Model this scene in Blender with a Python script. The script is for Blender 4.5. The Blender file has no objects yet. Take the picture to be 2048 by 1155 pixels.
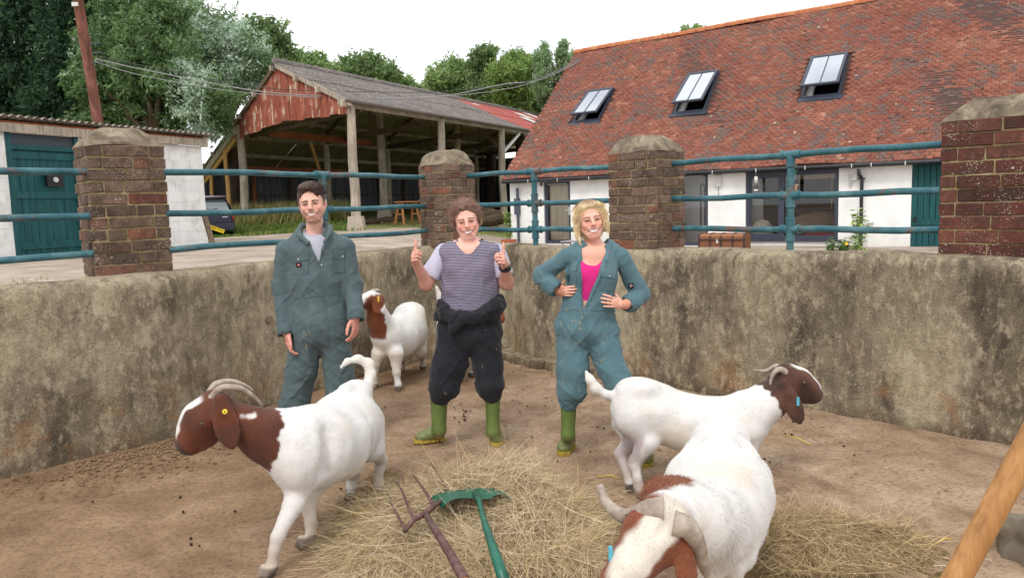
import bpy, math, random, numpy as np
from mathutils import Vector, Matrix
random.seed(7); RNG = np.random.default_rng(7)
SC = bpy.context.scene
COL = SC.collection
# ------------------------------------------------------------------ camera
CAM_H = 1.6; FPX = 1540.0; PITCH = math.radians(6.3); ROLL = math.atan(0.03)
_F = np.array([0, math.cos(PITCH), -math.sin(PITCH)]); _u0 = np.array([0, math.sin(PITCH), math.cos(PITCH)]); _r0 = np.array([1.0, 0, 0])
_R = _r0*math.cos(ROLL) - _u0*math.sin(ROLL); _U = _u0*math.cos(ROLL) + _r0*math.sin(ROLL); _C = np.array([0, 0, CAM_H])
cam = bpy.data.cameras.new('camera'); cam.sensor_width = 36; cam.lens = 36*FPX/2048; cam.clip_start = 0.05; cam.clip_end = 3000
cam_o = bpy.data.objects.new('camera', cam); COL.objects.link(cam_o)
cam_o.matrix_world = Matrix(((_R[0], _U[0], -_F[0], 0), (_R[1], _U[1], -_F[1], 0), (_R[2], _U[2], -_F[2], CAM_H), (0, 0, 0, 1)))
SC.camera = cam_o
# ------------------------------------------------------------------ sky and sun
SUN_EL, SUN_AZ = math.radians(52), math.radians(200)     # azimuth clockwise from +Y: high, behind the camera
world = bpy.data.worlds.new('World'); SC.world = world; world.use_nodes = True
wn, wl = world.node_tree.nodes, world.node_tree.links
wn.clear()
w_out = wn.new('ShaderNodeOutputWorld'); w_bg = wn.new('ShaderNodeBackground')
w_sky = wn.new('ShaderNodeTexSky'); w_sky.sky_type = 'NISHITA'; w_sky.sun_disc = False; w_sky.sun_elevation = SUN_EL; w_sky.sun_rotation = SUN_AZ
w_sc = wn.new('ShaderNodeVectorMath'); w_sc.operation = 'SCALE'; w_sc.inputs['Scale'].default_value = 0.13
wl.new(w_sky.outputs[0], w_sc.inputs[0])
w_tc = wn.new('ShaderNodeTexCoord'); w_no = wn.new('ShaderNodeTexNoise'); w_no.inputs['Scale'].default_value = 2.6; w_no.inputs['Detail'].default_value = 6; w_no.inputs['Roughness'].default_value = 0.6
w_mp = wn.new('ShaderNodeMapping'); w_mp.inputs['Scale'].default_value = (1, 1, 2.2); w_mp.inputs['Location'].default_value = (0.35, 0.2, 0.1)
wl.new(w_tc.outputs['Generated'], w_mp.inputs[0]); wl.new(w_mp.outputs[0], w_no.inputs['Vector'])
w_rp = wn.new('ShaderNodeValToRGB'); w_rp.color_ramp.elements[0].position = 0.30; w_rp.color_ramp.elements[0].color = (0.35, 0.35, 0.35, 1); w_rp.color_ramp.elements[1].position = 0.44
wl.new(w_no.outputs[0], w_rp.inputs[0])
w_mx = wn.new('ShaderNodeMix'); w_mx.data_type = 'RGBA'; 
CLOUD = 1.28
w_mx.inputs['B'].default_value = (CLOUD*0.985, CLOUD, CLOUD*1.02, 1)
wl.new(w_rp.outputs[0], w_mx.inputs['Factor']); wl.new(w_sc.outputs[0], w_mx.inputs['A']); wl.new(w_mx.outputs['Result'], w_bg.inputs['Color'])
w_bg.inputs['Strength'].default_value = 1.0
wl.new(w_bg.outputs[0], w_out.inputs[0])
sun = bpy.data.lights.new('sun', 'SUN'); sun.energy = 1.5; sun.angle = math.radians(14); sun.color = (1.0, 0.96, 0.9)
sun_o = bpy.data.objects.new('sun', sun); COL.objects.link(sun_o)
_sd = Vector((math.sin(SUN_AZ)*math.cos(SUN_EL), math.cos(SUN_AZ)*math.cos(SUN_EL), math.sin(SUN_EL)))
sun_o.rotation_euler = _sd.to_track_quat('Z', 'Y').to_euler(); sun_o.location = (0, -6, 12)
SC.view_settings.view_transform = 'Standard'; SC.view_settings.look = 'None'; SC.view_settings.exposure = 0.15; SC.view_settings.gamma = 1.0
SC.render.engine = 'CYCLES'
SC.cycles.use_denoising = True
SC.cycles.max_bounces = 6; SC.cycles.transparent_max_bounces = 8
# ------------------------------------------------------------------ pixel helpers (photograph pixels -> place)
def ray(x, y): return _F + _R*((x-1024)/FPX) + _U*((577.5-y)/FPX)
def gz(x, y, z=0.0):
    d = ray(x, y); return _C + d*((z-CAM_H)/d[2])
def gy(x, y, Y):
    d = ray(x, y); return _C + d*(Y/d[1])
# ------------------------------------------------------------------ objects
def link(o, parent=None):
    COL.objects.link(o)
    if parent is not None: o.parent = parent
    return o
def tag(o, label=None, cat=None, group=None, kind=None):
    if label: o['label'] = label
    if cat: o['category'] = cat
    if group: o['group'] = group
    if kind: o['kind'] = kind
    return o
def empty(name, loc=(0, 0, 0), label=None, cat=None, group=None, rz=0.0, parent=None):
    o = bpy.data.objects.new(name, None); o.location = Vector(loc); o.rotation_euler = (0, 0, rz); o.empty_display_size = 0.1
    link(o, parent); tag(o, label, cat, group); return o
def mesh_data(name, V, Fc, mat=None, smooth=False, col=None):
    me = bpy.data.meshes.new(name)
    if isinstance(V, np.ndarray) and isinstance(Fc, np.ndarray):
        n = len(V); m, k = Fc.shape
        me.vertices.add(n); me.vertices.foreach_set('co', np.ascontiguousarray(V, np.float32).ravel())
        me.loops.add(m*k); me.loops.foreach_set('vertex_index', np.ascontiguousarray(Fc, np.int32).ravel())
        me.polygons.add(m); me.polygons.foreach_set('loop_start', np.arange(0, m*k, k, dtype=np.int32))
        try: me.polygons.foreach_set('loop_total', np.full(m, k, np.int32))
        except Exception: pass
        me.update(calc_edges=True)
    else:
        me.from_pydata([tuple(v) for v in V], [], [tuple(f) for f in Fc]); me.update()
    if col is not None:
        at = me.attributes.new('Col', 'FLOAT_COLOR', 'POINT')
        c4 = np.ones((len(V), 4), np.float32); c4[:, :3] = col
        at.data.foreach_set('color', c4.ravel())
    if smooth: me.polygons.foreach_set('use_smooth', np.ones(len(me.polygons), bool))
    if mat: me.materials.append(MAT(mat) if isinstance(mat, str) else mat)
    return me
def mobj(name, V, Fc, mat, parent=None, smooth=False, col=None):
    """mesh object in WORLD coordinates; parents must be empties/objects whose transform is handled by P()"""
    o = bpy.data.objects.new(name, mesh_data(name, V, Fc, mat, smooth, col))
    COL.objects.link(o)
    if parent is not None: P(o, parent)
    return o
WM = {}
def wmat(o):
    m = WM.get(o.name)
    if m is None:
        loc = Matrix.Translation(o.location) @ o.rotation_euler.to_matrix().to_4x4() @ Matrix.Diagonal((*o.scale, 1))
        m = (wmat(o.parent) @ o.matrix_parent_inverse @ loc) if o.parent else loc
        WM[o.name] = m
    return m
def P(o, parent):
    """keep world transform while parenting"""
    o.parent = parent; o.matrix_parent_inverse = wmat(parent).inverted(); return o
class MB:
    """collects simple solids (world coordinates) into one mesh"""
    def __init__(s): s.v = []; s.f = []
    def quadbox(s, c8):
        b = len(s.v); s.v += [tuple(p) for p in c8]
        for q in ((0, 3, 2, 1), (4, 5, 6, 7), (0, 1, 5, 4), (1, 2, 6, 5), (2, 3, 7, 6), (3, 0, 4, 7)): s.f.append(tuple(b+i for i in q))
        return s
    def box(s, c, d, M=None):
        x, y, z = d[0]/2, d[1]/2, d[2]/2; c = Vector(c)
        pts = [Vector(p) for p in ((-x, -y, -z), (x, -y, -z), (x, y, -z), (-x, y, -z), (-x, -y, z), (x, -y, z), (x, y, z), (-x, y, z))]
        if M is not None: pts = [M @ p for p in pts]
        return s.quadbox([c+p for p in pts])
    def beam(s, a, b, w, h, up=(0, 0, 1)):
        a, b = Vector(a), Vector(b); d = (b-a).normalized(); up = Vector(up)
        sx = d.cross(up)
        if sx.length < 1e-4: sx = d.cross(Vector((0, 1, 0)))
        sx.normalize(); uz = sx.cross(d).normalized()
        sx = sx*(w/2); uz = uz*(h/2)
        return s.quadbox([a-sx-uz, a+sx-uz, b+sx-uz, b-sx-uz, a-sx+uz, a+sx+uz, b+sx+uz, b-sx+uz])
    def tube(s, pts, r, n=10, cap=True):
        pts = [Vector(p) for p in pts]; rs = r if hasattr(r, '__len__') else [r]*len(pts)
        b = len(s.v); t0 = (pts[1]-pts[0]).normalized()
        ref = Vector((0, 0, 1)) if abs(t0.z) < 0.9 else Vector((0, 1, 0))
        nx = t0.cross(ref).normalized()
        for i, p in enumerate(pts):
            t = (pts[min(i+1, len(pts)-1)]-pts[max(i-1, 0)]).normalized()
            nx = (nx - t*nx.dot(t)).normalized(); ny = t.cross(nx)
            for k in range(n):
                a = 2*math.pi*k/n; s.v.append(tuple(p+(nx*math.cos(a)+ny*math.sin(a))*rs[i]))
        for i in range(len(pts)-1):
            for k in range(n):
                k2 = (k+1) % n; s.f.append((b+i*n+k, b+i*n+k2, b+(i+1)*n+k2, b+(i+1)*n+k))
        if cap:
            s.f.append(tuple(b+k for k in reversed(range(n)))); e = b+(len(pts)-1)*n; s.f.append(tuple(e+k for k in range(n)))
        return s
    def prism(s, poly, z0, z1):
        b = len(s.v); n = len(poly)
        s.v += [(p[0], p[1], z0) for p in poly] + [(p[0], p[1], z1) for p in poly]
        s.f.append(tuple(b+i for i in reversed(range(n)))); s.f.append(tuple(b+n+i for i in range(n)))
        for i in range(n):
            j = (i+1) % n; s.f.append((b+i, b+j, b+n+j, b+n+i))
        return s
    def quad(s, *p):
        b = len(s.v); s.v += [tuple(q) for q in p]; s.f.append(tuple(b+i for i in range(len(p)))); return s
    def obj(s, name, mat, parent=None, smooth=False):
        return mobj(name, s.v, s.f, mat, parent, smooth)
def smooth_by_angle(o, deg=35):
    me = o.data
    me.polygons.foreach_set('use_smooth', np.ones(len(me.polygons), bool))
    import bmesh
    bm = bmesh.new(); bm.from_mesh(me)
    for e in bm.edges:
        if len(e.link_faces) == 2 and e.calc_face_angle(0) > math.radians(deg): e.smooth = False
    bm.to_mesh(me); bm.free(); return o
# ------------------------------------------------------------------ materials
_M = {}
class NT:
    def __init__(s, name, rough=0.8, spec=0.3):
        s.m = bpy.data.materials.new(name); s.m.use_nodes = True; s.n = s.m.node_tree.nodes; s.l = s.m.node_tree.links
        s.b = s.n['Principled BSDF']; s.b.inputs['Roughness'].default_value = rough; s.b.inputs['Specular IOR Level'].default_value = spec
        s._tc = None
    def coord(s, kind='Object'):
        if kind == 'World':
            g = s.n.new('ShaderNodeNewGeometry'); return g.outputs['Position']
        if s._tc is None: s._tc = s.n.new('ShaderNodeTexCoord')
        return s._tc.outputs[kind]
    def map(s, vec, scale=(1, 1, 1), rot=(0, 0, 0), loc=(0, 0, 0)):
        m = s.n.new('ShaderNodeMapping'); m.inputs['Scale'].default_value = scale; m.inputs['Rotation'].default_value = rot; m.inputs['Location'].default_value = loc
        s.l.new(vec, m.inputs[0]); return m.outputs[0]
    def noise(s, vec, scale, detail=4, rough=0.55, dist=0.0, out=0):
        t = s.n.new('ShaderNodeTexNoise'); t.inputs['Scale'].default_value = scale; t.inputs['Detail'].default_value = detail; t.inputs['Roughness'].default_value = rough; t.inputs['Distortion'].default_value = dist
        s.l.new(vec, t.inputs['Vector']); return t.outputs[out]
    def voro(s, vec, scale, feat='F1', out='Distance', rnd=1.0):
        t = s.n.new('ShaderNodeTexVoronoi'); t.inputs['Scale'].default_value = scale; t.feature = feat; t.inputs['Randomness'].default_value = rnd
        s.l.new(vec, t.inputs['Vector']); return t.outputs[out]
    def ramp(s, fac, stops, interp='LINEAR'):
        r = s.n.new('ShaderNodeValToRGB'); cr = r.color_ramp; cr.interpolation = interp
        while len(cr.elements) < len(stops): cr.elements.new(0.5)
        for e, (p, c) in zip(cr.elements, stops):
            e.position = p; e.color = (*c, 1) if hasattr(c, '__len__') else (c, c, c, 1)
        s.l.new(fac, r.inputs[0]); return r.outputs[0]
    def mix(s, fac, a, b, mode='MIX'):
        m = s.n.new('ShaderNodeMix'); m.data_type = 'RGBA'; m.blend_type = mode
        for v, k in ((fac, 'Factor'), (a, 'A'), (b, 'B')):
            if hasattr(v, 'is_linked'): s.l.new(v, m.inputs[k])
            elif hasattr(v, '__len__'): m.inputs[k].default_value = (*v, 1) if len(v) == 3 else v
            elif k == 'Factor': m.inputs[k].default_value = v
            else: m.inputs[k].default_value = (v, v, v, 1)
        return m.outputs['Result']
    def math(s, op, a, b=None):
        m = s.n.new('ShaderNodeMath'); m.operation = op
        for v, i in ((a, 0), (b, 1)):
            if v is None: continue
            if hasattr(v, 'is_linked'): s.l.new(v, m.inputs[i])
            else: m.inputs[i].default_value = v
        return m.outputs[0]
    def sep(s, vec):
        x = s.n.new('ShaderNodeSeparateXYZ'); s.l.new(vec, x.inputs[0]); return x.outputs
    def attr(s, name='Col'):
        a = s.n.new('ShaderNodeAttribute'); a.attribute_name = name; return a.outputs['Color']
    def orand(s): return s.n.new('ShaderNodeObjectInfo').outputs['Random']
    def irand(s): return s.n.new('ShaderNodeNewGeometry').outputs['Random Per Island']
    def bump(s, h, strength=0.3, dist=0.01, prev=None):
        b = s.n.new('ShaderNodeBump'); b.inputs['Strength'].default_value = strength; b.inputs['Distance'].default_value = dist
        s.l.new(h, b.inputs['Height'])
        if prev is not None: s.l.new(prev, b.inputs['Normal'])
        return b.outputs[0]
    def fin(s, col=None, rough=None, normal=None, metal=None):
        for v, k in ((col, 'Base Color'), (rough, 'Roughness'), (normal, 'Normal'), (metal, 'Metallic')):
            if v is None: continue
            if hasattr(v, 'is_linked'): s.l.new(v, s.b.inputs[k])
            elif hasattr(v, '__len__'): s.b.inputs[k].default_value = (*v, 1)
            else: s.b.inputs[k].default_value = v
        return s.m
MATDEF = {}
def matdef(f): MATDEF[f.__name__[2:]] = f; return f
def MAT(name):
    if name not in _M: _M[name] = MATDEF[name](name)
    return _M[name]
def L(r, g, b):
    """sRGB 0-255 -> linear"""
    def c(v):
        v /= 255.0; return v/12.92 if v <= 0.04045 else ((v+0.055)/1.055)**2.4
    return (c(r), c(g), c(b))
@matdef
def m_dirt(n):
    t = NT(n, 0.9, 0.2); w = t.coord('World')
    big = t.noise(w, 0.55, 3, 0.5); mid = t.noise(w, 3.2, 6, 0.6, 0.6); fine = t.noise(w, 42, 5, 0.65)
    c = t.ramp(mid, [(0.28, L(124, 101, 80)), (0.48, L(155, 130, 106)), (0.7, L(176, 153, 130))])
    c2 = t.ramp(mid, [(0.3, L(120, 96, 72)), (0.55, L(144, 117, 91)), (0.75, L(160, 134, 108))])
    px = t.sep(w)[0]; side = t.ramp(t.math('ADD', t.math('MULTIPLY', px, -0.28), big), [(0.45, 0.0), (0.95, 1.0)])
    c = t.mix(side, c, c2)
    spk = t.ramp(fine, [(0.34, 0.62), (0.5, 1.0), (0.7, 1.12)]); c = t.mix(1.0, c, spk, 'MULTIPLY')
    wet = t.ramp(t.noise(w, 1.1, 6, 0.7, 1.0), [(0.56, 0.0), (0.72, 0.55)]); c = t.mix(wet, c, L(104, 80, 60))
    wd = t.n.new('ShaderNodeVectorMath'); wd.operation = 'ADD'; t.l.new(w, wd.inputs[0]); t.l.new(t.noise(w, 1.5, 4, 0.6, 0, 1), wd.inputs[1]); cr = t.voro(t.map(wd.outputs[0], (1, 1.25, 1)), 0.42, 'DISTANCE_TO_EDGE'); crk = t.math('MULTIPLY', t.ramp(cr, [(0.0, 0.55), (0.006, 0.0)]), t.ramp(t.noise(w, 0.8, 3, 0.5), [(0.5, 0.0), (0.6, 1.0)])); c = t.mix(crk, c, L(84, 64, 50))
    cr2 = t.ramp(t.noise(w, 150, 2, 0.5), [(0.3, 0.75), (0.45, 1.0), (0.68, 1.0), (0.8, 1.3)]); c = t.mix(1.0, c, cr2, 'MULTIPLY')
    h = t.math('ADD', t.math('MULTIPLY', mid, 1.2), t.math('MULTIPLY', fine, 0.5))
    nb = t.bump(h, 0.7, 0.02); nb = t.bump(t.noise(w, 130, 3, 0.6), 0.5, 0.004, nb)
    return t.fin(c, t.ramp(mid, [(0.3, 0.75), (0.7, 0.95)]), nb)
@matdef
def m_render(n):
    """old lichen-stained rendered wall"""
    t = NT(n, 0.95, 0.15); w = t.coord('World'); z = t.sep(w)[2]
    big = t.noise(t.map(w, (1.0, 1.0, 0.75)), 1.5, 6, 0.62, 0.7)
    streak = t.noise(t.map(w, (4.5, 4.5, 0.8)), 1.3, 6, 0.68, 0.4)
    mid = t.noise(w, 7.0, 8, 0.7, 0.3); fine = t.noise(w, 55, 6, 0.7)
    huge = t.noise(t.map(w, (1, 1, 0.6), loc=(7, 3, 0)), 0.55, 4, 0.55, 0.8)
    s = t.math('ADD', t.math('ADD', t.math('MULTIPLY', big, 0.45), t.math('MULTIPLY', streak, 0.28)), t.math('ADD', t.math('MULTIPLY', mid, 0.2), t.math('MULTIPLY', huge, 0.3)))
    c = t.ramp(s, [(0.45, L(64, 57, 50)), (0.54, L(104, 93, 80)), (0.62, L(146, 132, 112)), (0.72, L(176, 162, 140)), (0.84, L(192, 180, 160))])
    top = t.ramp(t.math('ADD', z, t.math('MULTIPLY', t.math('SUBTRACT', streak, 0.5), 0.9)), [(0.72, 0.0), (0.98, 0.65), (1.14, 0.4), (1.17, 0.0)])
    c = t.mix(t.math('MULTIPLY', top, t.ramp(huge, [(0.40, 0.15), (0.56, 1.0)])), c, L(78, 68, 56))
    ora = t.math('MULTIPLY', t.ramp(t.noise(w, 2.1, 5, 0.65, 1.2), [(0.52, 0.0), (0.64, 1.0)]), t.ramp(z, [(0.04, 0.7), (0.3, 0.5), (0.6, 0.0)]))
    c = t.mix(ora, c, L(148, 108, 72))
    pale = t.ramp(t.noise(t.map(w, (1.6, 1.6, 0.7), loc=(4, 2, 1)), 1.1, 6, 0.66, 1.0), [(0.48, 0.0), (0.72, 0.6)]); c = t.mix(pale, c, L(182, 168, 138))
    grn = t.ramp(t.noise(w, 1.6, 3, 0.5, 0.3), [(0.55, 0.0), (0.72, 0.2)]); c = t.mix(grn, c, L(122, 114, 82))
    foot = t.ramp(t.math('ADD', z, t.math('MULTIPLY', t.noise(w, 5, 4, 0.6), 0.12)), [(0.07, 0.6), (0.16, 0.0)]); c = t.mix(foot, c, L(96, 80, 64))
    zone = t.ramp(t.noise(w, 0.9, 3, 0.6, 0.5), [(0.42, 0.0), (0.6, 1.0)])
    lich = t.ramp(t.math('ADD', t.math('MULTIPLY', t.voro(w, 46), -1.0), t.math('MULTIPLY', t.noise(w, 2.6, 4, 0.6), 0.95)), [(0.36, 0.0), (0.42, 0.8)])
    c = t.mix(t.math('MULTIPLY', lich, zone), c, L(198, 190, 172))
    pit = t.ramp(t.noise(w, 90, 4, 0.75), [(0.36, 0.5), (0.5, 1.0), (0.66, 1.0), (0.8, 1.2)]); c = t.mix(1.0, c, pit, 'MULTIPLY')
    chip = t.ramp(t.math('ADD', t.noise(t.map(w, (1, 1, .6)), 17, 6, 0.75), t.math('MULTIPLY', big, 0.35)), [(0.66, 0.0), (0.80, 0.6)]); c = t.mix(chip, c, L(190, 178, 150))
    ck = t.voro(t.map(w, (0.7, 0.7, 0.9)), 1.1, 'DISTANCE_TO_EDGE'); crk = t.math('MULTIPLY', t.ramp(ck, [(0.0, 0.8), (0.008, 0.0)]), t.ramp(t.noise(w, 1.3, 3, 0.5), [(0.54, 0.0), (0.6, 1.0)])); c = t.mix(crk, c, L(70, 60, 50))
    nb = t.bump(t.math('ADD', mid, t.math('MULTIPLY', fine, 0.4)), 0.75, 0.025); nb = t.bump(t.noise(w, 130, 4, 0.7), 0.55, 0.006, nb)
    return t.fin(c, 0.95, nb)
@matdef
def m_mortar(n):
    t = NT(n, 0.95, 0.1); w = t.coord('World'); a = t.noise(w, 14, 6, 0.7)
    c = t.ramp(a, [(0.3, L(108, 94, 70)), (0.5, L(150, 134, 100)), (0.72, L(182, 168, 136))])
    return t.fin(c, 0.95, t.bump(t.noise(w, 90, 5, 0.7), 0.6, 0.006))
def _brick(n, ramp):
    t = NT(n, 0.92, 0.15); w = t.coord('World'); r = t.orand()
    c = t.ramp(r, ramp)
    a = t.noise(w, 26, 6, 0.7); c = t.mix(1.0, c, t.ramp(a, [(0.25, 0.55), (0.5, 1.0), (0.75, 1.35)]), 'MULTIPLY')
    soot = t.ramp(t.noise(w, 7, 5, 0.65, 0.6), [(0.44, 0.0), (0.66, 0.75)]); c = t.mix(soot, c, L(66, 54, 47))
    l1 = t.ramp(t.math('ADD', t.math('MULTIPLY', t.voro(w, 70), -1.0), t.noise(w, 5, 4, 0.6)), [(0.31, 0.0), (0.37, 0.8)]); c = t.mix(l1, c, L(178, 170, 158))
    l2 = t.ramp(t.math('ADD', t.math('MULTIPLY', t.voro(w, 13), -1.4), t.noise(w, 30, 3, 0.6)), [(0.42, 0.0), (0.5, 0.75)]); c = t.mix(l2, c, L(190, 182, 172))
    return t.fin(c, 0.92, t.bump(t.noise(w, 75, 5, 0.7), 0.6, 0.008))
@matdef
def m_brick(n):
    return _brick(n, [(0.0, L(86, 74, 66)), (0.25, L(106, 88, 76)), (0.5, L(122, 100, 86)), (0.75, L(100, 82, 72)), (0.93, L(116, 86, 72)), (1.0, L(130, 84, 68))])
@matdef
def m_brick_red(n):
    return _brick(n, [(0.0, L(68, 46, 42)), (0.3, L(88, 54, 48)), (0.6, L(102, 62, 54)), (0.85, L(118, 74, 62)), (1.0, L(80, 62, 56))])
@matdef
def m_capstone(n):
    t = NT(n, 0.95, 0.15); w = t.coord('World'); a = t.noise(w, 7, 8, 0.72, 0.6)
    c = t.ramp(a, [(0.3, L(78, 70, 60)), (0.46, L(118, 106, 90)), (0.6, L(150, 137, 117)), (0.75, L(184, 173, 152))])
    return t.fin(c, 0.95, t.bump(t.noise(w, 45, 6, 0.75), 0.8, 0.012))
@matdef
def m_railpaint(n):
    t = NT(n, 0.5, 0.4); w = t.coord('World'); a = t.noise(w, 5, 6, 0.65, 0.5)
    c = t.ramp(a, [(0.3, L(34, 76, 88)), (0.5, L(50, 98, 108)), (0.7, L(92, 128, 132))])
    rust = t.ramp(t.noise(t.map(w, (1, 1, 1.0), loc=(3, 1, 7)), 3.3, 7, 0.72, 0.8), [(0.56, 0.0), (0.64, 0.85)]); c = t.mix(rust, c, L(112, 78, 62))
    chip = t.ramp(t.noise(w, 60, 5, 0.7), [(0.66, 0.0), (0.72, 0.6)]); c = t.mix(chip, c, L(140, 160, 160))
    return t.fin(c, t.ramp(a, [(0.3, 0.4), (0.7, 0.65)]), t.bump(t.noise(w, 60, 4, 0.6), 0.25, 0.004))
def _tile(n, src):
    t = NT(n, 0.85, 0.2); w = t.coord('World'); r = t.orand() if src == 'o' else t.irand()
    pal = [(0.0, L(124, 80, 68)), (0.15, L(138, 90, 75)), (0.5, L(147, 96, 80)), (0.8, L(158, 105, 87)), (0.93, L(168, 116, 96)), (1.0, L(182, 136, 114))]
    c = t.ramp(r, pal)
    zone = t.noise(w, 0.45, 4, 0.6, 0.6); c = t.mix(t.ramp(zone, [(0.40, 0.0), (0.7, 0.6)]), c, L(124, 72, 64))
    gr = t.ramp(t.math('ADD', t.noise(w, 1.5, 4, 0.6), t.math('MULTIPLY', r, 0.34)), [(0.74, 0.0), (0.79, 0.8)]); c = t.mix(gr, c, L(104, 92, 88))
    c = t.mix(1.0, c, t.ramp(t.noise(w, 14, 5, 0.7), [(0.25, 0.7), (0.5, 1.0), (0.75, 1.25)]), 'MULTIPLY')
    moss = t.ramp(t.math('ADD', t.math('MULTIPLY', t.voro(w, 2.4), -1.0), t.noise(w, 9, 4, 0.6)), [(0.40, 0.0), (0.45, 0.9)]); c = t.mix(moss, c, L(82, 66, 52))
    lich = t.ramp(t.math('ADD', t.math('MULTIPLY', t.voro(t.map(w, loc=(5, 3, 2)), 3.1), -1.6), t.noise(w, 12, 3, 0.6)), [(0.44, 0.0), (0.48, 0.9)]); c = t.mix(lich, c, L(222, 206, 188))
    return t.fin(c, 0.85, t.bump(t.noise(w, 40, 4, 0.6), 0.4, 0.006))
@matdef
def m_tile(n): return _tile(n, 'o')
@matdef
def m_tile_far(n): return _tile(n, 'i')
@matdef
def m_ridge(n):
    t = NT(n, 0.9, 0.15); w = t.coord('World'); c = t.ramp(t.noise(w, 4, 5, 0.65), [(0.3, L(160, 92, 66)), (0.5, L(182, 114, 82)), (0.7, L(190, 142, 92))])
    return t.fin(c, 0.9)
@matdef
def m_whitewash(n):
    t = NT(n, 0.85, 0.2); w = t.coord('World'); a = t.noise(w, 2.2, 5, 0.65); z = t.sep(w)[2]
    c = t.ramp(a, [(0.3, L(224, 224, 222)), (0.6, L(242, 242, 240))])
    d = t.math('MULTIPLY', t.ramp(z, [(0.2, 1.0), (0.75, 0.0)]), t.noise(w, 6, 5, 0.7)); c = t.mix(d, c, L(186, 180, 168))
    return t.fin(c, 0.85, t.bump(t.noise(w, 24, 5, 0.6), 0.25, 0.01))
@matdef
def m_blockwhite(n):
    t = NT(n, 0.85, 0.2); w = t.coord('World'); a = t.noise(w, 3, 6, 0.7)
    c = t.ramp(a, [(0.28, L(200, 200, 196)), (0.5, L(232, 232, 230)), (0.7, L(240, 240, 238))])
    c = t.mix(1.0, c, t.ramp(t.orand(), [(0, 0.93), (1, 1.0)]), 'MULTIPLY')
    return t.fin(c, 0.85, t.bump(t.noise(w, 40, 5, 0.7), 0.5, 0.012))
def plain(n, c, rough=0.6, spec=0.4, var=0.12, scale=20, bump=0.15, metal=0.0):
    t = NT(n, rough, spec); w = t.coord('Object'); a = t.noise(w, scale, 4, 0.6)
    cc = t.mix(1.0, c, t.ramp(a, [(0.25, 1-var), (0.75, 1+var)]), 'MULTIPLY')
    return t.fin(cc, rough, t.bump(a, bump, 0.005) if bump else None, metal)
PL = {
 'anthracite': (L(58, 64, 78), 0.45, 0.4), 'blackpipe': (L(34, 36, 42), 0.4, 0.5), 'greypipe': (L(74, 80, 92), 0.5, 0.4), 'whiteplastic': (L(206, 206, 202), 0.5, 0.4),
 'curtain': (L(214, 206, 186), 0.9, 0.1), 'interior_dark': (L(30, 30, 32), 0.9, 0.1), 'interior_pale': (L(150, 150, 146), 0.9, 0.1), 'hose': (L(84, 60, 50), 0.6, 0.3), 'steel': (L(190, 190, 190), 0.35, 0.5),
 'blindwood': (L(142, 110, 64), 0.7, 0.3), 'cushion_cream': (L(214, 206, 184), 0.95, 0.1), 'cushion_red': (L(150, 30, 46), 0.95, 0.1), 'sofa': (L(120, 104, 88), 0.95, 0.1),
 'bakelite': (L(30, 30, 32), 0.5, 0.4), 'terracotta': (L(170, 96, 72), 0.85, 0.2), 'leaf_pale': (L(146, 170, 96), 0.6, 0.3), 'leaf_mid': (L(92, 124, 62), 0.6, 0.3), 'petal_yellow': (L(236, 196, 40), 0.6, 0.3),
 'feeder_green': (L(54, 150, 112), 0.5, 0.4), 'feeder_seed': (L(206, 160, 116), 0.8, 0.2), 'cord_green': (L(60, 190, 130), 0.6, 0.3),
 'carpaint': (L(38, 38, 62), 0.25, 0.6), 'carplastic': (L(30, 30, 36), 0.6, 0.3), 'tyre': (L(24, 24, 26), 0.85, 0.2), 'plate_yellow': (L(240, 200, 36), 0.5, 0.4), 'plate_ink': (L(20, 20, 20), 0.6, 0.3), 'car_roof': (L(70, 44, 66), 0.3, 0.5), 'lamp_red': (L(120, 20, 24), 0.3, 0.5),
 'newwood': (L(206, 160, 102), 0.8, 0.2), 'wire': (L(150, 150, 150), 0.5, 0.4), 'wire_dark': (L(70, 72, 74), 0.6, 0.3), 'benchwood': (L(186, 130, 84), 0.8, 0.2),
 'chest_wood': (L(128, 84, 62), 0.8, 0.2), 'chest_iron': (L(70, 52, 48), 0.7, 0.3), 'chest_slat': (L(178, 130, 96), 0.8, 0.2), 'tablemetal': (L(150, 148, 150), 0.5, 0.4),
 'skin_nail': (L(226, 170, 158), 0.5, 0.4), 'watch': (L(22, 22, 24), 0.4, 0.5), 'stud': (L(200, 200, 200), 0.3, 0.6), 'tag_yellow': (L(236, 214, 60), 0.5, 0.4), 'tag_blue': (L(90, 176, 196), 0.5, 0.4),
 'dropping': (L(54, 43, 36), 0.8, 0.2), 'moss': (L(78, 66, 48), 0.95, 0.1), 'rock': (L(120, 110, 96), 0.95, 0.15), 'logbark': (L(92, 78, 66), 0.95, 0.1), 'logend': (L(196, 160, 112), 0.9, 0.1), 'concrete_foot': (L(172, 160, 146), 0.95, 0.1),
 'gutterdark': (L(96, 88, 80), 0.7, 0.3), 'transom': (L(66, 74, 82), 0.6, 0.3), 'emblem_black': (L(24, 24, 30), 0.8, 0.2), 'emblem_pale': (L(206, 176, 176), 0.8, 0.2), 'emblem_red': (L(176, 60, 66), 0.8, 0.2),
}
def _mkpl(k):
    c, r, s = PL[k]; MATDEF[k] = lambda n: plain(n, c, r, s)
for _k in PL: _mkpl(_k)
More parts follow.
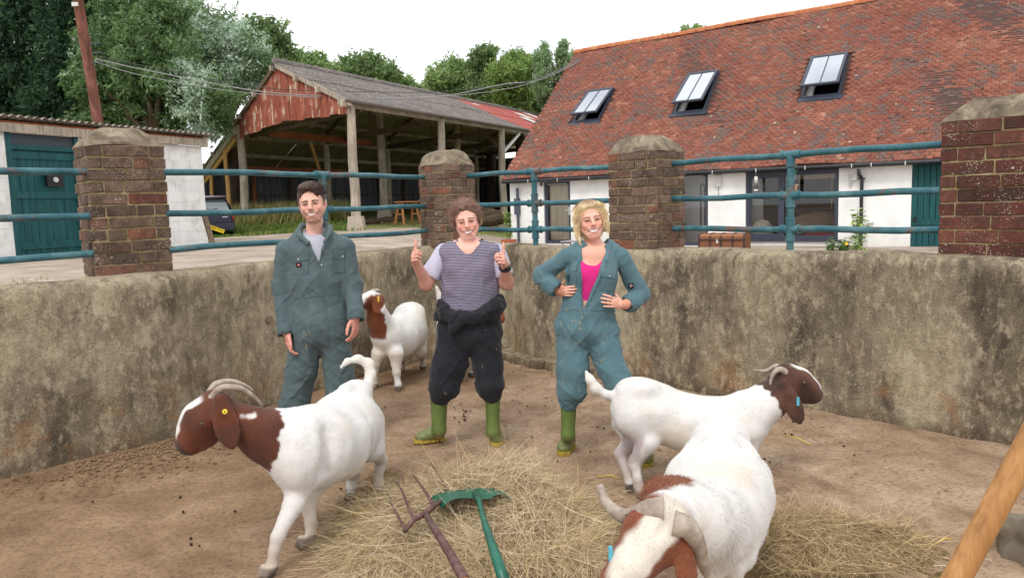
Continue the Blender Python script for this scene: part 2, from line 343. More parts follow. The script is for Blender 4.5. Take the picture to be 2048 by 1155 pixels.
@matdef
def m_greendoor(n):
    t = NT(n, 0.6, 0.3); w = t.coord('World'); a = t.noise(t.map(w, (6, 6, 0.8)), 2, 6, 0.65)
    c = t.ramp(a, [(0.3, L(14, 62, 66)), (0.6, L(26, 84, 86)), (0.8, L(52, 106, 106))])
    f = t.ramp(t.noise(w, 9, 5, 0.7), [(0.66, 0.0), (0.72, 0.7)]); c = t.mix(f, c, L(128, 140, 136))
    return t.fin(c, 0.6, t.bump(a, 0.3, 0.006))
def _wood(n, stops, sc=1.0):
    t = NT(n, 0.9, 0.15); o = t.coord('World'); a = t.noise(t.map(o, (9*sc, 9*sc, 0.9*sc)), 2, 7, 0.68, 0.4); b = t.noise(o, 1.6, 4, 0.6)
    c = t.ramp(a, stops); c = t.mix(1.0, c, t.ramp(b, [(0.3, 0.75), (0.7, 1.2)]), 'MULTIPLY')
    return t.fin(c, 0.9, t.bump(a, 0.4, 0.012))
@matdef
def m_oldwood(n): return _wood(n, [(0.3, L(122, 112, 100)), (0.5, L(164, 153, 138)), (0.72, L(198, 188, 172))])
@matdef
def m_darkwood(n): return _wood(n, [(0.3, L(66, 56, 48)), (0.5, L(98, 84, 70)), (0.72, L(132, 114, 94))])
@matdef
def m_redwood(n): return _wood(n, [(0.3, L(112, 66, 46)), (0.5, L(150, 92, 62)), (0.72, L(176, 120, 84))])
@matdef
def m_pole(n): return _wood(n, [(0.3, L(92, 62, 54)), (0.5, L(126, 84, 72)), (0.72, L(152, 108, 94))], 0.5)
@matdef
def m_redsheet(n):
    t = NT(n, 0.8, 0.3); w = t.coord('World')
    st = t.noise(t.map(w, (5, 5, 0.5)), 1.6, 6, 0.68, 0.3); a = t.noise(w, 2.5, 5, 0.65)
    c = t.ramp(a, [(0.3, L(120, 64, 50)), (0.5, L(146, 80, 62)), (0.7, L(164, 100, 80))])
    pal = t.ramp(t.math('ADD', st, t.math('MULTIPLY', t.math('SUBTRACT', a, 0.5), 0.6)), [(0.54, 0.0), (0.63, 0.85)]); c = t.mix(pal, c, L(196, 180, 160))
    dk = t.ramp(t.noise(t.map(w, (4, 4, 0.6), loc=(3, 0, 0)), 1.3, 5, 0.7), [(0.58, 0.0), (0.66, 0.6)]); c = t.mix(dk, c, L(88, 44, 36))
    return t.fin(c, 0.8)
@matdef
def m_redroof(n):
    t = NT(n, 0.8, 0.3); w = t.coord('World'); a = t.noise(w, 1.2, 5, 0.65); c = t.ramp(a, [(0.3, L(134, 66, 60)), (0.7, L(166, 92, 84))])
    return t.fin(c, 0.8)
@matdef
def m_asbestos(n):
    t = NT(n, 0.95, 0.1); w = t.coord('World'); a = t.noise(w, 9, 7, 0.75); b = t.noise(w, 0.8, 4, 0.6)
    c = t.ramp(a, [(0.3, L(74, 68, 66)), (0.5, L(112, 106, 102)), (0.7, L(156, 150, 144))]); c = t.mix(1.0, c, t.ramp(b, [(0.3, 0.8), (0.7, 1.15)]), 'MULTIPLY')
    return t.fin(c, 0.95)
@matdef
def m_backsheet(n):
    t = NT(n, 0.7, 0.3); w = t.coord('World'); st = t.noise(t.map(w, (7, 7, 0.4)), 1.4, 6, 0.7)
    c = t.ramp(st, [(0.35, L(62, 66, 72)), (0.55, L(100, 106, 112)), (0.66, L(130, 134, 136)), (0.74, L(196, 190, 184))])
    return t.fin(c, 0.7)
@matdef
def m_underroof(n):
    t = NT(n, 0.95, 0.1); w = t.coord('World'); a = t.noise(w, 1.5, 6, 0.7); c = t.ramp(a, [(0.3, L(124, 116, 88)), (0.6, L(164, 154, 122)), (0.8, L(184, 174, 146))])
    return t.fin(c, 0.95)
@matdef
def m_shedroof(n):
    t = NT(n, 0.95, 0.1); w = t.coord('World'); a = t.noise(w, 6, 7, 0.75); c = t.ramp(a, [(0.3, L(92, 86, 80)), (0.5, L(132, 126, 118)), (0.7, L(170, 164, 156))])
    return t.fin(c, 0.95)
@matdef
def m_yard(n):
    t = NT(n, 0.95, 0.1); w = t.coord('World'); a = t.noise(w, 1.1, 6, 0.65); f = t.noise(w, 18, 5, 0.7)
    c = t.ramp(a, [(0.3, L(140, 124, 110)), (0.6, L(176, 162, 148)), (0.8, L(192, 180, 166))]); c = t.mix(1.0, c, t.ramp(f, [(0.3, 0.85), (0.7, 1.1)]), 'MULTIPLY')
    xyz = t.sep(w)
    gc = t.ramp(t.noise(w, 3, 6, 0.7), [(0.3, L(92, 104, 56)), (0.5, L(122, 128, 74)), (0.7, L(168, 156, 112))])
    far = t.ramp(t.math('MULTIPLY', t.math('ADD', t.math('ADD', xyz[1], t.math('MULTIPLY', xyz[0], -0.55)), t.math('MULTIPLY', t.math('SUBTRACT', t.noise(w, 0.6, 5, 0.7), 0.5), 5.0)), 0.02), [(0.53, 0.0), (0.545, 1.0)])
    c = t.mix(far, c, gc)
    return t.fin(c, 0.95, t.bump(f, 0.4, 0.02))
def _leaf(n, rough=0.6, trans=0.45):
    t = NT(n, rough, 0.25); c = t.attr('Col'); t.fin(c, rough)
    tr = t.n.new('ShaderNodeBsdfTranslucent'); t.l.new(c, tr.inputs['Color']); mx = t.n.new('ShaderNodeMixShader'); mx.inputs[0].default_value = trans
    out = t.n['Material Output']; t.l.new(t.b.outputs[0], mx.inputs[1]); t.l.new(tr.outputs[0], mx.inputs[2]); t.l.new(mx.outputs[0], out.inputs[0])
    return t.m
@matdef
def m_leaf(n): return _leaf(n)
@matdef
def m_straw(n): return _leaf(n, 0.7, 0.15)
@matdef
def m_bark(n): return _wood(n, [(0.3, L(58, 48, 40)), (0.5, L(84, 72, 60)), (0.72, L(110, 96, 82))], 0.4)
@matdef
def m_haybase(n):
    t = NT(n, 0.95, 0.1); w = t.coord('World'); c = t.ramp(t.noise(t.map(w, (1, 1, 3)), 60, 4, 0.7), [(0.3, L(84, 66, 42)), (0.6, L(140, 116, 80)), (0.8, L(168, 144, 104))])
    return t.fin(c, 0.95, t.bump(t.noise(w, 90, 4, 0.7), 0.9, 0.02))
@matdef
def m_glass(n):
    t = NT(n, 0.03, 0.5); t.b.inputs['Base Color'].default_value = (0.9, 0.92, 0.93, 1)
    tr = t.n.new('ShaderNodeBsdfTransparent'); gl = t.n.new('ShaderNodeBsdfGlossy'); gl.inputs['Roughness'].default_value = 0.02
    fr = t.n.new('ShaderNodeFresnel'); fr.inputs['IOR'].default_value = 1.52; mx = t.n.new('ShaderNodeMixShader')
    t.l.new(fr.outputs[0], mx.inputs[0]); t.l.new(tr.outputs[0], mx.inputs[1]); t.l.new(gl.outputs[0], mx.inputs[2]); t.l.new(mx.outputs[0], t.n['Material Output'].inputs[0])
    return t.m
@matdef
def m_skyglass(n):
    """coated roof glazing: strongly reflective"""
    t = NT(n, 0.04, 0.8); t.b.inputs['Base Color'].default_value = (0.60, 0.63, 0.67, 1); t.b.inputs['Metallic'].default_value = 0.85
    return t.m
@matdef
def m_carglass(n):
    t = NT(n, 0.04, 0.8); t.b.inputs['Base Color'].default_value = (0.06, 0.08, 0.08, 1); t.b.inputs['Metallic'].default_value = 0.0; t.b.inputs['Coat Weight'].default_value = 1.0
    return t.m
# ================================================================== numpy value noise
_H = np.random.default_rng(3).random(8192).astype(np.float32)
def vnoise(Pt, scale):
    q = np.asarray(Pt, np.float32)*scale + 1000.0; i = np.floor(q).astype(np.int64); f = q-i; f = f*f*(3-2*f)
    def h(a, b, c): return _H[(a*7349 + b*9151 + c*5449) & 8191]
    x, y, z = i[:, 0], i[:, 1], i[:, 2]; fx, fy, fz = f[:, 0], f[:, 1], f[:, 2]
    r = 0
    for dx in (0, 1):
        for dy in (0, 1):
            for dz in (0, 1):
                r = r + h(x+dx, y+dy, z+dz)*(fx if dx else 1-fx)*(fy if dy else 1-fy)*(fz if dz else 1-fz)
    return r*2-1
def fbm(Pt, scale, oct=3, g=0.5):
    r = 0; a = 1.0
    for o in range(oct): r = r + a*vnoise(Pt, scale*2**o); a *= g
    return r
def sstep(a, b, x):
    t = np.clip((np.asarray(x, float)-a)/(b-a), 0, 1); return t*t*(3-2*t)
# ================================================================== ground
def yard_z(X, Y):
    X = np.asarray(X, float); Y = np.asarray(Y, float)
    z = 0.88 - 0.58*sstep(-3.5, 1.2, X) + 0.022*np.clip(Y-18, 0, 60)*sstep(2, -8, X)
    return z - 0.34*np.exp(-((X+9.6)**2/8+(Y-25.5)**2/10))
def grid_axis(a, b, fa, fb, fine, grow=1.25):
    xs = list(np.arange(fa, fb+1e-6, fine)); s = fine
    while xs[-1] < b: s *= grow; xs.append(xs[-1]+s)
    s = fine; lo = []; c = fa
    while c > a: s *= grow; c -= s; lo.append(c)
    return np.array(lo[::-1]+xs)
def grid_mesh(xs, ys, zf):
    X, Y = np.meshgrid(xs, ys, indexing='ij'); V = np.stack([X.ravel(), Y.ravel(), np.zeros(X.size)], 1); V[:, 2] = zf(V)
    nx, ny = len(xs), len(ys); I = np.arange(nx*ny).reshape(nx, ny)
    Fc = np.stack([I[:-1, :-1].ravel(), I[1:, :-1].ravel(), I[1:, 1:].ravel(), I[:-1, 1:].ravel()], 1)
    return V, Fc
def floor_z(V):
    near = sstep(14, 10, np.hypot(V[:, 0], V[:, 1]-4))
    p = V.copy(); p[:, 2] = 0
    return (fbm(p, 0.9, 3)*0.012 + fbm(p, 7, 3)*0.005)*near - 0.004
V, Fc = grid_mesh(grid_axis(-60, 60, -3.6, 3.6, 0.04, 1.5), grid_axis(-60, 12, 2.4, 8.4, 0.04, 1.5), floor_z)
tag(mobj('pen_floor', V, Fc, 'dirt', smooth=True), 'brown dirt-covered concrete floor of the goat pen', None, kind='structure')
# ================================================================== pen wall
WALL = [(-6.6, 0.75), (-3.21, 4.63), (-2.53, 5.41), (-1.32, 7.44), (-0.87, 8.14), (-0.10, 8.16), (0.16, 7.63), (1.0, 6.82), (2.28, 5.58), (3.05, 4.70), (6.3, 0.9)]
WALL_H, WALL_T = 1.18, 0.34
def sample_line(pts, step):
    out = []
    for a, b in zip(pts[:-1], pts[1:]):
        a, b = np.array(a), np.array(b); n = max(1, int(np.ceil(np.linalg.norm(b-a)/step)))
        out += [a+(b-a)*i/n for i in range(n)]
    out.append(np.array(pts[-1])); return np.array(out)
wl_pts = sample_line(WALL, 0.045)
for _ in range(6): wl_pts[1:-1] = (wl_pts[:-2]+2*wl_pts[1:-1]+wl_pts[2:])/4
tg = np.gradient(wl_pts, axis=0); tg /= np.linalg.norm(tg, axis=1)[:, None]
wl_n = np.stack([-tg[:, 1], tg[:, 0]], 1)                    # outward (left of travel)
prof = [(0.0, -0.1)] + [(0.0, z) for z in np.arange(0.0, 1.10, 0.045)] + [(0.0, 1.10), (0.008, 1.14), (0.03, 1.17), (0.075, 1.183), (0.15, 1.186), (0.26, 1.18), (0.315, 1.165), (0.335, 1.13), (0.34, 1.05), (0.34, 0.1)]
V = []
for p, n in zip(wl_pts, wl_n):
    for o, z in prof: V.append((p[0]+n[0]*o, p[1]+n[1]*o, z))
V = np.array(V); K = len(prof); N = len(wl_pts)
W3 = np.repeat(np.concatenate([wl_n, np.zeros((N, 1))], 1), K, 0)
d_in = fbm(V, 1.3, 3)*0.018 + fbm(V, 9, 3)*0.006
p1c = np.array([-2.62, 5.36]); dist = np.hypot(V[:, 0]-p1c[0], V[:, 1]-p1c[1])
face = np.tile(np.array([1.0 if o < 0.02 else (0.5 if o < 0.1 else 0.15) for o, z in prof]), N)
V -= W3*((d_in + 0.045*sstep(0.34, 0.24, dist))*face)[:, None]
V[:, 2] += (fbm(V*[1, 1, 0.2], 2.2, 3)*0.012)*np.tile(np.array([1.0 if z > 1.0 else 0 for o, z in prof]), N)
# hollow, broken foot of the wall in the far corner
I = np.arange(N*K).reshape(N, K)
Fc = np.stack([I[:-1, :-1].ravel(), I[:-1, 1:].ravel(), I[1:, 1:].ravel(), I[1:, :-1].ravel()], 1)
pen_wall = tag(mobj('pen_wall', V, Fc, 'render', smooth=True), 'low stained rendered wall with lichen enclosing the goat pen', 'wall')
mb = MB()
led = [(-0.62, 7.98), (-0.2, 7.98), (0.12, 7.5), (0.55, 7.08), (0.9, 6.76)]
ledp = sample_line(led, 0.06)
for a, b in zip(ledp[:-1], ledp[1:]):
    t_ = (b-a)/np.linalg.norm(b-a); n_ = np.array([-t_[1], t_[0]])
    j = random.uniform(-0.02, 0.02); h = 0.085+random.uniform(-0.012, 0.012)
    o0 = a+n_*j; o1 = b+n_*j
    mb.quadbox([(*o0, -0.05), (*o1, -0.05), (*(b+n_*0.3), -0.05), (*(a+n_*0.3), -0.05), (*o0, h-0.015), (*o1, h-0.015), (*(b+n_*0.3), h), (*(a+n_*0.3), h)])
mb.obj('footing_ledge', 'render', pen_wall)
# yard outside: fan of rings from the wall's outer edge to the horizon
outer = wl_pts[::6] + wl_n[::6]*0.30
ctr = np.array([0.0, 2.0]); V = []; rings = [1.0, 1.04, 1.1, 1.18, 1.28, 1.4, 1.55, 1.7, 1.9, 2.1, 2.35, 2.6, 2.9, 3.3, 3.7, 4.2, 4.8, 5.6, 6.6, 8, 10, 13, 18, 26, 40, 70, 130, 260]
for q in outer:
    for s in rings: V.append((*(ctr+(q-ctr)*s), 0))
V = np.array(V); V[:, 2] = yard_z(V[:, 0], V[:, 1]) + fbm(V, 0.5, 3)*0.03
A, B = len(outer), len(rings); I = np.arange(A*B).reshape(A, B)
Fc = np.stack([I[:-1, :-1].ravel(), I[:-1, 1:].ravel(), I[1:, 1:].ravel(), I[1:, :-1].ravel()], 1)
tag(mobj('ground', V, Fc, 'yard', smooth=True), 'pale concrete farmyard running into rough grass around the barn', None, kind='structure')
# ================================================================== brick pillars
def brick_mesh(name, mat, seed):
    rg = random.Random(seed); V = []; c = 0.5; b = 0.06
    # chamfered box, unit size (scaled per object), jittered corners
    import itertools
    vid = {}
    for sx, sy, sz in itertools.product((-1, 1), repeat=3):
        for ax in range(3):
            p = [sx*0.5, sy*0.5, sz*0.5]
            for k in range(3):
                if k != ax: p[k] *= (1-(0.05 if k == 0 else 0.09)*rg.uniform(0.7, 1.7))
            vid[(sx, sy, sz, ax)] = len(V); V.append(tuple(p))
    Fc = []
    for ax in range(3):
        o = [k for k in range(3) if k != ax]
        for s in (-1, 1):
            q = []
            for u, v in ((-1, -1), (1, -1), (1, 1), (-1, 1)):
                t = [0, 0, 0]; t[ax] = s; t[o[0]] = u; t[o[1]] = v; q.append(vid[(*t, ax)])
            flip = (s > 0) == (ax == 1)
            Fc.append(tuple(reversed(q)) if flip else tuple(q))
    for ax in range(3):
        o = [k for k in range(3) if k != ax]
        for u in (-1, 1):
            for v in (-1, 1):
                t0 = [0, 0, 0]; t0[o[0]] = u; t0[o[1]] = v; a, b2 = list(t0), list(t0); a[ax] = -1; b2[ax] = 1
                Fc.append((vid[(*a, o[0])], vid[(*b2, o[0])], vid[(*b2, o[1])], vid[(*a, o[1])]))
    for sx, sy, sz in itertools.product((-1, 1), repeat=3): Fc.append(tuple(vid[(sx, sy, sz, k)] for k in range(3)))
    import bmesh
    me = mesh_data(name, V, Fc, mat); bm = bmesh.new(); bm.from_mesh(me); bmesh.ops.recalc_face_normals(bm, faces=bm.faces); bm.to_mesh(me); bm.free()
    return me
BR = {m: [brick_mesh('brick', m, s) for s in range(4)] for m in ('brick', 'brick_red')}
def brick_pillar(poly, ztop, zapex, mat, label, runs, z0=1.17, courses=11, batter=0.03):
    """poly: plan corners counter-clockwise; runs: per face 'full'/'inset' alternating"""
    poly = [np.array(p, float) for p in poly]; cen = sum(poly)/len(poly)
    root = empty('brick_pillar', (*cen, z0), label, 'pillar')
    n = len(poly); ch = (ztop-z0)/courses
    def shr(k, d):
        # polygon inset by d
        out = []
        for i in range(n):
            a, b, c = poly[i-1], poly[i], poly[(i+1) % n]
            e1 = (b-a)/np.linalg.norm(b-a); e2 = (c-b)/np.linalg.norm(c-b)
            n1 = np.array([-e1[1], e1[0]]); n2 = np.array([-e2[1], e2[0]])
            s = (n1+n2); s /= np.dot(s, n1); out.append(b+s*d)
        return out
    core = MB().prism(shr(0, 0.010), z0-0.03, ztop-0.002).obj('mortar_core', 'mortar', root)
    for c in range(courses):
        z = z0 + (c+0.5)*ch
        for i in range(n):
            a, b = poly[i], poly[(i+1) % n]; Ln = np.linalg.norm(b-a); t = (b-a)/Ln; nrm = np.array([t[1], -t[0]])
            full = ((c + i) % 2 == 0)
            lo, hi = (0, Ln) if (full or n > 4) else (0.10, Ln-0.10)
            span = hi-lo; x = lo; segs = []
            if n > 4 and span > .2: segs = [span*.62, span*.38] if c % 2 else [span*.4, span*.6]
            elif span < 0.16: segs = [span]
            elif span < 0.3: segs = [span] if (c//2) % 2 == 0 else [span*0.42, span*0.58]
            elif full and (c % 3 != 1): segs = [span/2+random.uniform(-.02, .02)]; segs.append(span-segs[0])
            elif full: segs = [0.11, span-0.22, 0.11]
            else: segs = [span*0.62, span*0.38] if c % 4 < 2 else [span*0.4, span*0.6]
            for sgl in segs:
                j = 0.010*random.uniform(0.8, 1.4)
                if sgl - j < 0.03: x += sgl; continue
                me = random.choice(BR['brick_red' if (mat == 'brick_red' or random.random() < 0.025) else 'brick'])
                o = bpy.data.objects.new('brick', me); COL.objects.link(o)
                m = a + t*(x+sgl/2) - nrm*(0.05-random.uniform(-.004, .005))
                o.location = (*m, z+random.uniform(-.002, .002)); o.rotation_euler = (random.uniform(-.012, .012), random.uniform(-.02, .02), math.atan2(t[1], t[0])+random.uniform(-.015, .015))
                o.scale = (sgl-j, 0.10, ch-0.010*random.uniform(0.7, 1.4)); P(o, root)
                x += sgl
    # cap: low coping with sloping shoulders, slightly irregular
    lv = [(0.004, ztop-0.006), (0.010, ztop+0.012), (0.055, ztop+(zapex-ztop)*.52), (0.10, zapex-0.03), (0.135, zapex-0.006), (0.17, zapex)]
    V = []; rings = [shr(0, d) for d, z in lv]
    for rg, (d, z) in zip(rings, lv):
        for k in range(n):
            p, q = rg[k], rg[(k+1) % n]
            for s in (0, 0.2, 0.4, 0.6, 0.8): r_ = p+(q-p)*s; V.append((r_[0], r_[1], z))
    V = np.array(V); V += np.stack([fbm(V, 9, 2)*0.013, fbm(V+7, 9, 2)*0.013, fbm(V+3, 11, 2)*0.012], 1)
    m_ = n*5; Fc = [tuple(reversed(range(m_)))]
    for l_ in range(len(lv)-1):
        for k in range(m_): Fc.append((l_*m_+k, l_*m_+(k+1) % m_, (l_+1)*m_+(k+1) % m_, (l_+1)*m_+k))
    Fc.append(tuple((len(lv)-1)*m_+k for k in range(m_)))
    smooth_by_angle(mobj('cap', [tuple(v) for v in V], Fc, 'capstone', root), 30)
    return root
def square_from_edge(a, d, w, depth):
    """front edge from a along d (viewer sees it from its right side), going back"""
    d = np.array(d)/np.linalg.norm(d); n = np.array([-d[1], d[0]]); a = np.array(a)
    return [a, a+d*w, a+d*w+n*depth, a+n*depth]
brick_pillar(square_from_edge((-2.90, 5.36), (0.78, 0.62), 0.52, 0.46), 2.095, 2.225, 'brick', 'brown brick pillar beside the white shed with one bright red brick', None)
brick_pillar([(-0.97, 8.36), (-0.80, 8.09), (-0.50, 8.07), (-0.36, 8.32), (-0.42, 8.58), (-0.90, 8.60)], 2.03, 2.19, 'brick', 'brown brick pillar in the far corner of the pen, behind the person in striped T-shirt', None)
brick_pillar(square_from_edge((0.89, 6.99), (0.72, -0.70), 0.52, 0.46), 2.02, 2.17, 'brick', 'brown brick pillar behind the person in the pink top, in front of the white house', None)
brick_pillar(square_from_edge((2.84, 5.12), (0.62, -0.78), 0.62, 0.46), 2.05, 2.18, 'brick_red', 'dark red brick pillar nearest the camera, cut by the right edge of the picture', None, courses=10)
# ================================================================== pipe railings
def railing(a, b, label, posts=(), z=(1.91, 1.60, 1.34), post_base=1.17):
    a, b = np.array(a), np.array(b); mid = (a+b)/2
    root = empty('pipe_railing', (*mid, 1.18), label, 'railing')
    for zz in z:
        n = 9; pts = []
        for i in range(n):
            p = a+(b-a)*i/(n-1); pts.append((p[0], p[1], zz+0.006*math.sin(i*1.7+zz*9)))
        o = MB().tube(pts, 0.0245, 14).obj('rail', 'railpaint', root, True); smooth_by_angle(o)
    for t in posts:
        p = a+(b-a)*t; d = (b-a)/np.linalg.norm(b-a)
        o = MB().tube([(*p, post_base), (*p, z[0]-0.02)], 0.027, 14).obj('post', 'railpaint', root, True); smooth_by_angle(o)
        for i, zz in enumerate(z):
            m = MB().tube([(*(p-d*0.075), zz), (*(p+d*0.075), zz)], 0.032, 14).tube([(*p, zz-0.085), (*p, zz+(0.0 if i == 0 else 0.085))], 0.034, 14)
            for s in (-1, 1): m.tube([(*(p+d*s*0.062), zz), (*(p+d*s*0.078), zz)], 0.037, 14)
            m.tube([(*p, zz-0.09), (*p, zz-0.072)], 0.038, 14)
            if i: m.tube([(*p, zz+0.072), (*p, zz+0.09)], 0.038, 14)
            smooth_by_angle(m.obj('coupling', 'railpaint', root, True))
    return root
railing((-6.2, 1.5), (-2.90, 5.42), 'teal pipe railing running out of the picture past the white shed', (0.35,))
railing((-2.52, 5.68), (-0.90, 8.22), 'teal pipe railing behind the person in grey coveralls', (0.52,))
railing((-0.45, 8.2), (0.95, 7.12), 'teal pipe railing with rusty patch running from the far corner pillar past the house corner', (0.5,))
railing((1.40, 6.86), (2.88, 5.16), 'teal pipe railing in front of the house window and green door', (0.52,))
# ================================================================== tiled house
HO = np.array([-0.223, 24.0]); HE = np.array([0.848, -0.530]); HE /= np.linalg.norm(HE); HN = np.array([-HE[1], HE[0]])
EAVE, PITCHR, HLEN, HW = 2.352, 0.885, 17.0, 5.16
def twist(t, w): return .028*t*w/HW                          # the old roof rises a little towards the near end
def Hp(t, w, z): q = HO+HE*t+HN*w; return (q[0], q[1], z)
def h_plane(x, y, w):
    """photo pixel -> (t, z) on the vertical plane w of the house"""
    d = ray(x, y); n3 = np.array([HN[0], HN[1], 0]); o = np.array([*(HO+HN*w), 0]); s = np.dot(o-_C, n3)/np.dot(d, n3); p = _C+d*s
    return float(np.dot(p[:2]-HO, HE)), float(p[2])
def h_roof(x, y):
    d = ray(x, y); n3 = np.array([-PITCHR*HN[0], -PITCHR*HN[1], 1.0]); t = w = 0.0
    for _ in range(6):
        o = np.array([*HO, EAVE+twist(t, w)]); s = np.dot(o-_C, n3)/np.dot(d, n3); p = _C+d*s; t, w = float(np.dot(p[:2]-HO, HE)), float(np.dot(p[:2]-HO, HN))
    return t, w
WW = 0.28                                                     # front wall plane
house = empty('tiled_house', Hp(HLEN/2, 2.6, 0.25), 'long low white house with red tiled roof and three roof windows', 'house')
fr = {'door1': (1088, 1141, 363, 487), 'door2': (1352, 1416, 347, 491), 'window': (1491, 1677, 335, 479), 'gdoor': (1822, 1960, 322, 520)}
ops = {}
for k, (x0, x1, y0, y1) in fr.items():
    t0, za = h_plane(x0, (y0+y1)/2, WW); t1, zb = h_plane(x1, (y0+y1)/2, WW); tm = (x0+x1)/2
    ops[k] = [t0, t1, h_plane(tm, y1, WW)[1], min(h_plane(tm, y0, WW)[1], EAVE+0.12)]
# walls with real openings
cuts = sorted((v[0], v[1], v[2], v[3]) for v in ops.values())
mb = MB(); x = 0.12
def wall_box(mb, t0, t1, z0, z1, w0=WW, w1=WW+0.3):
    if t1-t0 > 1e-3 and z1-z0 > 1e-3:
        mb.quadbox([Hp(t0, w0, z0), Hp(t1, w0, z0), Hp(t1, w1, z0), Hp(t0, w1, z0), Hp(t0, w0, z1), Hp(t1, w0, z1), Hp(t1, w1, z1), Hp(t0, w1, z1)])
WTOP = EAVE+PITCHR*WW-0.02
for t0, t1, z0, z1 in cuts:
    wall_box(mb, x, t0, -0.2, WTOP); wall_box(mb, t0, t1, -0.2, z0); wall_box(mb, t0, t1, z1, WTOP); x = t1
wall_box(mb, x, HLEN-0.12, -0.2, WTOP)
mb.obj('wall', 'whitewash', house)
mb = MB()
for t in (0.12, HLEN-0.42):
    a = [Hp(t, WW+0.3, -0.2), Hp(t, 2*HW-WW, -0.2), Hp(t, 2*HW-WW, EAVE+0.1), Hp(t, HW, EAVE+PITCHR*HW-0.12), Hp(t, WW+0.3, EAVE+PITCHR*WW)]
    b = [tuple(np.array(p)+np.array([*(HE*0.3), 0])) for p in a]; i0 = len(mb.v); mb.v += a+b
    mb.f += [(i0, i0+1, i0+2, i0+3, i0+4), (i0+9, i0+8, i0+7, i0+6, i0+5)] + [(i0+k, i0+5+k, i0+5+(k+1) % 5, i0+(k+1) % 5) for k in range(5)]
mb.obj('gable_wall', 'whitewash', house)
mb = MB(); wall_box(mb, 0.42, HLEN-0.42, -0.2, EAVE+0.1, 2*HW-0.6, 2*HW-0.3); mb.obj('rear_wall', 'whitewash', house)
mb = MB(); wall_box(mb, 0.42, HLEN-0.42, 0.1, 0.22, 0.6, 2*HW-0.6); mb.obj('inner_floor', 'interior_pale', house)
mb = MB(); wall_box(mb, 0.42, HLEN-0.42, 0.2, EAVE+0.1, 3.2, 3.3); mb.obj('inner_wall', 'interior_pale', house)
mb = MB(); wall_box(mb, 0.42, HLEN-0.42, EAVE+0.12, EAVE+0.16, 0.6, 3.2); mb.obj('inner_ceiling', 'interior_pale', house)
# roof: deck, tiles, ridge, eaves board, gutter
SKY = [[(1178, 187), (1230, 178), (1196, 246), (1146, 242)], [(1377, 152), (1438, 145), (1410, 223), (1347, 229)], [(1624, 119), (1700, 109), (1678, 192), (1601, 199)]]
skyr = []
for q in SKY:
    r = [h_roof(*p) for p in q]; t0 = (r[0][0]+r[3][0])/2; t1 = (r[1][0]+r[2][0])/2; w1 = (r[0][1]+r[1][1])/2; w0 = (r[2][1]+r[3][1])/2
    skyr.append((t0, t1, w0, w1))
sec = math.sqrt(1+PITCHR**2); slope_len = HW*sec
roof = MB()
for s, lift in ((1, 0),):
    ts = sorted([v for r in skyr for v in (r[0]+.04, r[1]-.04)]+[q for q in np.arange(0, HLEN+.01, .5) if not any(r[0]-.05 < q < r[1]+.05 for r in skyr)])
    for i in range(len(ts)-1):
        cut = [r for r in skyr if abs(r[0]+.04-ts[i]) < 1e-6]
        spans = [(0.0, HW)] if not cut else [(0.0, cut[0][2]+.04), (cut[0][3]-.04, HW)]
        spans = [(a_+(b_-a_)*q/6, a_+(b_-a_)*(q+1)/6) for a_, b_ in spans for q in range(6)]
        for w0, w1 in spans:
            zl = lambda w: EAVE+PITCHR*w+twist(ts[i], w); zr_ = lambda w: EAVE+PITCHR*w+twist(ts[i+1], w)
            roof.quadbox([Hp(ts[i], w0, zl(w0)-.09), Hp(ts[i+1], w0, zr_(w0)-.09), Hp(ts[i+1], w1, zr_(w1)-.09), Hp(ts[i], w1, zl(w1)-.09), Hp(ts[i], w0, zl(w0)-.035), Hp(ts[i+1], w0, zr_(w0)-.035), Hp(ts[i+1], w1, zr_(w1)-.035), Hp(ts[i], w1, zl(w1)-.035)])
roof.quadbox([Hp(0, HW, EAVE+PITCHR*HW-.09), Hp(HLEN, HW, EAVE+PITCHR*HW-.09+twist(HLEN, HW)), Hp(HLEN, 2*HW, EAVE-.09), Hp(0, 2*HW, EAVE-.09), Hp(0, HW, EAVE+PITCHR*HW-.02), Hp(HLEN, HW, EAVE+PITCHR*HW-.02+twist(HLEN, HW)), Hp(HLEN, 2*HW, EAVE-.02), Hp(0, 2*HW, EAVE-.02)])
roof_o = roof.obj('roof', 'chest_iron', house)
gauge, tw, tl, th = 0.098, 0.165, 0.16, 0.030
e3 = np.array([*HE, 0.0]); s3 = np.array([*(HN/sec), PITCHR/sec]); n3 = np.cross(e3, s3)
tiles = []
rg = np.random.default_rng(11)
for c in range(int(slope_len/gauge)):
    off = (0.5 if c % 2 else 0.0)*tw
    for k in range(-1, int(HLEN/tw)+1):
        t = k*tw+off+rg.normal(0, .004); w = (c*gauge)/sec
        if t < -0.06 or t > HLEN: continue
        if any(a-0.03-tw < t < b+0.03 and w0-0.12 < w < w1+0.03 for a, b, w0, w1 in skyr): continue
        sag = 0.02*math.sin(t*0.9)+0.015*math.sin(t*2.3+c*0.13)+rg.normal(0, .003)
        tiles.append((t, c*gauge+rg.normal(0, .006)+0.012*math.sin(t*1.7+c*.5), sag, rg.normal(0, .02), rg.normal(.10, .03)))
O3 = np.array([*HO, EAVE])
def tile_geo(wid=tw-.004):
    V = np.array([(0, 0, -th), (wid, 0, -th), (wid, tl, -th), (0, tl, -th), (0, 0, 0), (wid, 0, 0), (wid, tl, 0), (0, tl, 0)], float)
    V[:, 2] += 0.006*np.sin(np.pi*V[:, 0]/wid)
    return V
TF = np.array([(4, 5, 6, 7), (0, 1, 5, 4), (1, 2, 6, 5), (3, 0, 4, 7)])
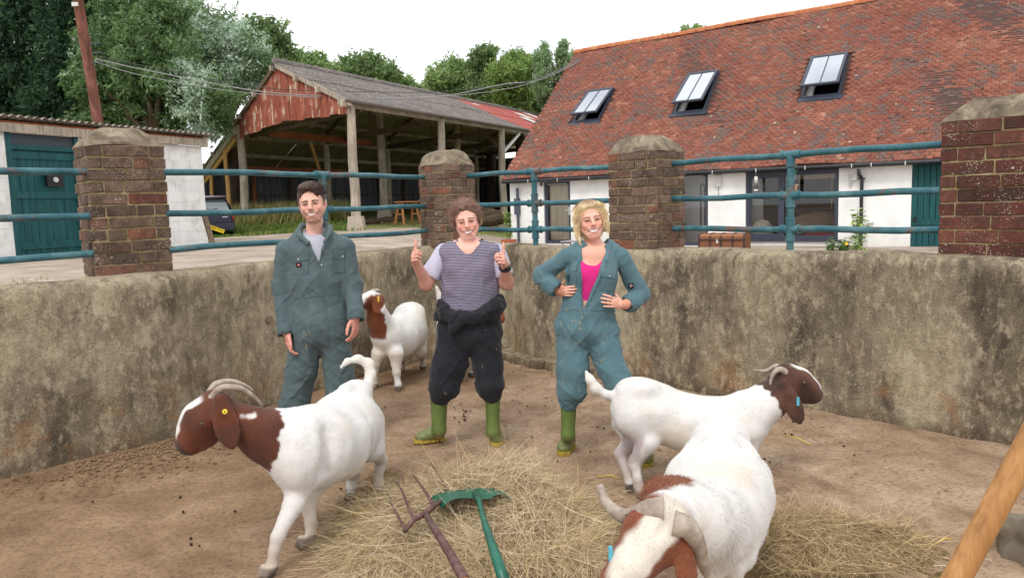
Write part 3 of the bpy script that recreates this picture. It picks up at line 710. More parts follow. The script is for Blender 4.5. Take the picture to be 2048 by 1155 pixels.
def tile_frame(t, s, sag, rz, tilt):
    # top face follows the slope, lower edge lifted a little over the course below
    ca, sa = math.cos(rz*0.4), math.sin(rz*0.4)
    ex = e3*ca+s3*sa; ey = s3*ca-e3*sa; ey = ey*math.cos(tilt)-n3*math.sin(tilt); nz = np.cross(ex, ey)
    return np.stack([ex, ey, nz], 1), O3+e3*t+s3*s+n3*(sag+0.012)+np.array([0, 0, twist(t, s/sec)])
def score(tt):
    M, o = tile_frame(*tt); v = o-_C; w_ = v@_F; px = 1024+FPX*(v@_R)/w_; py = 577.5-FPX*(v@_U)/w_
    vis = (1005 < px < 1895 and 0 < py and not (1220 < px < 1350 and py > 275))
    return (0 if vis else 1000)+np.linalg.norm(v)
order = sorted(range(len(tiles)), key=lambda i: score(tiles[i])); nearset = set(order[:300])
tmesh = mesh_data('tile', tile_geo(), TF.copy(), 'tile')
VV, FF = [], []
base = tile_geo(); cnt = 0
for i, tt in enumerate(tiles):
    M, o = tile_frame(*tt)
    if i in nearset:
        ob = bpy.data.objects.new('tile', tmesh); COL.objects.link(ob); mm = Matrix(((*M[0], o[0]), (*M[1], o[1]), (*M[2], o[2]), (0, 0, 0, 1)))
        ob.matrix_world = mm; ob.parent = roof_o; ob.matrix_parent_inverse = wmat(roof_o).inverted()
    else:
        VV.append(base@M.T+o); FF.append(TF+cnt); cnt += 8
far = mobj('tile_field', np.concatenate(VV), np.concatenate(FF), 'tile_far', roof_o); far['kind'] = 'stuff'
for i in range(int(HLEN/0.32)):
    t = i*0.32; z = EAVE+PITCHR*HW+0.02+0.012*math.sin(t*1.3)+twist(t, HW); pts = []
    m = MB(); V0 = []
    for tt in (t, t+0.31):
        for a in range(7):
            an = math.pi*(a/6)*1.1-0.05*math.pi; V0.append(Hp(tt, HW-0.13*math.cos(an), z-0.05+0.13*math.sin(an)))
    m.v = V0; m.f = [(a, a+1, a+8, a+7) for a in range(6)]+[tuple(range(6, -1, -1)), tuple(range(7, 14))]
    m.obj('ridge_tile', 'ridge', roof_o)
m = MB(); m.beam(Hp(0.0, 0.06, EAVE-0.08), Hp(HLEN, 0.06, EAVE-0.08), 0.03, 0.10); m.obj('eaves_board', 'bakelite', house)
m = MB(); m.tube([Hp(0.02, -0.02, EAVE-0.075), Hp(HLEN, -0.02, EAVE-0.075)], 0.045, 10); smooth_by_angle(m.obj('gutter', 'blackpipe', house, True))
for px in (1056, 1115, 1178, 1425, 1512, 1610, 1703, 1742, 1810):
    t = h_plane(px, 350, -0.05)[0]; m = MB().box(Hp(t, -0.075, EAVE-0.085), (0.02, 0.012, 0.09)); m.obj('gutter_clip', 'whiteplastic', house)
# roof windows
def Rp(t, w, h): return tuple(O3+e3*t+s3*(w*sec)+n3*h+np.array([0, 0, twist(t, w)]))
for (t0, t1, w0, w1) in skyr:
    rw = empty('roof_window', Rp((t0+t1)/2, w0, 0)); P(rw, house)
    def rbox(m, a0, a1, b0, b1, h0, h1, fn=Rp):
        return m.quadbox([fn(a0, b0, h0), fn(a1, b0, h0), fn(a1, b1, h0), fn(a0, b1, h0), fn(a0, b0, h1), fn(a1, b0, h1), fn(a1, b1, h1), fn(a0, b1, h1)])
    f = 0.06; m = MB(); rbox(m, t0, t1, w0, w0+f/sec, -.05, .05); rbox(m, t0, t1, w1-f/sec, w1, -.05, .07); rbox(m, t0, t0+f, w0+f/sec, w1-f/sec, -.05, .055); rbox(m, t1-f, t1, w0+f/sec, w1-f/sec, -.05, .055)
    m.obj('frame', 'anthracite', rw)
    m = MB(); rbox(m, t0-.06, t1+.06, w0-.11, w0, -.005, .035); m.obj('flashing_apron', 'anthracite', rw)
    # opened top-hung sash
    ang = 0.13; Ls = (w1-w0)*sec-0.03
    def Sp(a, b, h):      # b: distance down from the top hinge
        return tuple(O3+e3*a+s3*(w1*sec-0.02)+np.array([0, 0, twist(a, w1)]) - (s3*math.cos(ang)-n3*math.sin(ang))*b + (n3*math.cos(ang)+s3*math.sin(ang))*(h+0.06))
    m = MB(); g = 0.075
    rbox(m, t0+.01, t1-.01, 0, g, 0, .05, Sp); rbox(m, t0+.01, t1-.01, Ls-g, Ls, 0, .05, Sp); rbox(m, t0+.01, t0+.01+g, g, Ls-g, 0, .05, Sp); rbox(m, t1-.01-g, t1-.01, g, Ls-g, 0, .05, Sp)
    m.obj('sash', 'anthracite', rw)
    m = MB(); tm = (t0+t1)/2; rbox(m, tm-.012, tm+.012, g, Ls-g, .02, .045, Sp); m.obj('glazing_bar', 'anthracite', rw)
    for a, b in ((t0+.01+g, tm-.012), (tm+.012, t1-.01-g)):
        m = MB(); rbox(m, a, b, g, Ls-g, .022, .03, Sp); m.obj('pane', 'skyglass', rw)
    m = MB(); rbox(m, t0+f, t0+f+.18, w0+f/sec, w1-f/sec, -.16, -.06); m.obj('reveal', 'whiteplastic', rw)
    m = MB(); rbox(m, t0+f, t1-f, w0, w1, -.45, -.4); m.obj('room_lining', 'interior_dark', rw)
# doors and window
def frame4(t0, t1, z0, z1, f, w, d, fb=None):
    m = MB(); fb = f if fb is None else fb
    wall_box(m, t0, t0+f, z0, z1, w, w+d); wall_box(m, t1-f, t1, z0, z1, w, w+d); wall_box(m, t0+f, t1-f, z1-f, z1, w, w+d); wall_box(m, t0+f, t1-f, z0, z0+fb, w, w+d); return m
def pane_obj(t0, t1, z0, z1, w, mat, parent, name='pane'):
    m = MB(); wall_box(m, t0, t1, z0, z1, w, w+.012); return m.obj(name, mat, parent)
for key in ('door1', 'door2'):
    t0, t1, z0, z1 = ops[key]; D = empty('door', Hp((t0+t1)/2, WW, z0)); P(D, house)
    frame4(t0, t1, z0, z1, .09, WW+.06, .08).obj('door_frame', 'anthracite', D)
    pane_obj(t0+.09, t1-.09, z0+.09, z1-.09, WW+.10, 'glass', D)
    m = MB(); wall_box(m, t0+.12, t1-.15, z1-.085, z1-.06, WW+.045, WW+.059); m.obj('vent_strip', 'steel', D)
    side = t1-.06 if key == 'door1' else t0+.06
    m = MB(); wall_box(m, side-.02, side+.02, z0+.85, z0+1.1, WW+.035, WW+.058); hx = -.14 if key == 'door1' else .14
    m.tube([Hp(side, WW+.01, z0+1.0), Hp(side+hx, WW+.01, z0+1.0)], .012, 8); m.obj('handle', 'steel', D)
    if key == 'door1':
        n = 40; V = []; 
        for i in range(n+1):
            t = t0+.1+(t1-t0-.2)*i/n
            for z in (z0+.1, z1-.1): V.append(Hp(t, WW+.22+.035*math.sin(i*1.25)+.015*math.sin(i*3.1), z))
        mobj('curtain', V, [(2*i, 2*i+2, 2*i+3, 2*i+1) for i in range(n)], 'curtain', D, True)
    else:
        tm = (t0+t1)/2; pts = [Hp(tm-.06, 1.2, z0+.5)]+[Hp(tm-.06+.12*(0.5-0.5*math.cos(a)), 1.2, z0+1.55+.13*math.sin(a)) for a in np.linspace(0, math.pi, 9)]+[Hp(tm+.06, 1.2, z0+.5)]
        MB().tube(pts, .016, 8).obj('hose', 'hose', D, True)
        m = MB(); wall_box(m, t0-.5, t1+1.2, .22, EAVE+.1, 1.3, 1.36); m.obj('hall_wall', 'whiteplastic', D)
        for k in range(3): m = MB(); wall_box(m, t0+.1+k*.32, t0+.38+k*.32, .5, 2.05, 1.26, 1.295); m.obj('door_panel', 'whiteplastic', D)
t0, t1, z0, z1 = ops['window']; Wn = empty('window', Hp((t0+t1)/2, WW, z0)); P(Wn, house)
frame4(t0, t1, z0, z1, .09, WW+.05, .09, .1).obj('window_frame', 'anthracite', Wn)
tmul = h_plane(1563, 420, WW)[0]
m = MB(); wall_box(m, tmul-.05, tmul+.05, z0+.1, z1-.09, WW+.047, WW+.14); m.obj('mullion', 'anthracite', Wn)
m = MB(); wall_box(m, t0+.09, t1-.09, z1-.19, z1-.09, WW+.05, WW+.12); m.obj('head_panel', 'anthracite', Wn)
m = MB(); wall_box(m, t0-.04, t1+.07, z0-.05, z0, WW-.05, WW+.1); m.obj('sill', 'anthracite', Wn)
frame4(t0+.095, tmul-.055, z0+.105, z1-.195, .045, WW+.075, .03).obj('casement', 'anthracite', Wn)
pane_obj(t0+.14, tmul-.10, z0+.15, z1-.24, WW+.092, 'glass', Wn); pane_obj(tmul+.05, t1-.09, z0+.1, z1-.19, WW+.092, 'glass', Wn)
m = MB()
for k in range(5): wall_box(m, tmul+.06, t1-.1, z1-.30+k*.025, z1-.279+k*.025, WW+.2, WW+.215)
m.obj('blind', 'blindwood', Wn)
m = MB(); wall_box(m, t1-.2, t1-.185, z0+.75, z1-.3, WW+.2, WW+.21); m.obj('blind_cord', 'blindwood', Wn)
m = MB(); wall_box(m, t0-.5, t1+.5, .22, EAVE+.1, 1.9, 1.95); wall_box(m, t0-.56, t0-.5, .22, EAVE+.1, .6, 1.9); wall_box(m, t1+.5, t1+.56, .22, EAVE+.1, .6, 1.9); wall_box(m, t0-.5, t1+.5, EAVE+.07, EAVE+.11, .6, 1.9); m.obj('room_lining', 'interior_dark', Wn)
def blob(name, c, r, mat, parent, seed=0, n=14, amp=.12, sq=1.0):
    V = []; Fc = []
    for i in range(n+1):
        th = math.pi*i/n
        for j in range(2*n):
            ph = math.pi*j/n; q = np.array([math.sin(th)*math.cos(ph), math.sin(th)*math.sin(ph), math.cos(th)]); q = np.sign(q)*np.abs(q)**sq; V.append(q)
    V = np.array(V); k = 1+amp*fbm(V+seed*3.3, 2.2, 3); V = V*k[:, None]*np.array(r)+np.array(c)
    for i in range(n):
        for j in range(2*n): Fc.append((i*2*n+j, i*2*n+(j+1) % (2*n), (i+1)*2*n+(j+1) % (2*n), (i+1)*2*n+j)[::-1])
    return mobj(name, V, np.array(Fc), mat, parent, True)
def at_house(px, py, w): t, z = h_plane(px, py, w); return Hp(t, w, z)
tag(blob('cushion', at_house(1522, 462, .75), (.32, .2, .30), 'cushion_cream', None, 1, sq=.8), 'cream cushion standing inside the lower window corner', 'cushion')
tag(blob('sofa_seat', at_house(1640, 445, 1.2), (.75, .3, .28), 'sofa', None, 2, sq=.7), 'dim brown sofa behind the big window', 'sofa')
tag(blob('cushion', at_house(1645, 474, .8), (.5, .2, .14), 'cushion_red', None, 3, sq=.8), 'red cushion on the sill inside the big window', 'cushion')
t0, t1, z0, z1 = ops['gdoor']; G = empty('plank_door', Hp((t0+t1)/2, WW, z0)); P(G, house)
npl = 11
for k in range(npl):
    a = t0+(t1-t0)*k/npl; m = MB(); wall_box(m, a+.006, a+(t1-t0)/npl-.006, z0, z1-.06, WW+.03+.004*(k % 2), WW+.07); m.obj('plank', 'greendoor', G)
m = MB(); wall_box(m, t0, t1, z0+.82, z0+.95, WW+.005, WW+.031); m.obj('cross_rail', 'greendoor', G)
m = MB(); wall_box(m, t0, t1, z1-.06, z1, WW+.0, WW+.09); m.obj('lintel', 'greendoor', G)
m = MB(); m.box(Hp(t0+.08, WW-.01, z0+.95), (.06, .03, .12)); m.obj('latch', 'bakelite', G)
# pipes and fittings on the front
def pipe(px, pyt, pyb, r, mat, name, w=.2, top=True):
    t, zt = h_plane(px, pyt, w); zb = h_plane(px, pyb, w)[1]; m = MB()
    pts = [Hp(t, w, zb), Hp(t, w, zt-.15)]
    if top: pts += [Hp(t-.05, w-.06, zt-.05), Hp(t-.05, w-.2, zt+.05)]
    m.tube(pts, r, 10); return smooth_by_angle(m.obj(name, mat, house, True))
pipe(1724, 345, 520, .042, 'blackpipe', 'downpipe')
t, z = h_plane(1723, 357, .2); MB().box(Hp(t, .2, z), (.16, .06, .03)).obj('pipe_bracket', 'blackpipe', house)
pipe(1034, 366, 500, .042, 'greypipe', 'downpipe', top=False); t, z = h_plane(1034.5, 413, .2); MB().box(Hp(t, .2, z), (.16, .12, .5), Matrix.Rotation(math.atan2(HE[1], HE[0]), 3, 'Z')).obj('pipe_box', 'greypipe', house)
RH = Matrix.Rotation(math.atan2(HE[1], HE[0]), 3, 'Z')
def wall_fit(px0, px1, py0, py1, depth, mat, name):
    ta, zb = h_plane(px0, py1, WW); tb, zt = h_plane(px1, py0, WW); m = MB(); m.box(Hp((ta+tb)/2, WW-depth/2, (zb+zt)/2), (tb-ta, depth, zt-zb), RH); return m.obj(name, mat, house)
wall_fit(1431, 1444, 350, 373, .08, 'whiteplastic', 'meter_box'); wall_fit(1437, 1438, 373, 394, .02, 'wire', 'cable')
wall_fit(1701, 1715, 336, 360, .09, 'whiteplastic', 'vent_box')
for k in range(5): wall_fit(1698, 1706, 349+k*5, 351+k*5, .12-.012*k, 'steel', 'vent_louvre')
wall_fit(1082, 1085, 365, 372, .06, 'greypipe', 'light_fitting')
wall_fit(1735, 1747, 443, 446, .12, 'whiteplastic', 'hose_bracket'); wall_fit(1733, 1735, 446, 500, .04, 'whiteplastic', 'cable_conduit')
# things by the house
# bird feeders hanging under the eaves
for i, (px, y0, y1, lab, seed) in enumerate(((1512, 338, 382, 'clear tube bird feeder hanging before the narrow window pane', False), (1591, 332, 386, 'green-based bird feeder hanging from a bright green cord', True))):
    a = at_house(px, y0, 0.0); b = at_house(px, y1, 0.0); rt = empty('bird_feeder', b, lab, 'bird feeder'); h = a[2]-b[2]
    MB().tube([(a[0], a[1], EAVE-.03), (a[0], a[1], b[2]+h*.62)], .006, 6).obj('hanging_cord', 'cord_green' if seed else 'wire', rt)
    if seed:
        m = MB().tube([(a[0]-.05, a[1], a[2]+.02), (a[0], a[1]-.02, a[2]-.04), (a[0]+.05, a[1], a[2]-.12)], .012, 6).tube([(a[0]-.06, a[1], a[2]-.03), (a[0]+.04, a[1], a[2]+.01)], .012, 6); m.obj('cord_knot', 'cord_green', rt)
    MB().tube([(b[0], b[1], b[2]+.04), (b[0], b[1], b[2]+h*.62)], .042, 12).obj('seed_tube', 'feeder_seed' if seed else 'glass', rt, True)
    MB().tube([(b[0], b[1], b[2]+h*.34), (b[0], b[1], b[2]+h*.66)], .045, 12).obj('upper_tube', 'greypipe' if seed else 'whiteplastic', rt, True)
    MB().tube([(b[0], b[1], b[2]), (b[0], b[1], b[2]+.045)], [.06, .05], 12).obj('base_tray', 'feeder_green' if seed else 'whiteplastic', rt, True)
    MB().tube([(b[0]-.09, b[1], b[2]+h*.3), (b[0]+.09, b[1], b[2]+h*.3)], .006, 6).obj('perch', 'steel', rt)
# travelling chest
c0 = gy(1396, 494, 18.6); c1 = gy(1490, 494, 18.0); dirc = (c1-c0); wch = np.linalg.norm(dirc[:2]); dirc /= np.linalg.norm(dirc); nb = np.array([-dirc[1], dirc[0], 0]); zt = gy(1440, 466, 18.3)[2]; zb = float(yard_z(2.5, 18.3))
CH = empty('travelling_chest', (*((c0+c1)/2)[:2], zb), 'old brown domed travelling chest with iron straps outside the glass door', 'chest')
def chest_pt(u, v, z): q = c0+dirc*u*wch+nb*v; return (q[0], q[1], z)
hb = zt-0.14
m = MB(); m.quadbox([chest_pt(0, 0, zb), chest_pt(1, 0, zb), chest_pt(1, .5, zb), chest_pt(0, .5, zb), chest_pt(0, 0, hb), chest_pt(1, 0, hb), chest_pt(1, .5, hb), chest_pt(0, .5, hb)]); m.obj('body', 'chest_wood', CH)
V = []; nA = 9
for u in (0, 1):
    for k in range(nA): a = math.pi*k/(nA-1); V.append(chest_pt(u, .25-.255*math.cos(a), hb+.005+.13*math.sin(a)**.8))
mobj('lid', V, [(k, k+1, nA+k+1, nA+k) for k in range(nA-1)]+[tuple(range(nA-1, -1, -1)), tuple(range(nA, 2*nA))], 'chest_wood', CH)
for u in (0.0, .24, .47, .72, .955):
    V = []
    for uu in (u, u+.045):
        for k in range(nA): a = math.pi*k/(nA-1); V.append(chest_pt(uu, .25-.263*math.cos(a), hb+.012+.132*math.sin(a)**.8))
        
    mobj('strap', V, [(k, k+1, nA+k+1, nA+k) for k in range(nA-1)], 'chest_iron', CH)
    m = MB(); m.quadbox([chest_pt(u, -.008, zb), chest_pt(u+.045, -.008, zb), chest_pt(u+.045, .01, zb), chest_pt(u, .01, zb), chest_pt(u, -.008, hb), chest_pt(u+.045, -.008, hb), chest_pt(u+.045, .01, hb), chest_pt(u, .01, hb)]); m.obj('strap', 'chest_iron', CH)
for zz, mt in ((hb-.03, 'chest_iron'), (hb+.07, 'chest_slat')):
    m = MB(); y_ = -.012 if mt == 'chest_iron' else .03; m.quadbox([chest_pt(.05, y_-.012, zz), chest_pt(.95, y_-.012, zz), chest_pt(.95, y_+.02, zz), chest_pt(.05, y_+.02, zz), chest_pt(.05, y_-.012, zz+.035), chest_pt(.95, y_-.012, zz+.035), chest_pt(.95, y_+.02, zz+.035), chest_pt(.05, y_+.02, zz+.035)]); m.obj('slat', mt, CH)
MB().box(chest_pt(.42, -.02, hb-.05), (.05, .02, .1)).obj('hasp', 'steel', CH)
# grey metal garden table behind the person in the pink top's head
q = gy(1160, 482, 20.5); TB = empty('garden_table', (q[0], q[1], .3), 'grey metal garden table half hidden behind the person in the pink top', 'table')
MB().box((q[0], q[1], q[2]), (.9, .55, .03), RH).obj('table_top', 'tablemetal', TB)
for sx in (-.4, .4):
    for sy in (-.22, .22):
        o3 = RH @ Vector((sx, sy, 0)); MB().tube([(q[0]+o3.x, q[1]+o3.y, .28), (q[0]+o3.x, q[1]+o3.y, q[2]-.016)], .02, 8).obj('leg', 'tablemetal', TB)
# plants
def leafy(root, base, h, n, leaf, mat, spread, name='leaf', stems=1, seed=0, petals=0):
    rg = random.Random(seed)
    for s in range(stems):
        bx = Vector(base)+Vector((rg.uniform(-spread, spread)*.5, rg.uniform(-spread, spread)*.5, 0)) if stems > 1 else Vector(base)
        top = bx+Vector((rg.uniform(-.06, .06), rg.uniform(-.06, .06), h*rg.uniform(.75, 1)))
        MB().tube([bx, (bx+top)/2+Vector((.02, 0, 0)), top], [.012, .009, .004], 6).obj('stem', 'leaf_mid', root)
        V, Fc = [], []
        for k in range(n):
            u = rg.uniform(.15, 1.0); p = bx.lerp(top, u); a = rg.uniform(0, 6.28); d = Vector((math.cos(a), math.sin(a), rg.uniform(-.3, .6))).normalized(); l = leaf*rg.uniform(.6, 1.2)
            sd = d.cross(Vector((0, 0, 1))).normalized()*l*.28; p0 = p+d*.02; b0 = len(V)
            V += [tuple(p0), tuple(p0+d*l*.5+sd), tuple(p0+d*l-Vector((0, 0, l*.25))), tuple(p0+d*l*.5-sd)]; Fc.append((b0, b0+1, b0+2, b0+3))
        o = mobj('foliage', V, Fc, mat, root); o['kind'] = 'stuff'
q = gy(1018, 482, 22.6); PT = empty('potted_shrub', (q[0], q[1], q[2]-.25), 'small upright shrub in a terracotta pot at the house corner', 'plant')
MB().tube([(q[0], q[1], q[2]-.3), (q[0], q[1], q[2]), ], [.15, .21], 16).tube([(q[0], q[1], q[2]-.02), (q[0], q[1], q[2]+.05)], [.235, .235], 16).obj('pot', 'terracotta', PT, False)
leafy(PT, (q[0], q[1], q[2]+.03), .95, 190, .13, 'leaf_pale', .1, seed=4)
q = gy(1715, 500, 15.8); PV = empty('climbing_plant', (q[0], q[1], .3), 'pale green leafy climber growing in front of the black downpipe', 'plant'); leafy(PV, (q[0], q[1], .3), 1.05, 60, .16, 'leaf_pale', .3, stems=3, seed=6)
q = gy(1690, 500, 15.4); PF = empty('flowering_plant', (q[0], q[1], .3), 'low bushy plant with yellow flowers under the window sill', 'plant'); leafy(PF, (q[0], q[1], .3), .42, 60, .11, 'leaf_mid', .5, stems=6, seed=8)
for k in range(2):
    rr = random.Random(k+40); c = (q[0]+rr.uniform(-.22, .25), q[1]+rr.uniform(-.2, .1), .3+rr.uniform(.3, .45)); V = [c]; n = 7
    for j in range(n): V.append((c[0]+.034*math.cos(6.28*j/n), c[1]-.02+.01*math.sin(3*j), c[2]+.034*math.sin(6.28*j/n)))
    mobj('flower', V, [(0, 1+j, 1+(j+1) % n) for j in range(n)], 'petal_yellow', PF)
# ================================================================== open barn
BR0 = np.array([-4.57, 23.0]); BU = np.array([-0.621, 0.784]); BU /= np.linalg.norm(BU); BV = np.array([0.46, 0.888]); BV /= np.linalg.norm(BV)
BEZ, BAZ, BSP, BLEN = 4.66, 6.46, 10.2, 23.0; bsl = (BAZ-BEZ)/(BSP/2); BEXT = 13.9
def Bp(s, t, z): q = BR0+BU*s+BV*t; return (q[0], q[1], z)
def brz(s): return BAZ-bsl*abs(s-BSP/2)
barn = empty('open_barn', Bp(BSP/2, BLEN/2, .9), 'large open-sided timber barn with rusty red gable and grey corrugated roof', 'barn')
def sheet(a_fn, n, u0, u1, name, mat, parent, amp=.028, wl=.15):
    """corrugated strip; a_fn(u, e, h) -> point, u across corrugations, e in (0,1) along"""
    V = []; k = int((u1-u0)/wl*6)+1
    for i in range(k):
        u = u0+(u1-u0)*i/(k-1); h = amp*math.sin(2*math.pi*u/wl)
        for e in range(n+1): V.append(a_fn(u, e/n, h))
    Fc = [(i*(n+1)+e, (i+1)*(n+1)+e, (i+1)*(n+1)+e+1, i*(n+1)+e+1) for i in range(k-1) for e in range(n)]
    return mobj(name, V, Fc, mat, parent, True)
BRF = empty('roof', Bp(BSP/2, BLEN/2, BAZ)); P(BRF, barn)
nb_ = 22; tstep = (BLEN+.2)/nb_
for k in range(nb_):
    ta, tb = -.2+k*tstep, -.2+(k+1)*tstep; mt = 'asbestos' if (ta+tb)/2 < 11.3 else 'redroof'
    for e0, e1 in ((0, .52), (.48, 1.0)):
        dz = .012*(k % 2)+(.03 if e0 > 0 else 0)
        sheet(lambda u, e, h: Bp(-.25+(BSP/2+.25)*(e0+(e1-e0)*e), u, brz(-.25+(BSP/2+.25)*(e0+(e1-e0)*e))+.12+h+dz), 2, ta, tb+.03, 'roof_sheet', mt, BRF)
        sheet(lambda u, e, h: Bp(BSP/2+(BEXT-BSP/2)*(e0+(e1-e0)*e), u, brz(BSP/2+(BEXT-BSP/2)*(e0+(e1-e0)*e))+.12+h+dz), 2, ta, tb+.03, 'roof_sheet', 'underroof', BRF)
MB().tube([Bp(BSP/2, -.2, BAZ+.16), Bp(BSP/2, BLEN, BAZ+.16)], .14, 10).obj('ridge_cap', 'asbestos', BRF, True)
for (s, t, w_, l_) in ((1.6, 15, .8, 1.2), (3.0, 16.3, .8, 1.1), (4.2, 12.2, .7, 1.0), (3.6, 18.5, .8, 1.3)):
    m = MB(); z_ = lambda s_: brz(s_)+.2; m.quadbox([Bp(s, t, z_(s)-.02), Bp(s+l_, t, z_(s+l_)-.02), Bp(s+l_, t+w_, z_(s+l_)-.02), Bp(s, t+w_, z_(s)-.02), Bp(s, t, z_(s)), Bp(s+l_, t, z_(s+l_)), Bp(s+l_, t+w_, z_(s+l_)), Bp(s, t+w_, z_(s))]); m.obj('roof_light', 'whiteplastic', BRF)
# gable cladding: separate rusty sheets hung from the rafters
sw = .62; ng = int(9.3/sw)
for k in range(ng+1):
    s0 = -.1+k*sw; s1 = min(s0+sw+.03, 9.5)
    def gab(u, e, h, s0=s0):
        zt = brz(u)+.06; zb = 4.72+.10*math.sin(u*.33)+.035*math.sin(int(u/sw)*2.3)
        zb = min(4.36+.05*min(u, 10.2-u)+.03*math.sin(int(u/sw)*2.1), zt-.02)
        q = np.array(Bp(u, -.10, zt+(zb-zt)*e))-np.array([*(BV*(h+.012*(k % 2))), 0]); return tuple(q)
    sheet(gab, 3, s0, s1, 'gable_sheet', 'redsheet', barn, .022)
# barge boards and purlin ends
MB().beam(Bp(BSP/2, -.17, BAZ+.04), Bp(-.3, -.17, brz(-.3)+.04), .05, .14).obj('barge_board', 'oldwood', barn)
MB().beam(Bp(BSP/2, -.17, BAZ+.04), Bp(BEXT, -.17, brz(BEXT)+.04), .05, .16).obj('barge_board', 'darkwood', barn)
for s in (.2, 1.7, 3.3, 5.2, 7.0, 8.7, 10.3, 12.0, 13.6):
    MB().beam(Bp(s, -.36, brz(s)-.02), Bp(s, BLEN, brz(s)-.02), .09, .17).obj('purlin', 'oldwood', barn)
MB().beam(Bp(9.3, -.2, brz(9.3)-.25), Bp(BEXT, -.2, brz(BEXT)-.25), .09, .24).obj('lean_to_rafter', 'oldwood', barn)
MB().beam(Bp(9.5, -.12, brz(9.5)-.48), Bp(BEXT-.2, -.12, brz(BEXT-.2)-.48), .06, .16).obj('lean_to_brace', 'newwood', barn)
def bpost(s, t, r, mat, foot=True, top=None, taper=.8):
    q = Bp(s, t, 0); z0 = float(yard_z(q[0], q[1])); zt = (brz(s)-.1) if top is None else top
    pts = [(q[0]+.02*math.sin(i*2.1+s), q[1], z0+(.35 if foot else -.1)+(zt-z0-(.35 if foot else -.1))*i/4) for i in range(5)]
    smooth_by_angle(MB().tube(pts, [r, r*.96, r*.92, r*.88, r*taper], 12).obj('post', mat, barn, True))
    if foot:
        a = r*1.75; b = r*1.35
        MB().quadbox([(q[0]-a, q[1]-a, z0-.2), (q[0]+a, q[1]-a, z0-.2), (q[0]+a, q[1]+a, z0-.2), (q[0]-a, q[1]+a, z0-.2), (q[0]-b, q[1]-b, z0+.42), (q[0]+b, q[1]-b, z0+.42), (q[0]+b, q[1]+b, z0+.42), (q[0]-b, q[1]+b, z0+.42)]).obj('post_foot', 'concrete_foot', barn)
for i, t in enumerate((0, 4.9, 9.4, 13.8, 18.2)): bpost(0, t, .15, 'oldwood', True, BEZ-.05)
for t in (0, 4.9, 9.4, 13.8, 18.2): bpost(9.2, t, .17 if t == 0 else .15, 'oldwood', t > 0)
bpost(10.75, -.15, .09, 'newwood', False); bpost(12.75, -.15, .08, 'newwood', False)
for t in (5.5, 11.5): bpost(5.0, t, .17, 'oldwood', True, brz(5.0)-.2)
MB().beam(Bp(0, -.4, BEZ-.02), Bp(0, BLEN, BEZ-.02), .12, .22).obj('eaves_beam', 'oldwood', barn)
MB().tube([Bp(-.32, -.4, BEZ+.0), Bp(-.32, BLEN, BEZ-.02)], .055, 10).obj('gutter', 'gutterdark', barn, True)
for t in (0, 4.9, 9.4, 13.8, 18.2):
    MB().beam(Bp(0, t+(.5 if t == 0 else 0), BEZ-.1), Bp(9.2, t+(.5 if t == 0 else 0), BEZ-.1), .09, .2).obj('tie_beam', 'darkwood', barn)
    MB().beam(Bp(0.1, t, BEZ-.02), Bp(BSP/2, t, BAZ-.12), .08, .16).obj('rafter', 'darkwood', barn)
    MB().beam(Bp(BSP/2, t, BAZ-.12), Bp(9.2, t, brz(9.2)-.15), .08, .16).obj('rafter', 'darkwood', barn)
    if t > 9: MB().beam(Bp(0, t+.05, 3.8), Bp(1.2, t+.05, BEZ-.15), .07, .12).obj('knee_brace', 'darkwood', barn)
    MB().beam(Bp(BSP/2, t, BAZ-.2), Bp(BSP/2, t, BEZ), .08, .12).obj('king_strut', 'darkwood', barn)
MB().beam(Bp(7.4, .6, 4.5), Bp(7.4, 6.8, 4.45), .06, .26).obj('board', 'redwood', barn)
MB().beam(Bp(11.5, 1.2, 3.4), Bp(11.5, 8.0, 3.4), .06, .26).obj('board', 'redwood', barn)
MB().beam(Bp(9.2, 4.5, 3.0), Bp(8.0, 3.2, 4.3), .1, .12).obj('brace', 'newwood', barn)
MB().beam(Bp(0, 9.4, 3.6), Bp(-.1, 10.9, 4.5), .07, .1).obj('brace', 'whiteplastic', barn)
# rear wall: corrugated sheets between rails, worn posts in front
zr0 = 1.0
for k in range(29):
    t0_ = -.2+k*.8
    for lv, (za, zb_) in enumerate(((.9, 2.35), (2.30, 3.72))):
        j = random.uniform(-.06, .06) if lv else 0
        sheet(lambda u, e, h: tuple(np.array(Bp(13.7, u, za+(zb_+j-za)*e))+np.array([*(BU*h), 0])), 1, t0_, t0_+.82, 'rear_sheet', 'backsheet', barn, .02, .16)
MB().beam(Bp(13.6, -.2, 2.35), Bp(13.6, BLEN, 2.35), .1, .1).obj('rear_rail', 'darkwood', barn)
for k in range(10): bpost(13.5, .2+k*2.4, .11, 'redwood' if k % 3 == 1 else 'darkwood', False, 3.8)
for lv in range(2):
    for k in range(15):
        s0_ = -.2+k*.95
        sheet(lambda u, e, h: tuple(np.array(Bp(u, BLEN-.3, .5+lv*2.0+2.05*e))+np.array([*(BV*h), 0])), 1, s0_, s0_+.97, 'rear_sheet', 'backsheet', barn, .02, .16)
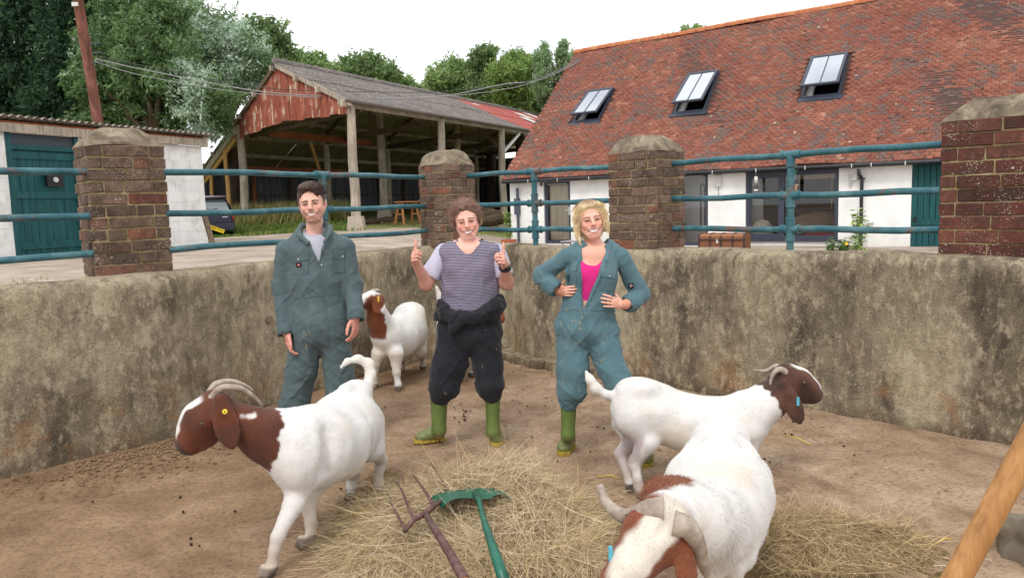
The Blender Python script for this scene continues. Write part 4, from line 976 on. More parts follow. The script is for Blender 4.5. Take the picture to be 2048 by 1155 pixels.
# bench, logs, bucket under the barn
def trestle(px, py, Y):
    q = gy(px, py, Y); z0 = float(yard_z(q[0], q[1])); R_ = empty('trestle_bench', (q[0], q[1], z0), 'orange wooden trestle bench standing under the barn', 'bench')
    d = np.array([*BV, 0]); n = np.array([*BU, 0]); c = np.array([q[0], q[1], 0])
    for k in range(3): MB().beam(c-d*.55+n*(-.16+.16*k)+[0, 0, z0+.78], c+d*.55+n*(-.16+.16*k)+[0, 0, z0+.78], .14, .045).obj('top_board', 'benchwood', R_)
    for s in (-1, 1):
        for u in (-1, 1): MB().beam(c+d*s*.42+n*u*.1+[0, 0, z0+.76], c+d*s*.52+n*u*.3+[0, 0, z0], .07, .07).obj('leg', 'benchwood', R_)
        MB().beam(c+d*s*.47-n*.25+[0, 0, z0+.35], c+d*s*.47+n*.25+[0, 0, z0+.35], .05, .06).obj('stretcher', 'benchwood', R_)
trestle(816, 445, 27.5)
for i, (px, py, Y, r, ln, an) in enumerate(((985, 440, 29.5, .22, 1.6, .9), (950, 441, 29.3, .16, 1.2, .4), (975, 428, 29.8, .15, 1.2, .7), (955, 425, 30.3, .17, 1.3, .2), (765, 440, 28.5, .1, 2.4, 1.0), (940, 432, 31, .14, 1.0, -.5), (745, 443, 28.0, .07, 2.0, .8))):
    q = gy(px, py, Y); z0 = float(yard_z(q[0], q[1])); d = np.array([math.cos(an), math.sin(an), 0])*ln/2; zc = max(q[2], z0+r); R_ = empty('log', (q[0], q[1], z0), ['thick curved log lying before the barn post by the house', 'short log on the log heap under the barn', 'short log on top of the log heap', 'round log at the back of the heap', 'long thin branch lying left of the trestle bench', 'log with pale sawn end in the heap', 'thin grey branch on the barn floor'][i], 'log', 'logs under the barn')
    pts = [np.array([q[0], q[1], zc])+d*u+np.array([0, 0, .05*math.sin(3*u)]) for u in (-1, -.4, .2, 1)]
    smooth_by_angle(MB().tube(pts, [r*.9, r, r*1.05, r*.9], 10).obj('trunk', 'logbark', R_, True)); MB().tube([pts[0]-d*.004, pts[0]-d*.02], r*.85, 10).obj('sawn_end', 'logend', R_); MB().tube([pts[3]+d*.004, pts[3]+d*.02], r*.85, 10).obj('sawn_end', 'logend', R_)
# ================================================================== white shed
SZ = 3.35; sA = gz(-140, 226, SZ); sB = gz(402, 274, SZ); sd = (sB-sA); sd[2] = 0; SL = np.linalg.norm(sd); sd /= SL; sn = np.array([-sd[1], sd[0], 0])
if sn[1] < 0: sn = -sn
shed = empty('white_shed', tuple((sA+sB)/2*np.array([1, 1, 0])+np.array([0, 0, .9])), 'white painted block shed with green plank door and corrugated roof', 'shed')
def Sp_(u, v, z): q = sA+sd*u+sn*v; return (q[0], q[1], z)
def s_plane(x, y):
    d = ray(x, y); s = np.dot(sA-_C, sn)/np.dot(d, sn); p = _C+d*s; return float(np.dot(p-sA, sd)), float(p[2])
du0, du1 = s_plane(22, 400)[0], s_plane(166, 400)[0]; dzb = s_plane(60, 512)[1]; dzt = s_plane(90, 256)[1]
zb0 = .75
def sbox(m, u0, u1, z0, z1, v0, v1): return m.quadbox([Sp_(u0, v0, z0), Sp_(u1, v0, z0), Sp_(u1, v1, z0), Sp_(u0, v1, z0), Sp_(u0, v0, z1), Sp_(u1, v0, z1), Sp_(u1, v1, z1), Sp_(u0, v1, z1)])
m = MB(); sbox(m, 0, du0, zb0-.3, SZ-.22, .02, .22); sbox(m, du1, SL, zb0-.3, SZ-.22, .02, .22); sbox(m, du0, du1, dzt, SZ-.22, .02, .22); sbox(m, SL-.2, SL, zb0-.3, SZ-.22, .22, 4.0); sbox(m, 0, .2, zb0-.3, SZ-.22, .22, 4.0); sbox(m, 0, SL, zb0-.3, SZ-.45, 4.0, 4.2); m.obj('wall_core', 'whitewash', shed)
bl, bh = .45, .225; nrow = int((SZ-.22-zb0)/bh)+1
for r_ in range(nrow):
    z0 = zb0+r_*bh; u = -.225*(r_ % 2)
    while u < SL-.02:
        a, b = max(u, 0), min(u+bl, SL); u += bl
        pcs = [(a, b)]
        if z0+bh > dzb and z0 < dzt: pcs = [(a, min(b, du0)), (max(a, du1), b)]
        for a2, b2 in pcs:
            if b2-a2 < .05: continue
            m = MB(); j = random.uniform(0, .006); sbox(m, a2+.003, b2-.003, z0+.002, min(z0+bh-.003, SZ-.22), .012-j, .03); m.obj('block', 'blockwhite', shed)
D = empty('plank_door', Sp_((du0+du1)/2, 0, dzb)); P(D, shed)
npl = 9
for k in range(npl):
    a = du0+.09+(du1-du0-.18)*k/npl; m = MB(); sbox(m, a+.004, a+(du1-du0-.18)/npl-.004, dzb, dzt-.42, .05-.003*(k % 2), .09); m.obj('plank', 'greendoor', D)
for z_ in (dzb+.12, dzb+1.05, dzt-.58): m = MB(); sbox(m, du0+.09, du1-.09, z_, z_+.13, .02, .052); m.obj('ledge', 'greendoor', D)
m = MB(); sbox(m, du0, du0+.09, dzb, dzt, -.012, .1); sbox(m, du1-.09, du1, dzb, dzt, -.012, .1); sbox(m, du0+.09, du1-.09, dzt-.09, dzt, -.012, .1); sbox(m, du0+.09, du1-.09, dzt-.42, dzt-.34, -.012, .1); m.obj('door_frame', 'greendoor', D)
m = MB(); sbox(m, du0+.09, du1-.09, dzt-.34, dzt-.09, .03, .06); m.obj('transom_panel', 'transom', D)
u0_, z1_ = s_plane(90, 346); u1_, z0_ = s_plane(124, 373); m = MB(); sbox(m, u0_, u1_, z0_, z1_, -.05, .019); m.obj('letter_box', 'bakelite', D)
m = MB(); sbox(m, u0_-.03, u1_+.02, z1_, z1_+.03, -.06, .019); m.obj('box_lid', 'whiteplastic', D); m = MB().tube([Sp_((u0_+u1_)/2, -.052, (z0_+z1_)/2), Sp_((u0_+u1_)/2, -.075, (z0_+z1_)/2)], .05, 12); m.obj('knob', 'steel', D)
m = MB(); sbox(m, -.3, SL+.1, SZ-.22, SZ-.06, -.10, -.05); m.obj('fascia', 'oldwood', shed)
m = MB(); sbox(m, -.3, SL+.05, SZ-.085, SZ-.02, -.05, .05); m.obj('batten', 'redwood', shed)
nsh = 9
for k in range(nsh):
    a = -.3+(SL+.5)*k/nsh
    sheet(lambda u, e, h: Sp_(u, -.22+4.6*e, SZ+.03-.13*(-.22+4.6*e)+h), 2, a, a+(SL+.5)/nsh+.04, 'roof_sheet', 'shedroof', shed, .032, .15)
m = MB().box(Sp_(SL+.02, -.06, SZ-.12), (.14, .1, .22)); m.obj('rafter_end', 'oldwood', shed)
# leaning timber prop by the shed corner
a = gy(412, 440, 15.9); b = gy(428, 486, 15.5); tag(MB().beam(tuple(a+(a-b)*.25), (b[0], b[1], float(yard_z(b[0], b[1]))-.03), .09, .09).obj('timber_prop', 'darkwood'), 'dark timber prop leaning against the shed corner beside the car', 'timber')
# ================================================================== trees
def unit(n, rg):
    v = rg.normal(size=(n, 3)); return v/np.linalg.norm(v, axis=1)[:, None]
def leaf_mesh(pts, size, cols, rg, aspect=.5, droop=.3, size_var=.35):
    n = len(pts); d = unit(n, rg); d[:, 2] -= droop; d /= np.linalg.norm(d, axis=1)[:, None]
    s = np.cross(d, unit(n, rg)); s /= np.linalg.norm(s, axis=1)[:, None]+1e-9
    l = size*(1+size_var*rg.normal(size=n)).clip(.4, 2)[:, None]
    V = np.empty((n, 4, 3)); V[:, 0] = pts; V[:, 1] = pts+d*l*.45+s*l*aspect*.5; V[:, 2] = pts+d*l; V[:, 3] = pts+d*l*.45-s*l*aspect*.5
    return V.reshape(-1, 3), np.arange(n*4).reshape(n, 4), np.repeat(cols, 4, 0)
def crown_pts(blobs, n, rg, sub=26, subr=.32):
    """blobs: (centre, radii). leaves gathered in many small clumps spread through each blob"""
    vol = np.array([b[1][0]*b[1][1]*b[1][2] for b in blobs])**.75; vol /= vol.sum(); out = []; cid = []
    for (c, r), f in zip(blobs, vol):
        m = max(6, int(sub)); u = unit(m, rg); rad = (rg.random(m)**.45); cc = np.array(c)+u*rad[:, None]*np.array(r)*.85
        k = max(40, int(n*f)); pick = rg.integers(0, m, k); mr = min(r)*subr*(.6+.8*rg.random(m))
        uu = unit(k, rg)*(rg.random(k)**.4)[:, None]
        out.append(cc[pick]+uu*mr[pick][:, None]*np.array([1.2, 1.2, .85])); cid.append(pick+1000*len(out))
    for (c, r), f in zip(blobs, vol):                 # loose sprigs that break the outline
        m = max(10, int(n*f*.012)); u = unit(m, rg); u[:, 2] = np.abs(u[:, 2])*.9+.05*rg.random(m); root_ = np.array(c)+u*np.array(r)*.86; d = u*.5+np.array([.15, 0, .8])+rg.normal(0, .25, (m, 3)); ln = min(r)*(.25+.35*rg.random(m))
        for q in range(14): out.append(root_+d*(ln*(q+rg.random(m))/14)[:, None]+rg.normal(0, .035*min(r), (m, 3))*(1-.6*q/14)); cid.append(np.arange(m)+7000)
    return np.concatenate(out), np.concatenate(cid)
def tree(name, label, group, blobs_px, Y, n, size, pal, seed, aspect=.5, droop=.3, sub=26, subr=.32, trunk=True, depth=.75, silver=None):
    rg = np.random.default_rng(seed); blobs = []
    for (px, py, rx, ry) in blobs_px:
        yy = Y+rg.uniform(-1, 1)*Y*.03; c = gy(px, py, yy); k = yy/FPX; blobs.append((c, (rx*k, max(rx, ry)*k*depth, ry*k)))
    lo = min(blobs, key=lambda b: b[0][2]); cx = np.mean([b[0][0] for b in blobs]); zg = float(yard_z(cx, Y)); root = empty(name, (cx, Y, zg), label, 'tree', group)
    pts, cid = crown_pts(blobs, int(n*1.5), rg, sub, subr)
    pts[:, 2] = np.maximum(pts[:, 2], zg+.3)
    pal = np.array([L(*c) for c in pal]); h = (np.sin(cid*12.9898)*43758.5453) % 1.0
    mixv = np.clip(h*.6+.4*rg.random(len(pts)), 0, .999); idx = (mixv*len(pal)).astype(int); cols = pal[idx]*(.85+.3*rg.random(len(pts)))[:, None]
    if silver is not None:
        f = (fbm(pts, .35, 2)+.9*vnoise(pts+9, .9))*.5; sel = (f+.35*rg.random(len(pts))) > silver[0]; cols[sel] = np.array(L(*silver[1]))*(.8+.35*rg.random(sel.sum()))[:, None]
    V, Fc, C_ = leaf_mesh(pts, size*.78, np.minimum(cols*1.22, .8), rg, aspect, droop)
    o = mobj('crown', V, Fc, 'leaf', root, False, C_); o['kind'] = 'stuff'
    if trunk:
        tops = sorted(blobs, key=lambda b: -b[0][2])[:7]; base = Vector((cx, Y, zg-.2)); fork = Vector((cx+.2, Y, zg+max(1.2, (lo[0][2]-zg)*.8)))
        rt = .04*(tops[0][0][2]-zg)**.9; m = MB(); m.tube([base, base.lerp(fork, .5)+Vector((.08, 0, 0)), fork], [rt*1.2, rt, rt*.8], 10)
        for b in tops:
            e = Vector(b[0])+Vector((0, 0, b[1][2]*.5)); mid = fork.lerp(e, .5)+Vector((rg.uniform(-.3, .3), 0, .3)); m.tube([fork, mid, e], [rt*.6, rt*.38, rt*.1], 7)
        m.obj('trunk', 'bark', root, True)
    return root
DK = [(34, 54, 40), (46, 70, 48), (58, 86, 56), (40, 62, 48), (72, 100, 62)]
MD = [(86, 106, 68), (100, 122, 78), (116, 138, 90), (130, 150, 100), (92, 112, 76)]
BRT = [(102, 126, 76), (118, 142, 86), (134, 156, 98), (148, 166, 112), (108, 132, 86)]
G_ = 'trees behind the farm buildings'
tree('evergreen_tree', 'dark dense evergreen at the left edge, behind the shed roof', G_, [(-60, 40, 150, 150), (40, 120, 110, 130), (60, 10, 110, 90), (-20, 220, 140, 120), (90, 215, 85, 70), (20, -60, 140, 90)], 33, 26000, .24, DK, 21, sub=60, subr=.3)
tree('evergreen_tree', 'dark evergreen with hanging branches directly behind the telegraph pole', G_, [(150, 40, 75, 100), (135, 130, 70, 90), (120, 210, 80, 60), (180, -40, 70, 60), (175, 200, 60, 60)], 31, 15000, .22, DK, 22, sub=50, subr=.3)
tree('silver_willow', 'big silvery green tree between the telegraph pole and the barn gable', G_, [(260, 20, 75, 70), (225, 110, 80, 70), (310, 120, 90, 80), (330, 40, 60, 60), (240, 200, 80, 65), (330, 210, 95, 70), (165, 165, 45, 35), (400, 200, 70, 60), (200, 240, 60, 40), (420, 250, 50, 45)], 29, 42000, .19, [(78, 104, 64), (96, 122, 78), (112, 138, 92), (126, 150, 106)], 23, aspect=.38, sub=60, subr=.28, silver=(.36, (184, 200, 182)))
tree('silver_willow', 'silvery tree with bright leaves rising left of the barn ridge', G_, [(430, 70, 60, 45), (470, 120, 75, 60), (400, 120, 60, 60), (520, 150, 50, 45), (450, 180, 80, 60), (385, 40, 40, 40)], 33, 28000, .19, [(90, 114, 76), (110, 134, 94), (124, 148, 110)], 24, aspect=.38, sub=50, subr=.28, silver=(.22, (190, 206, 190)))
tree('broadleaf_tree', 'plain green tree behind the silvery tree, above the barn gable slope', G_, [(540, 90, 40, 45), (500, 80, 45, 35), (565, 130, 35, 35)], 40, 9000, .24, MD, 25, sub=40)
tree('broadleaf_tree', 'distant green tree just right of the barn apex', G_, [(615, 130, 40, 22), (640, 150, 40, 25), (590, 140, 25, 20)], 56, 6000, .32, BRT, 26, sub=36)
tree('broadleaf_tree', 'distant round green tree above the middle of the barn roof', G_, [(715, 140, 45, 26), (760, 155, 42, 28), (690, 150, 25, 20), (740, 130, 28, 20)], 58, 9000, .32, MD, 27, sub=40)
tree('broadleaf_tree', 'small distant tree at the low point of the skyline over the barn', G_, [(805, 170, 28, 16), (790, 185, 34, 18), (835, 185, 30, 16)], 60, 5000, .3, BRT, 28, sub=30)
tree('poplar_tree', 'bright green bushy tree above the far end of the barn roof', G_, [(880, 165, 35, 25), (905, 150, 35, 32), (925, 175, 45, 35), (890, 195, 40, 25)], 50, 12000, .26, BRT, 29, sub=46, aspect=.4)
tree('poplar_tree', 'tall slender green poplar standing over the red barn roof', G_, [(965, 118, 26, 26), (960, 150, 32, 36), (975, 190, 40, 32), (980, 105, 16, 14)], 49, 12000, .25, MD, 30, sub=46, aspect=.4)
tree('poplar_tree', 'yellow-green windswept tree beside the tall poplar', G_, [(1030, 130, 30, 26), (1010, 160, 40, 34), (1050, 150, 32, 34), (1030, 200, 45, 36)], 47, 16000, .25, [(106, 130, 70), (124, 148, 82), (142, 162, 94), (94, 116, 70)], 31, sub=50, aspect=.4)
tree('poplar_tree', 'feathery tree with thin upright twigs next to the house verge', G_, [(1085, 150, 22, 55), (1090, 110, 10, 30), (1125, 130, 14, 50), (1128, 95, 8, 22), (1110, 190, 40, 40), (1150, 140, 16, 40), (1160, 190, 30, 50)], 45, 15000, .22, [(106, 134, 88), (126, 150, 106), (148, 166, 128), (92, 122, 76)], 32, sub=50, aspect=.32)
tree('broadleaf_tree', 'dark green hedge tree low behind the red end of the barn roof', G_, [(1080, 220, 55, 40), (1010, 215, 50, 25), (1130, 240, 50, 50), (940, 200, 50, 20)], 52, 12000, .3, MD, 33, sub=46)
tree('broadleaf_tree', 'leafy treetop showing just above the tiled ridge', G_, [(1385, 66, 30, 16), (1350, 80, 30, 12), (1295, 88, 14, 8), (1385, 110, 40, 40)], 44, 6000, .2, BRT, 34, sub=36, aspect=.35)
# ================================================================== telegraph pole and wires
pb = gy(204, 292, 22.0); pt = gy(146, -60, 21.0); pz = float(yard_z(pb[0], pb[1]))
pdir = (pt-pb)/(pt[2]-pb[2]); pbase = pb+pdir*(pz-.2-pb[2])
POLE = empty('telegraph_pole', (pbase[0], pbase[1], pz), 'leaning brown wooden telegraph pole behind the white shed', 'pole')
smooth_by_angle(MB().tube([tuple(pbase+(pt-pbase)*i/6) for i in range(7)], [.155, .15, .146, .14, .136, .132, .128], 14).obj('shaft', 'pole', POLE, True))
q = gy(157, 12, 21.1); MB().box(tuple(q+[0, -.17, 0]), (.16, .03, .10)).obj('number_plate', 'whiteplastic', POLE)
wa = gy(190, 118, 21.3)
for k in range(3): MB().tube([tuple(wa+[-.05, -.02, .25*k-.1]), tuple(wa+[.22, -.05, .25*k-.1])], .02, 6).obj('insulator', 'greypipe', POLE)
we = np.array(Rp(0.5, 4.6, .05))
wpx = [[(190, 118), (300, 142), (500, 180), (640, 192), (790, 196), (900, 190), (1010, 168), (1080, 160), (1128, 146)], [(190, 112), (330, 140), (520, 175), (700, 183), (860, 184), (980, 174), (1060, 162), (1128, 145)], [(190, 123), (280, 150), (460, 182), (600, 193), (760, 199), (860, 195), (960, 186), (1000, 180), (1060, 166), (1128, 148)]]
for k, (pp_, lab, mt) in enumerate(zip(wpx, ('pale sagging overhead wire, brightest of the bundle', 'thin dark overhead wire, uppermost of the bundle', 'looped grey overhead wire, lowest of the bundle'), ('wire', 'wire_dark', 'wire'))):
    pts = []
    for i, (x, y) in enumerate(pp_):
        u = (x-190)/(1128-190); pts.append(gy(x, y, 21.2+(we[1]-21.2)*u))
    pts[-1] = we+np.array([0, 0, .03*k])
    # Catmull-Rom through the points
    fine = []
    for i in range(len(pts)-1):
        p0, p1, p2, p3 = pts[max(i-1, 0)], pts[i], pts[i+1], pts[min(i+2, len(pts)-1)]
        for s in np.linspace(0, 1, 8, endpoint=False): fine.append(.5*((2*p1)+(-p0+p2)*s+(2*p0-5*p1+4*p2-p3)*s*s+(-p0+3*p1-3*p2+p3)*s**3))
    fine.append(pts[-1]); tag(MB().tube([tuple(p) for p in fine], .016 if k == 0 else .011, 6).obj('overhead_wire', mt, None, True), lab, 'wire', 'overhead wires')
# ================================================================== grass
def blades(n, fn, h, cols, rg, w=.012, lean=.35):
    p = fn(n, rg); n = len(p); a = rg.random(n)*6.283; hh = h*(.5+.8*rg.random(n)); d = np.stack([np.cos(a), np.sin(a), np.zeros(n)], 1); ln = lean*rg.random(n)[:, None]*hh[:, None]
    s = np.stack([-np.sin(a+1.2), np.cos(a+1.2), np.zeros(n)], 1)*w*(.6+.8*rg.random(n))[:, None]
    up = np.array([0, 0, 1.0]); V = np.empty((n, 5, 3)); V[:, 0] = p-s; V[:, 1] = p+s; V[:, 2] = p+s*.7+up*hh[:, None]*.55+d*ln*.35; V[:, 3] = p-s*.7+up*hh[:, None]*.55+d*ln*.35; V[:, 4] = p+up*hh[:, None]*.95+d*ln
    I = np.arange(n)[:, None]*5; q = np.concatenate([np.concatenate([I, I+1, I+2, I+3], 1), np.concatenate([I+3, I+2, I+4, I+4], 1)])
    F3 = np.concatenate([np.concatenate([I, I+1, I+2], 1), np.concatenate([I, I+2, I+3], 1), np.concatenate([I+3, I+2, I+4], 1)])
    c = np.array([L(*x) for x in cols])[rg.integers(0, len(cols), n)]*(.8+.4*rg.random(n))[:, None]
    return V.reshape(-1, 3), F3, np.repeat(c, 5, 0)
def grass_fn(x0, x1, Y0, Y1, keep=None):
    def f(n, rg):
        px = rg.uniform(x0, x1, n); Y = rg.uniform(Y0, Y1, n); X = (px-1024)/FPX*Y; p = np.stack([X, Y, yard_z(X, Y)], 1)
        return p if keep is None else p[keep(p, rg)]
    return f
rg = np.random.default_rng(5)
V1, F1, C1 = blades(9000, grass_fn(395, 735, 22.6, 32, lambda p, rg: (fbm(p*[1, 1, 0], .5, 2)+.6*(p[:, 1]-24.5)/4 > rg.normal(-.2, .3, len(p)))), .13, [(96, 128, 58), (84, 118, 50), (116, 138, 70), (150, 150, 90)], rg, .02)
V2, F2, C2 = blades(5000, grass_fn(440, 700, 29.5, 34), .75, [(176, 166, 112), (156, 150, 92), (120, 136, 72), (196, 184, 138)], rg, .018, .7)
V3, F3_, C3 = blades(1800, grass_fn(700, 1000, 24.5, 31, lambda p, rg: fbm(p*[1, 1, 0], .6, 2) > rg.normal(.25, .3, len(p))), .07, [(150, 150, 92), (130, 138, 78), (176, 166, 116)], rg, .02)
V4, F4, C4 = blades(90, grass_fn(20, 110, 8.5, 9.6, lambda p, rg: rg.random(len(p)) < np.exp(-((p[:, 0]+5.6)/.25)**2)), .045, [(130, 136, 80), (150, 148, 96)], rg, .006, 1.4)
o1 = len(V1); o2 = o1+len(V2); o3 = o2+len(V3)
tag(mobj('grass', np.concatenate([V1, V2, V3, V4]), np.concatenate([F1, F2+o1, F3_+o2, F4+o3]), 'leaf', None, False, np.concatenate([C1, C2, C3, C4])), 'rough green and straw-coloured grass in front of and under the barn', 'grass', kind='stuff')
# ================================================================== parked car seen from behind
def parked_car():
    rr = gy(420, 479, 25.0); zg = float(yard_z(rr[0], rr[1])); px_w = 1.68
    right = gy(467, 450, 25.0); cx = right[0]-px_w/2
    root = empty('parked_car', (cx, 25.0, zg), 'dark blue hatchback parked behind the shed, seen from the rear', 'car')
    zs = gy(440, 393, 25.0)[2]-zg; k = zs/1.5
    # cross sections from rear (y=0) to front, each a closed outline in x,z
    secs = [(0.00, .74, .38, .80, .60, .92), (0.04, .80, .30, .86, .68, .98), (0.25, .83, .24, .90, .70, 1.12), (0.55, .84, .22, .92, .66, 1.42), (0.85, .84, .22, .92, .63, 1.48), (1.8, .84, .22, .92, .63, 1.50), (2.5, .84, .22, .90, .62, 1.40), (3.0, .83, .24, .86, .68, .98), (3.6, .78, .30, .74, .62, .80), (3.85, .66, .36, .6, .5, .66)]
    ca, sa = math.cos(.36), math.sin(.36)
    def ptc(x, y, z): return (cx+x*ca-y*sa, 25.0+x*sa+y*ca, zg+z*k)
    V = []; m = 20
    for (y, hw, zb, zw, rw, zr) in secs:
        out = [(-hw*.9, zb), (-hw, zb+.1), (-hw, (zb+zw)/2), (-hw*.99, zw-.04), (-hw*.97, zw+.01), (-(hw*.5+rw*.5), (zw+zr)/2), (-rw, zr-.06), (-rw*.85, zr-.005), (-rw*.4, zr+.015), (0, zr+.02)]
        out = out+[(-x, z) for x, z in out[::-1]][0:]
        for x, z in out[:20]: V.append(ptc(x, y, z))
    Fc = []
    for i in range(len(secs)-1):
        for j in range(m): Fc.append((i*m+j, i*m+(j+1) % m, (i+1)*m+(j+1) % m, (i+1)*m+j))
    Fc.append(tuple(range(m))); Fc.append(tuple((len(secs)-1)*m+j for j in reversed(range(m))))
    body = mobj('body', V, [f[::-1] for f in Fc], 'carpaint', root); smooth_by_angle(body, 28)
    # rear window follows the slope between y=.05 and .55
    def slope_y(z): return np.interp(z, [.92, .98, 1.12, 1.42, 1.48], [.0, .04, .25, .55, .85])
    V = []; nz = 6
    for i in range(nz+1):
        z = 1.0+.40*i/nz; hw = .70-.14*i/nz
        for x in (-hw, -hw*.5, 0, hw*.5, hw): V.append(ptc(x, slope_y(z)-.035-.01*(1-abs(x)), z+.03))
    mobj('rear_window', V, [(i*5+j, i*5+j+1, i*5+j+6, i*5+j+5) for i in range(nz) for j in range(4)], 'carglass', root, True)
    MB().quadbox([ptc(-.66, -.1+.5, 1.46), ptc(.66, .4, 1.46), ptc(.66, .8, 1.50), ptc(-.66, .8, 1.50), ptc(-.64, .38, 1.50), ptc(.64, .38, 1.50), ptc(.62, .8, 1.56), ptc(-.62, .8, 1.56)]).obj('roof_spoiler', 'car_roof', root)
    MB().tube([ptc(.02, .06, 1.03), ptc(.34, .12, 1.10)], .015, 6).obj('rear_wiper', 'carplastic', root)
    bp = MB()
    bp.quadbox([ptc(-.80, -.09, .36), ptc(.80, -.09, .36), ptc(.84, .3, .36), ptc(-.84, .3, .36), ptc(-.81, -.09, .62), ptc(.81, -.09, .62), ptc(.85, .3, .62), ptc(-.85, .3, .62)]); bp.obj('bumper', 'carpaint', root)
    MB().box(ptc(0, -.095, .63), (1.5, .02, .018), Matrix.Rotation(.36, 3, 'Z')).obj('bumper_strip', 'carplastic', root)
    MB().box(ptc(.55, -.01, .80), (.16, .02, .03), Matrix.Rotation(.36, 3, 'Z')).obj('badge', 'steel', root)
    for s in (-1, 1): MB().box(ptc(s*.80, .06, .82), (.07, .16, .26*k), Matrix.Rotation(.36, 3, 'Z')).obj('tail_lamp', 'lamp_red', root)
    # crooked yellow plate with its characters
    pc = Vector(gy(432, 457.5, 24.80)); tilt = math.radians(-22); R3 = Matrix.Rotation(.36, 3, 'Z') @ Matrix.Rotation(-tilt, 3, 'Y'); back = Vector(ptc(0, -.05, 0))-Vector(ptc(0, 0, 0))
    MB().box(pc, (.52, .015, .125), R3).obj('number_plate', 'plate_yellow', root)
    cu = bpy.data.curves.new('plate_text', 'FONT'); cu.body = 'LM07 TTV'; cu.size = .115; cu.align_x = 'CENTER'; cu.align_y = 'CENTER'; cu.extrude = .002
    to = bpy.data.objects.new('plate_text', cu); COL.objects.link(to); to.matrix_world = Matrix.Translation(pc+back*.2) @ R3.to_4x4() @ Matrix.Rotation(math.radians(90), 4, 'X') @ Matrix.Diagonal((.92, 1, 1, 1))
    bpy.context.view_layer.update(); me = bpy.data.meshes.new_from_object(to); me.transform(to.matrix_world); bpy.data.objects.remove(to)
    lo = bpy.data.objects.new('plate_lettering', me); me.materials.clear(); me.materials.append(MAT('plate_ink')); COL.objects.link(lo); P(lo, root)
    for sx in (-.72, .72):
        for y in (.62, 3.1):
            w = empty('wheel', ptc(sx, y, .3)); P(w, root); c = Vector(ptc(sx, y, 0)); c.z = zg+.30; ax_ = Vector((ca, sa, 0))
            smooth_by_angle(MB().tube([c-ax_*.1, c-ax_*.08, c+ax_*.08, c+ax_*.1], [.27, .30, .30, .27], 24).obj('tyre', 'tyre', w, True)); MB().tube([c-ax_*.105, c+ax_*.105], .18, 16).obj('rim', 'steel', w)
parked_car()
# ================================================================== organic surfaces: smooth-blended distance fields meshed with surface nets
def _v(a): return np.asarray(a, np.float32)
def q_cap(a, b, ra, rb):
    a, b = _v(a), _v(b); ab = b-a; L2 = float(ab@ab)+1e-12; m = max(ra, rb)
    def f(p):
        t = np.clip(((p-a)@ab)/L2, 0, 1); q = p-a-t[:, None]*ab
        return np.sqrt((q*q).sum(1))-(ra+(rb-ra)*t)
    return f, np.minimum(a, b)-m, np.maximum(a, b)+m
def q_ell(c, r, M=None):
    """ellipsoid; M columns = its axes"""
    c, r = _v(c), _v(r); M = np.eye(3, dtype=np.float32) if M is None else _v(M); m = float(max(r))
    def f(p):
        q = (p-c)@M; k0 = np.sqrt(((q/r)**2).sum(1)); k1 = np.sqrt(((q/(r*r))**2).sum(1))+1e-9
        return k0*(k0-1)/k1
    return f, c-m, c+m
def q_seg(a, b, ra, rb, lat):
    """tube with elliptic section: ra=(lateral, other) at a, rb at b"""
    a, b, lat = _v(a), _v(b), _v(lat); ab = b-a; Ln = float(np.linalg.norm(ab)); d = ab/Ln; lat = lat-d*(lat@d); lat /= np.linalg.norm(lat); up = np.cross(d, lat)
    ra, rb = _v(ra), _v(rb); m = float(max(ra.max(), rb.max()))
    def f(p):
        q = p-a; s = q@d; t = np.clip(s/Ln, 0, 1); ax = s-t*Ln; R_ = ra[None]+(rb-ra)[None]*t[:, None]; ux = q@lat; uy = q@up; rz = R_.min(1)
        k0 = np.sqrt((ux/R_[:, 0])**2+(uy/R_[:, 1])**2+(ax/rz)**2); k1 = np.sqrt((ux/R_[:, 0]**2)**2+(uy/R_[:, 1]**2)**2+(ax/rz**2)**2)+1e-9
        return k0*(k0-1)/k1
    return f, np.minimum(a, b)-m, np.maximum(a, b)+m
def q_box(c, h, M, r=.01):
    c, h, M = _v(c), _v(h), _v(M); m = float(np.linalg.norm(h))
    def f(p):
        q = np.abs((p-c)@M)-(h-r); return np.sqrt((np.maximum(q, 0)**2).sum(1))+np.minimum(q.max(1), 0)-r
    return f, c-m, c+m
class Field:
    def __init__(s): s.ops = []
    def add(s, prim, k=.02, op='u'): s.ops.append((prim, k, op)); return s
    def cap(s, a, b, ra, rb=None, k=.02): return s.add(q_cap(a, b, ra, ra if rb is None else rb), k)
    def chain(s, pts, rs, k=.02):
        for i in range(len(pts)-1): s.cap(pts[i], pts[i+1], rs[i], rs[i+1], k)
        return s
    def ell(s, c, r, M=None, k=.02): return s.add(q_ell(c, r, M), k)
    def seg(s, a, b, ra, rb, lat, k=.03): return s.add(q_seg(a, b, ra, rb, lat), k)
    def cut(s, prim, k=.01): return s.add(prim, k, 's')
    def __call__(s, p, slack=.0):
        p = np.asarray(p, np.float32); d = np.full(len(p), 1.0, np.float32)
        for (f, lo, hi), k, op in s.ops:
            e = k+slack+.02
            m = ((p > lo-e) & (p < hi+e)).all(1)
            if not m.any(): continue
            i = np.nonzero(m)[0]; v = f(p[i]).astype(np.float32); c = d[i]
            if op == 'u':
                h = np.clip(.5+.5*(c-v)/k, 0, 1); d[i] = c*(1-h)+v*h-k*h*(1-h)
            else:
                h = np.clip(.5-.5*(c+v)/k, 0, 1); d[i] = c*(1-h)+(-v)*h+k*h*(1-h)
        return d
    def bounds(s):
        lo = np.min([o[0][1] for o in s.ops if o[2] == 'u'], 0); hi = np.max([o[0][2] for o in s.ops if o[2] == 'u'], 0); return lo, hi
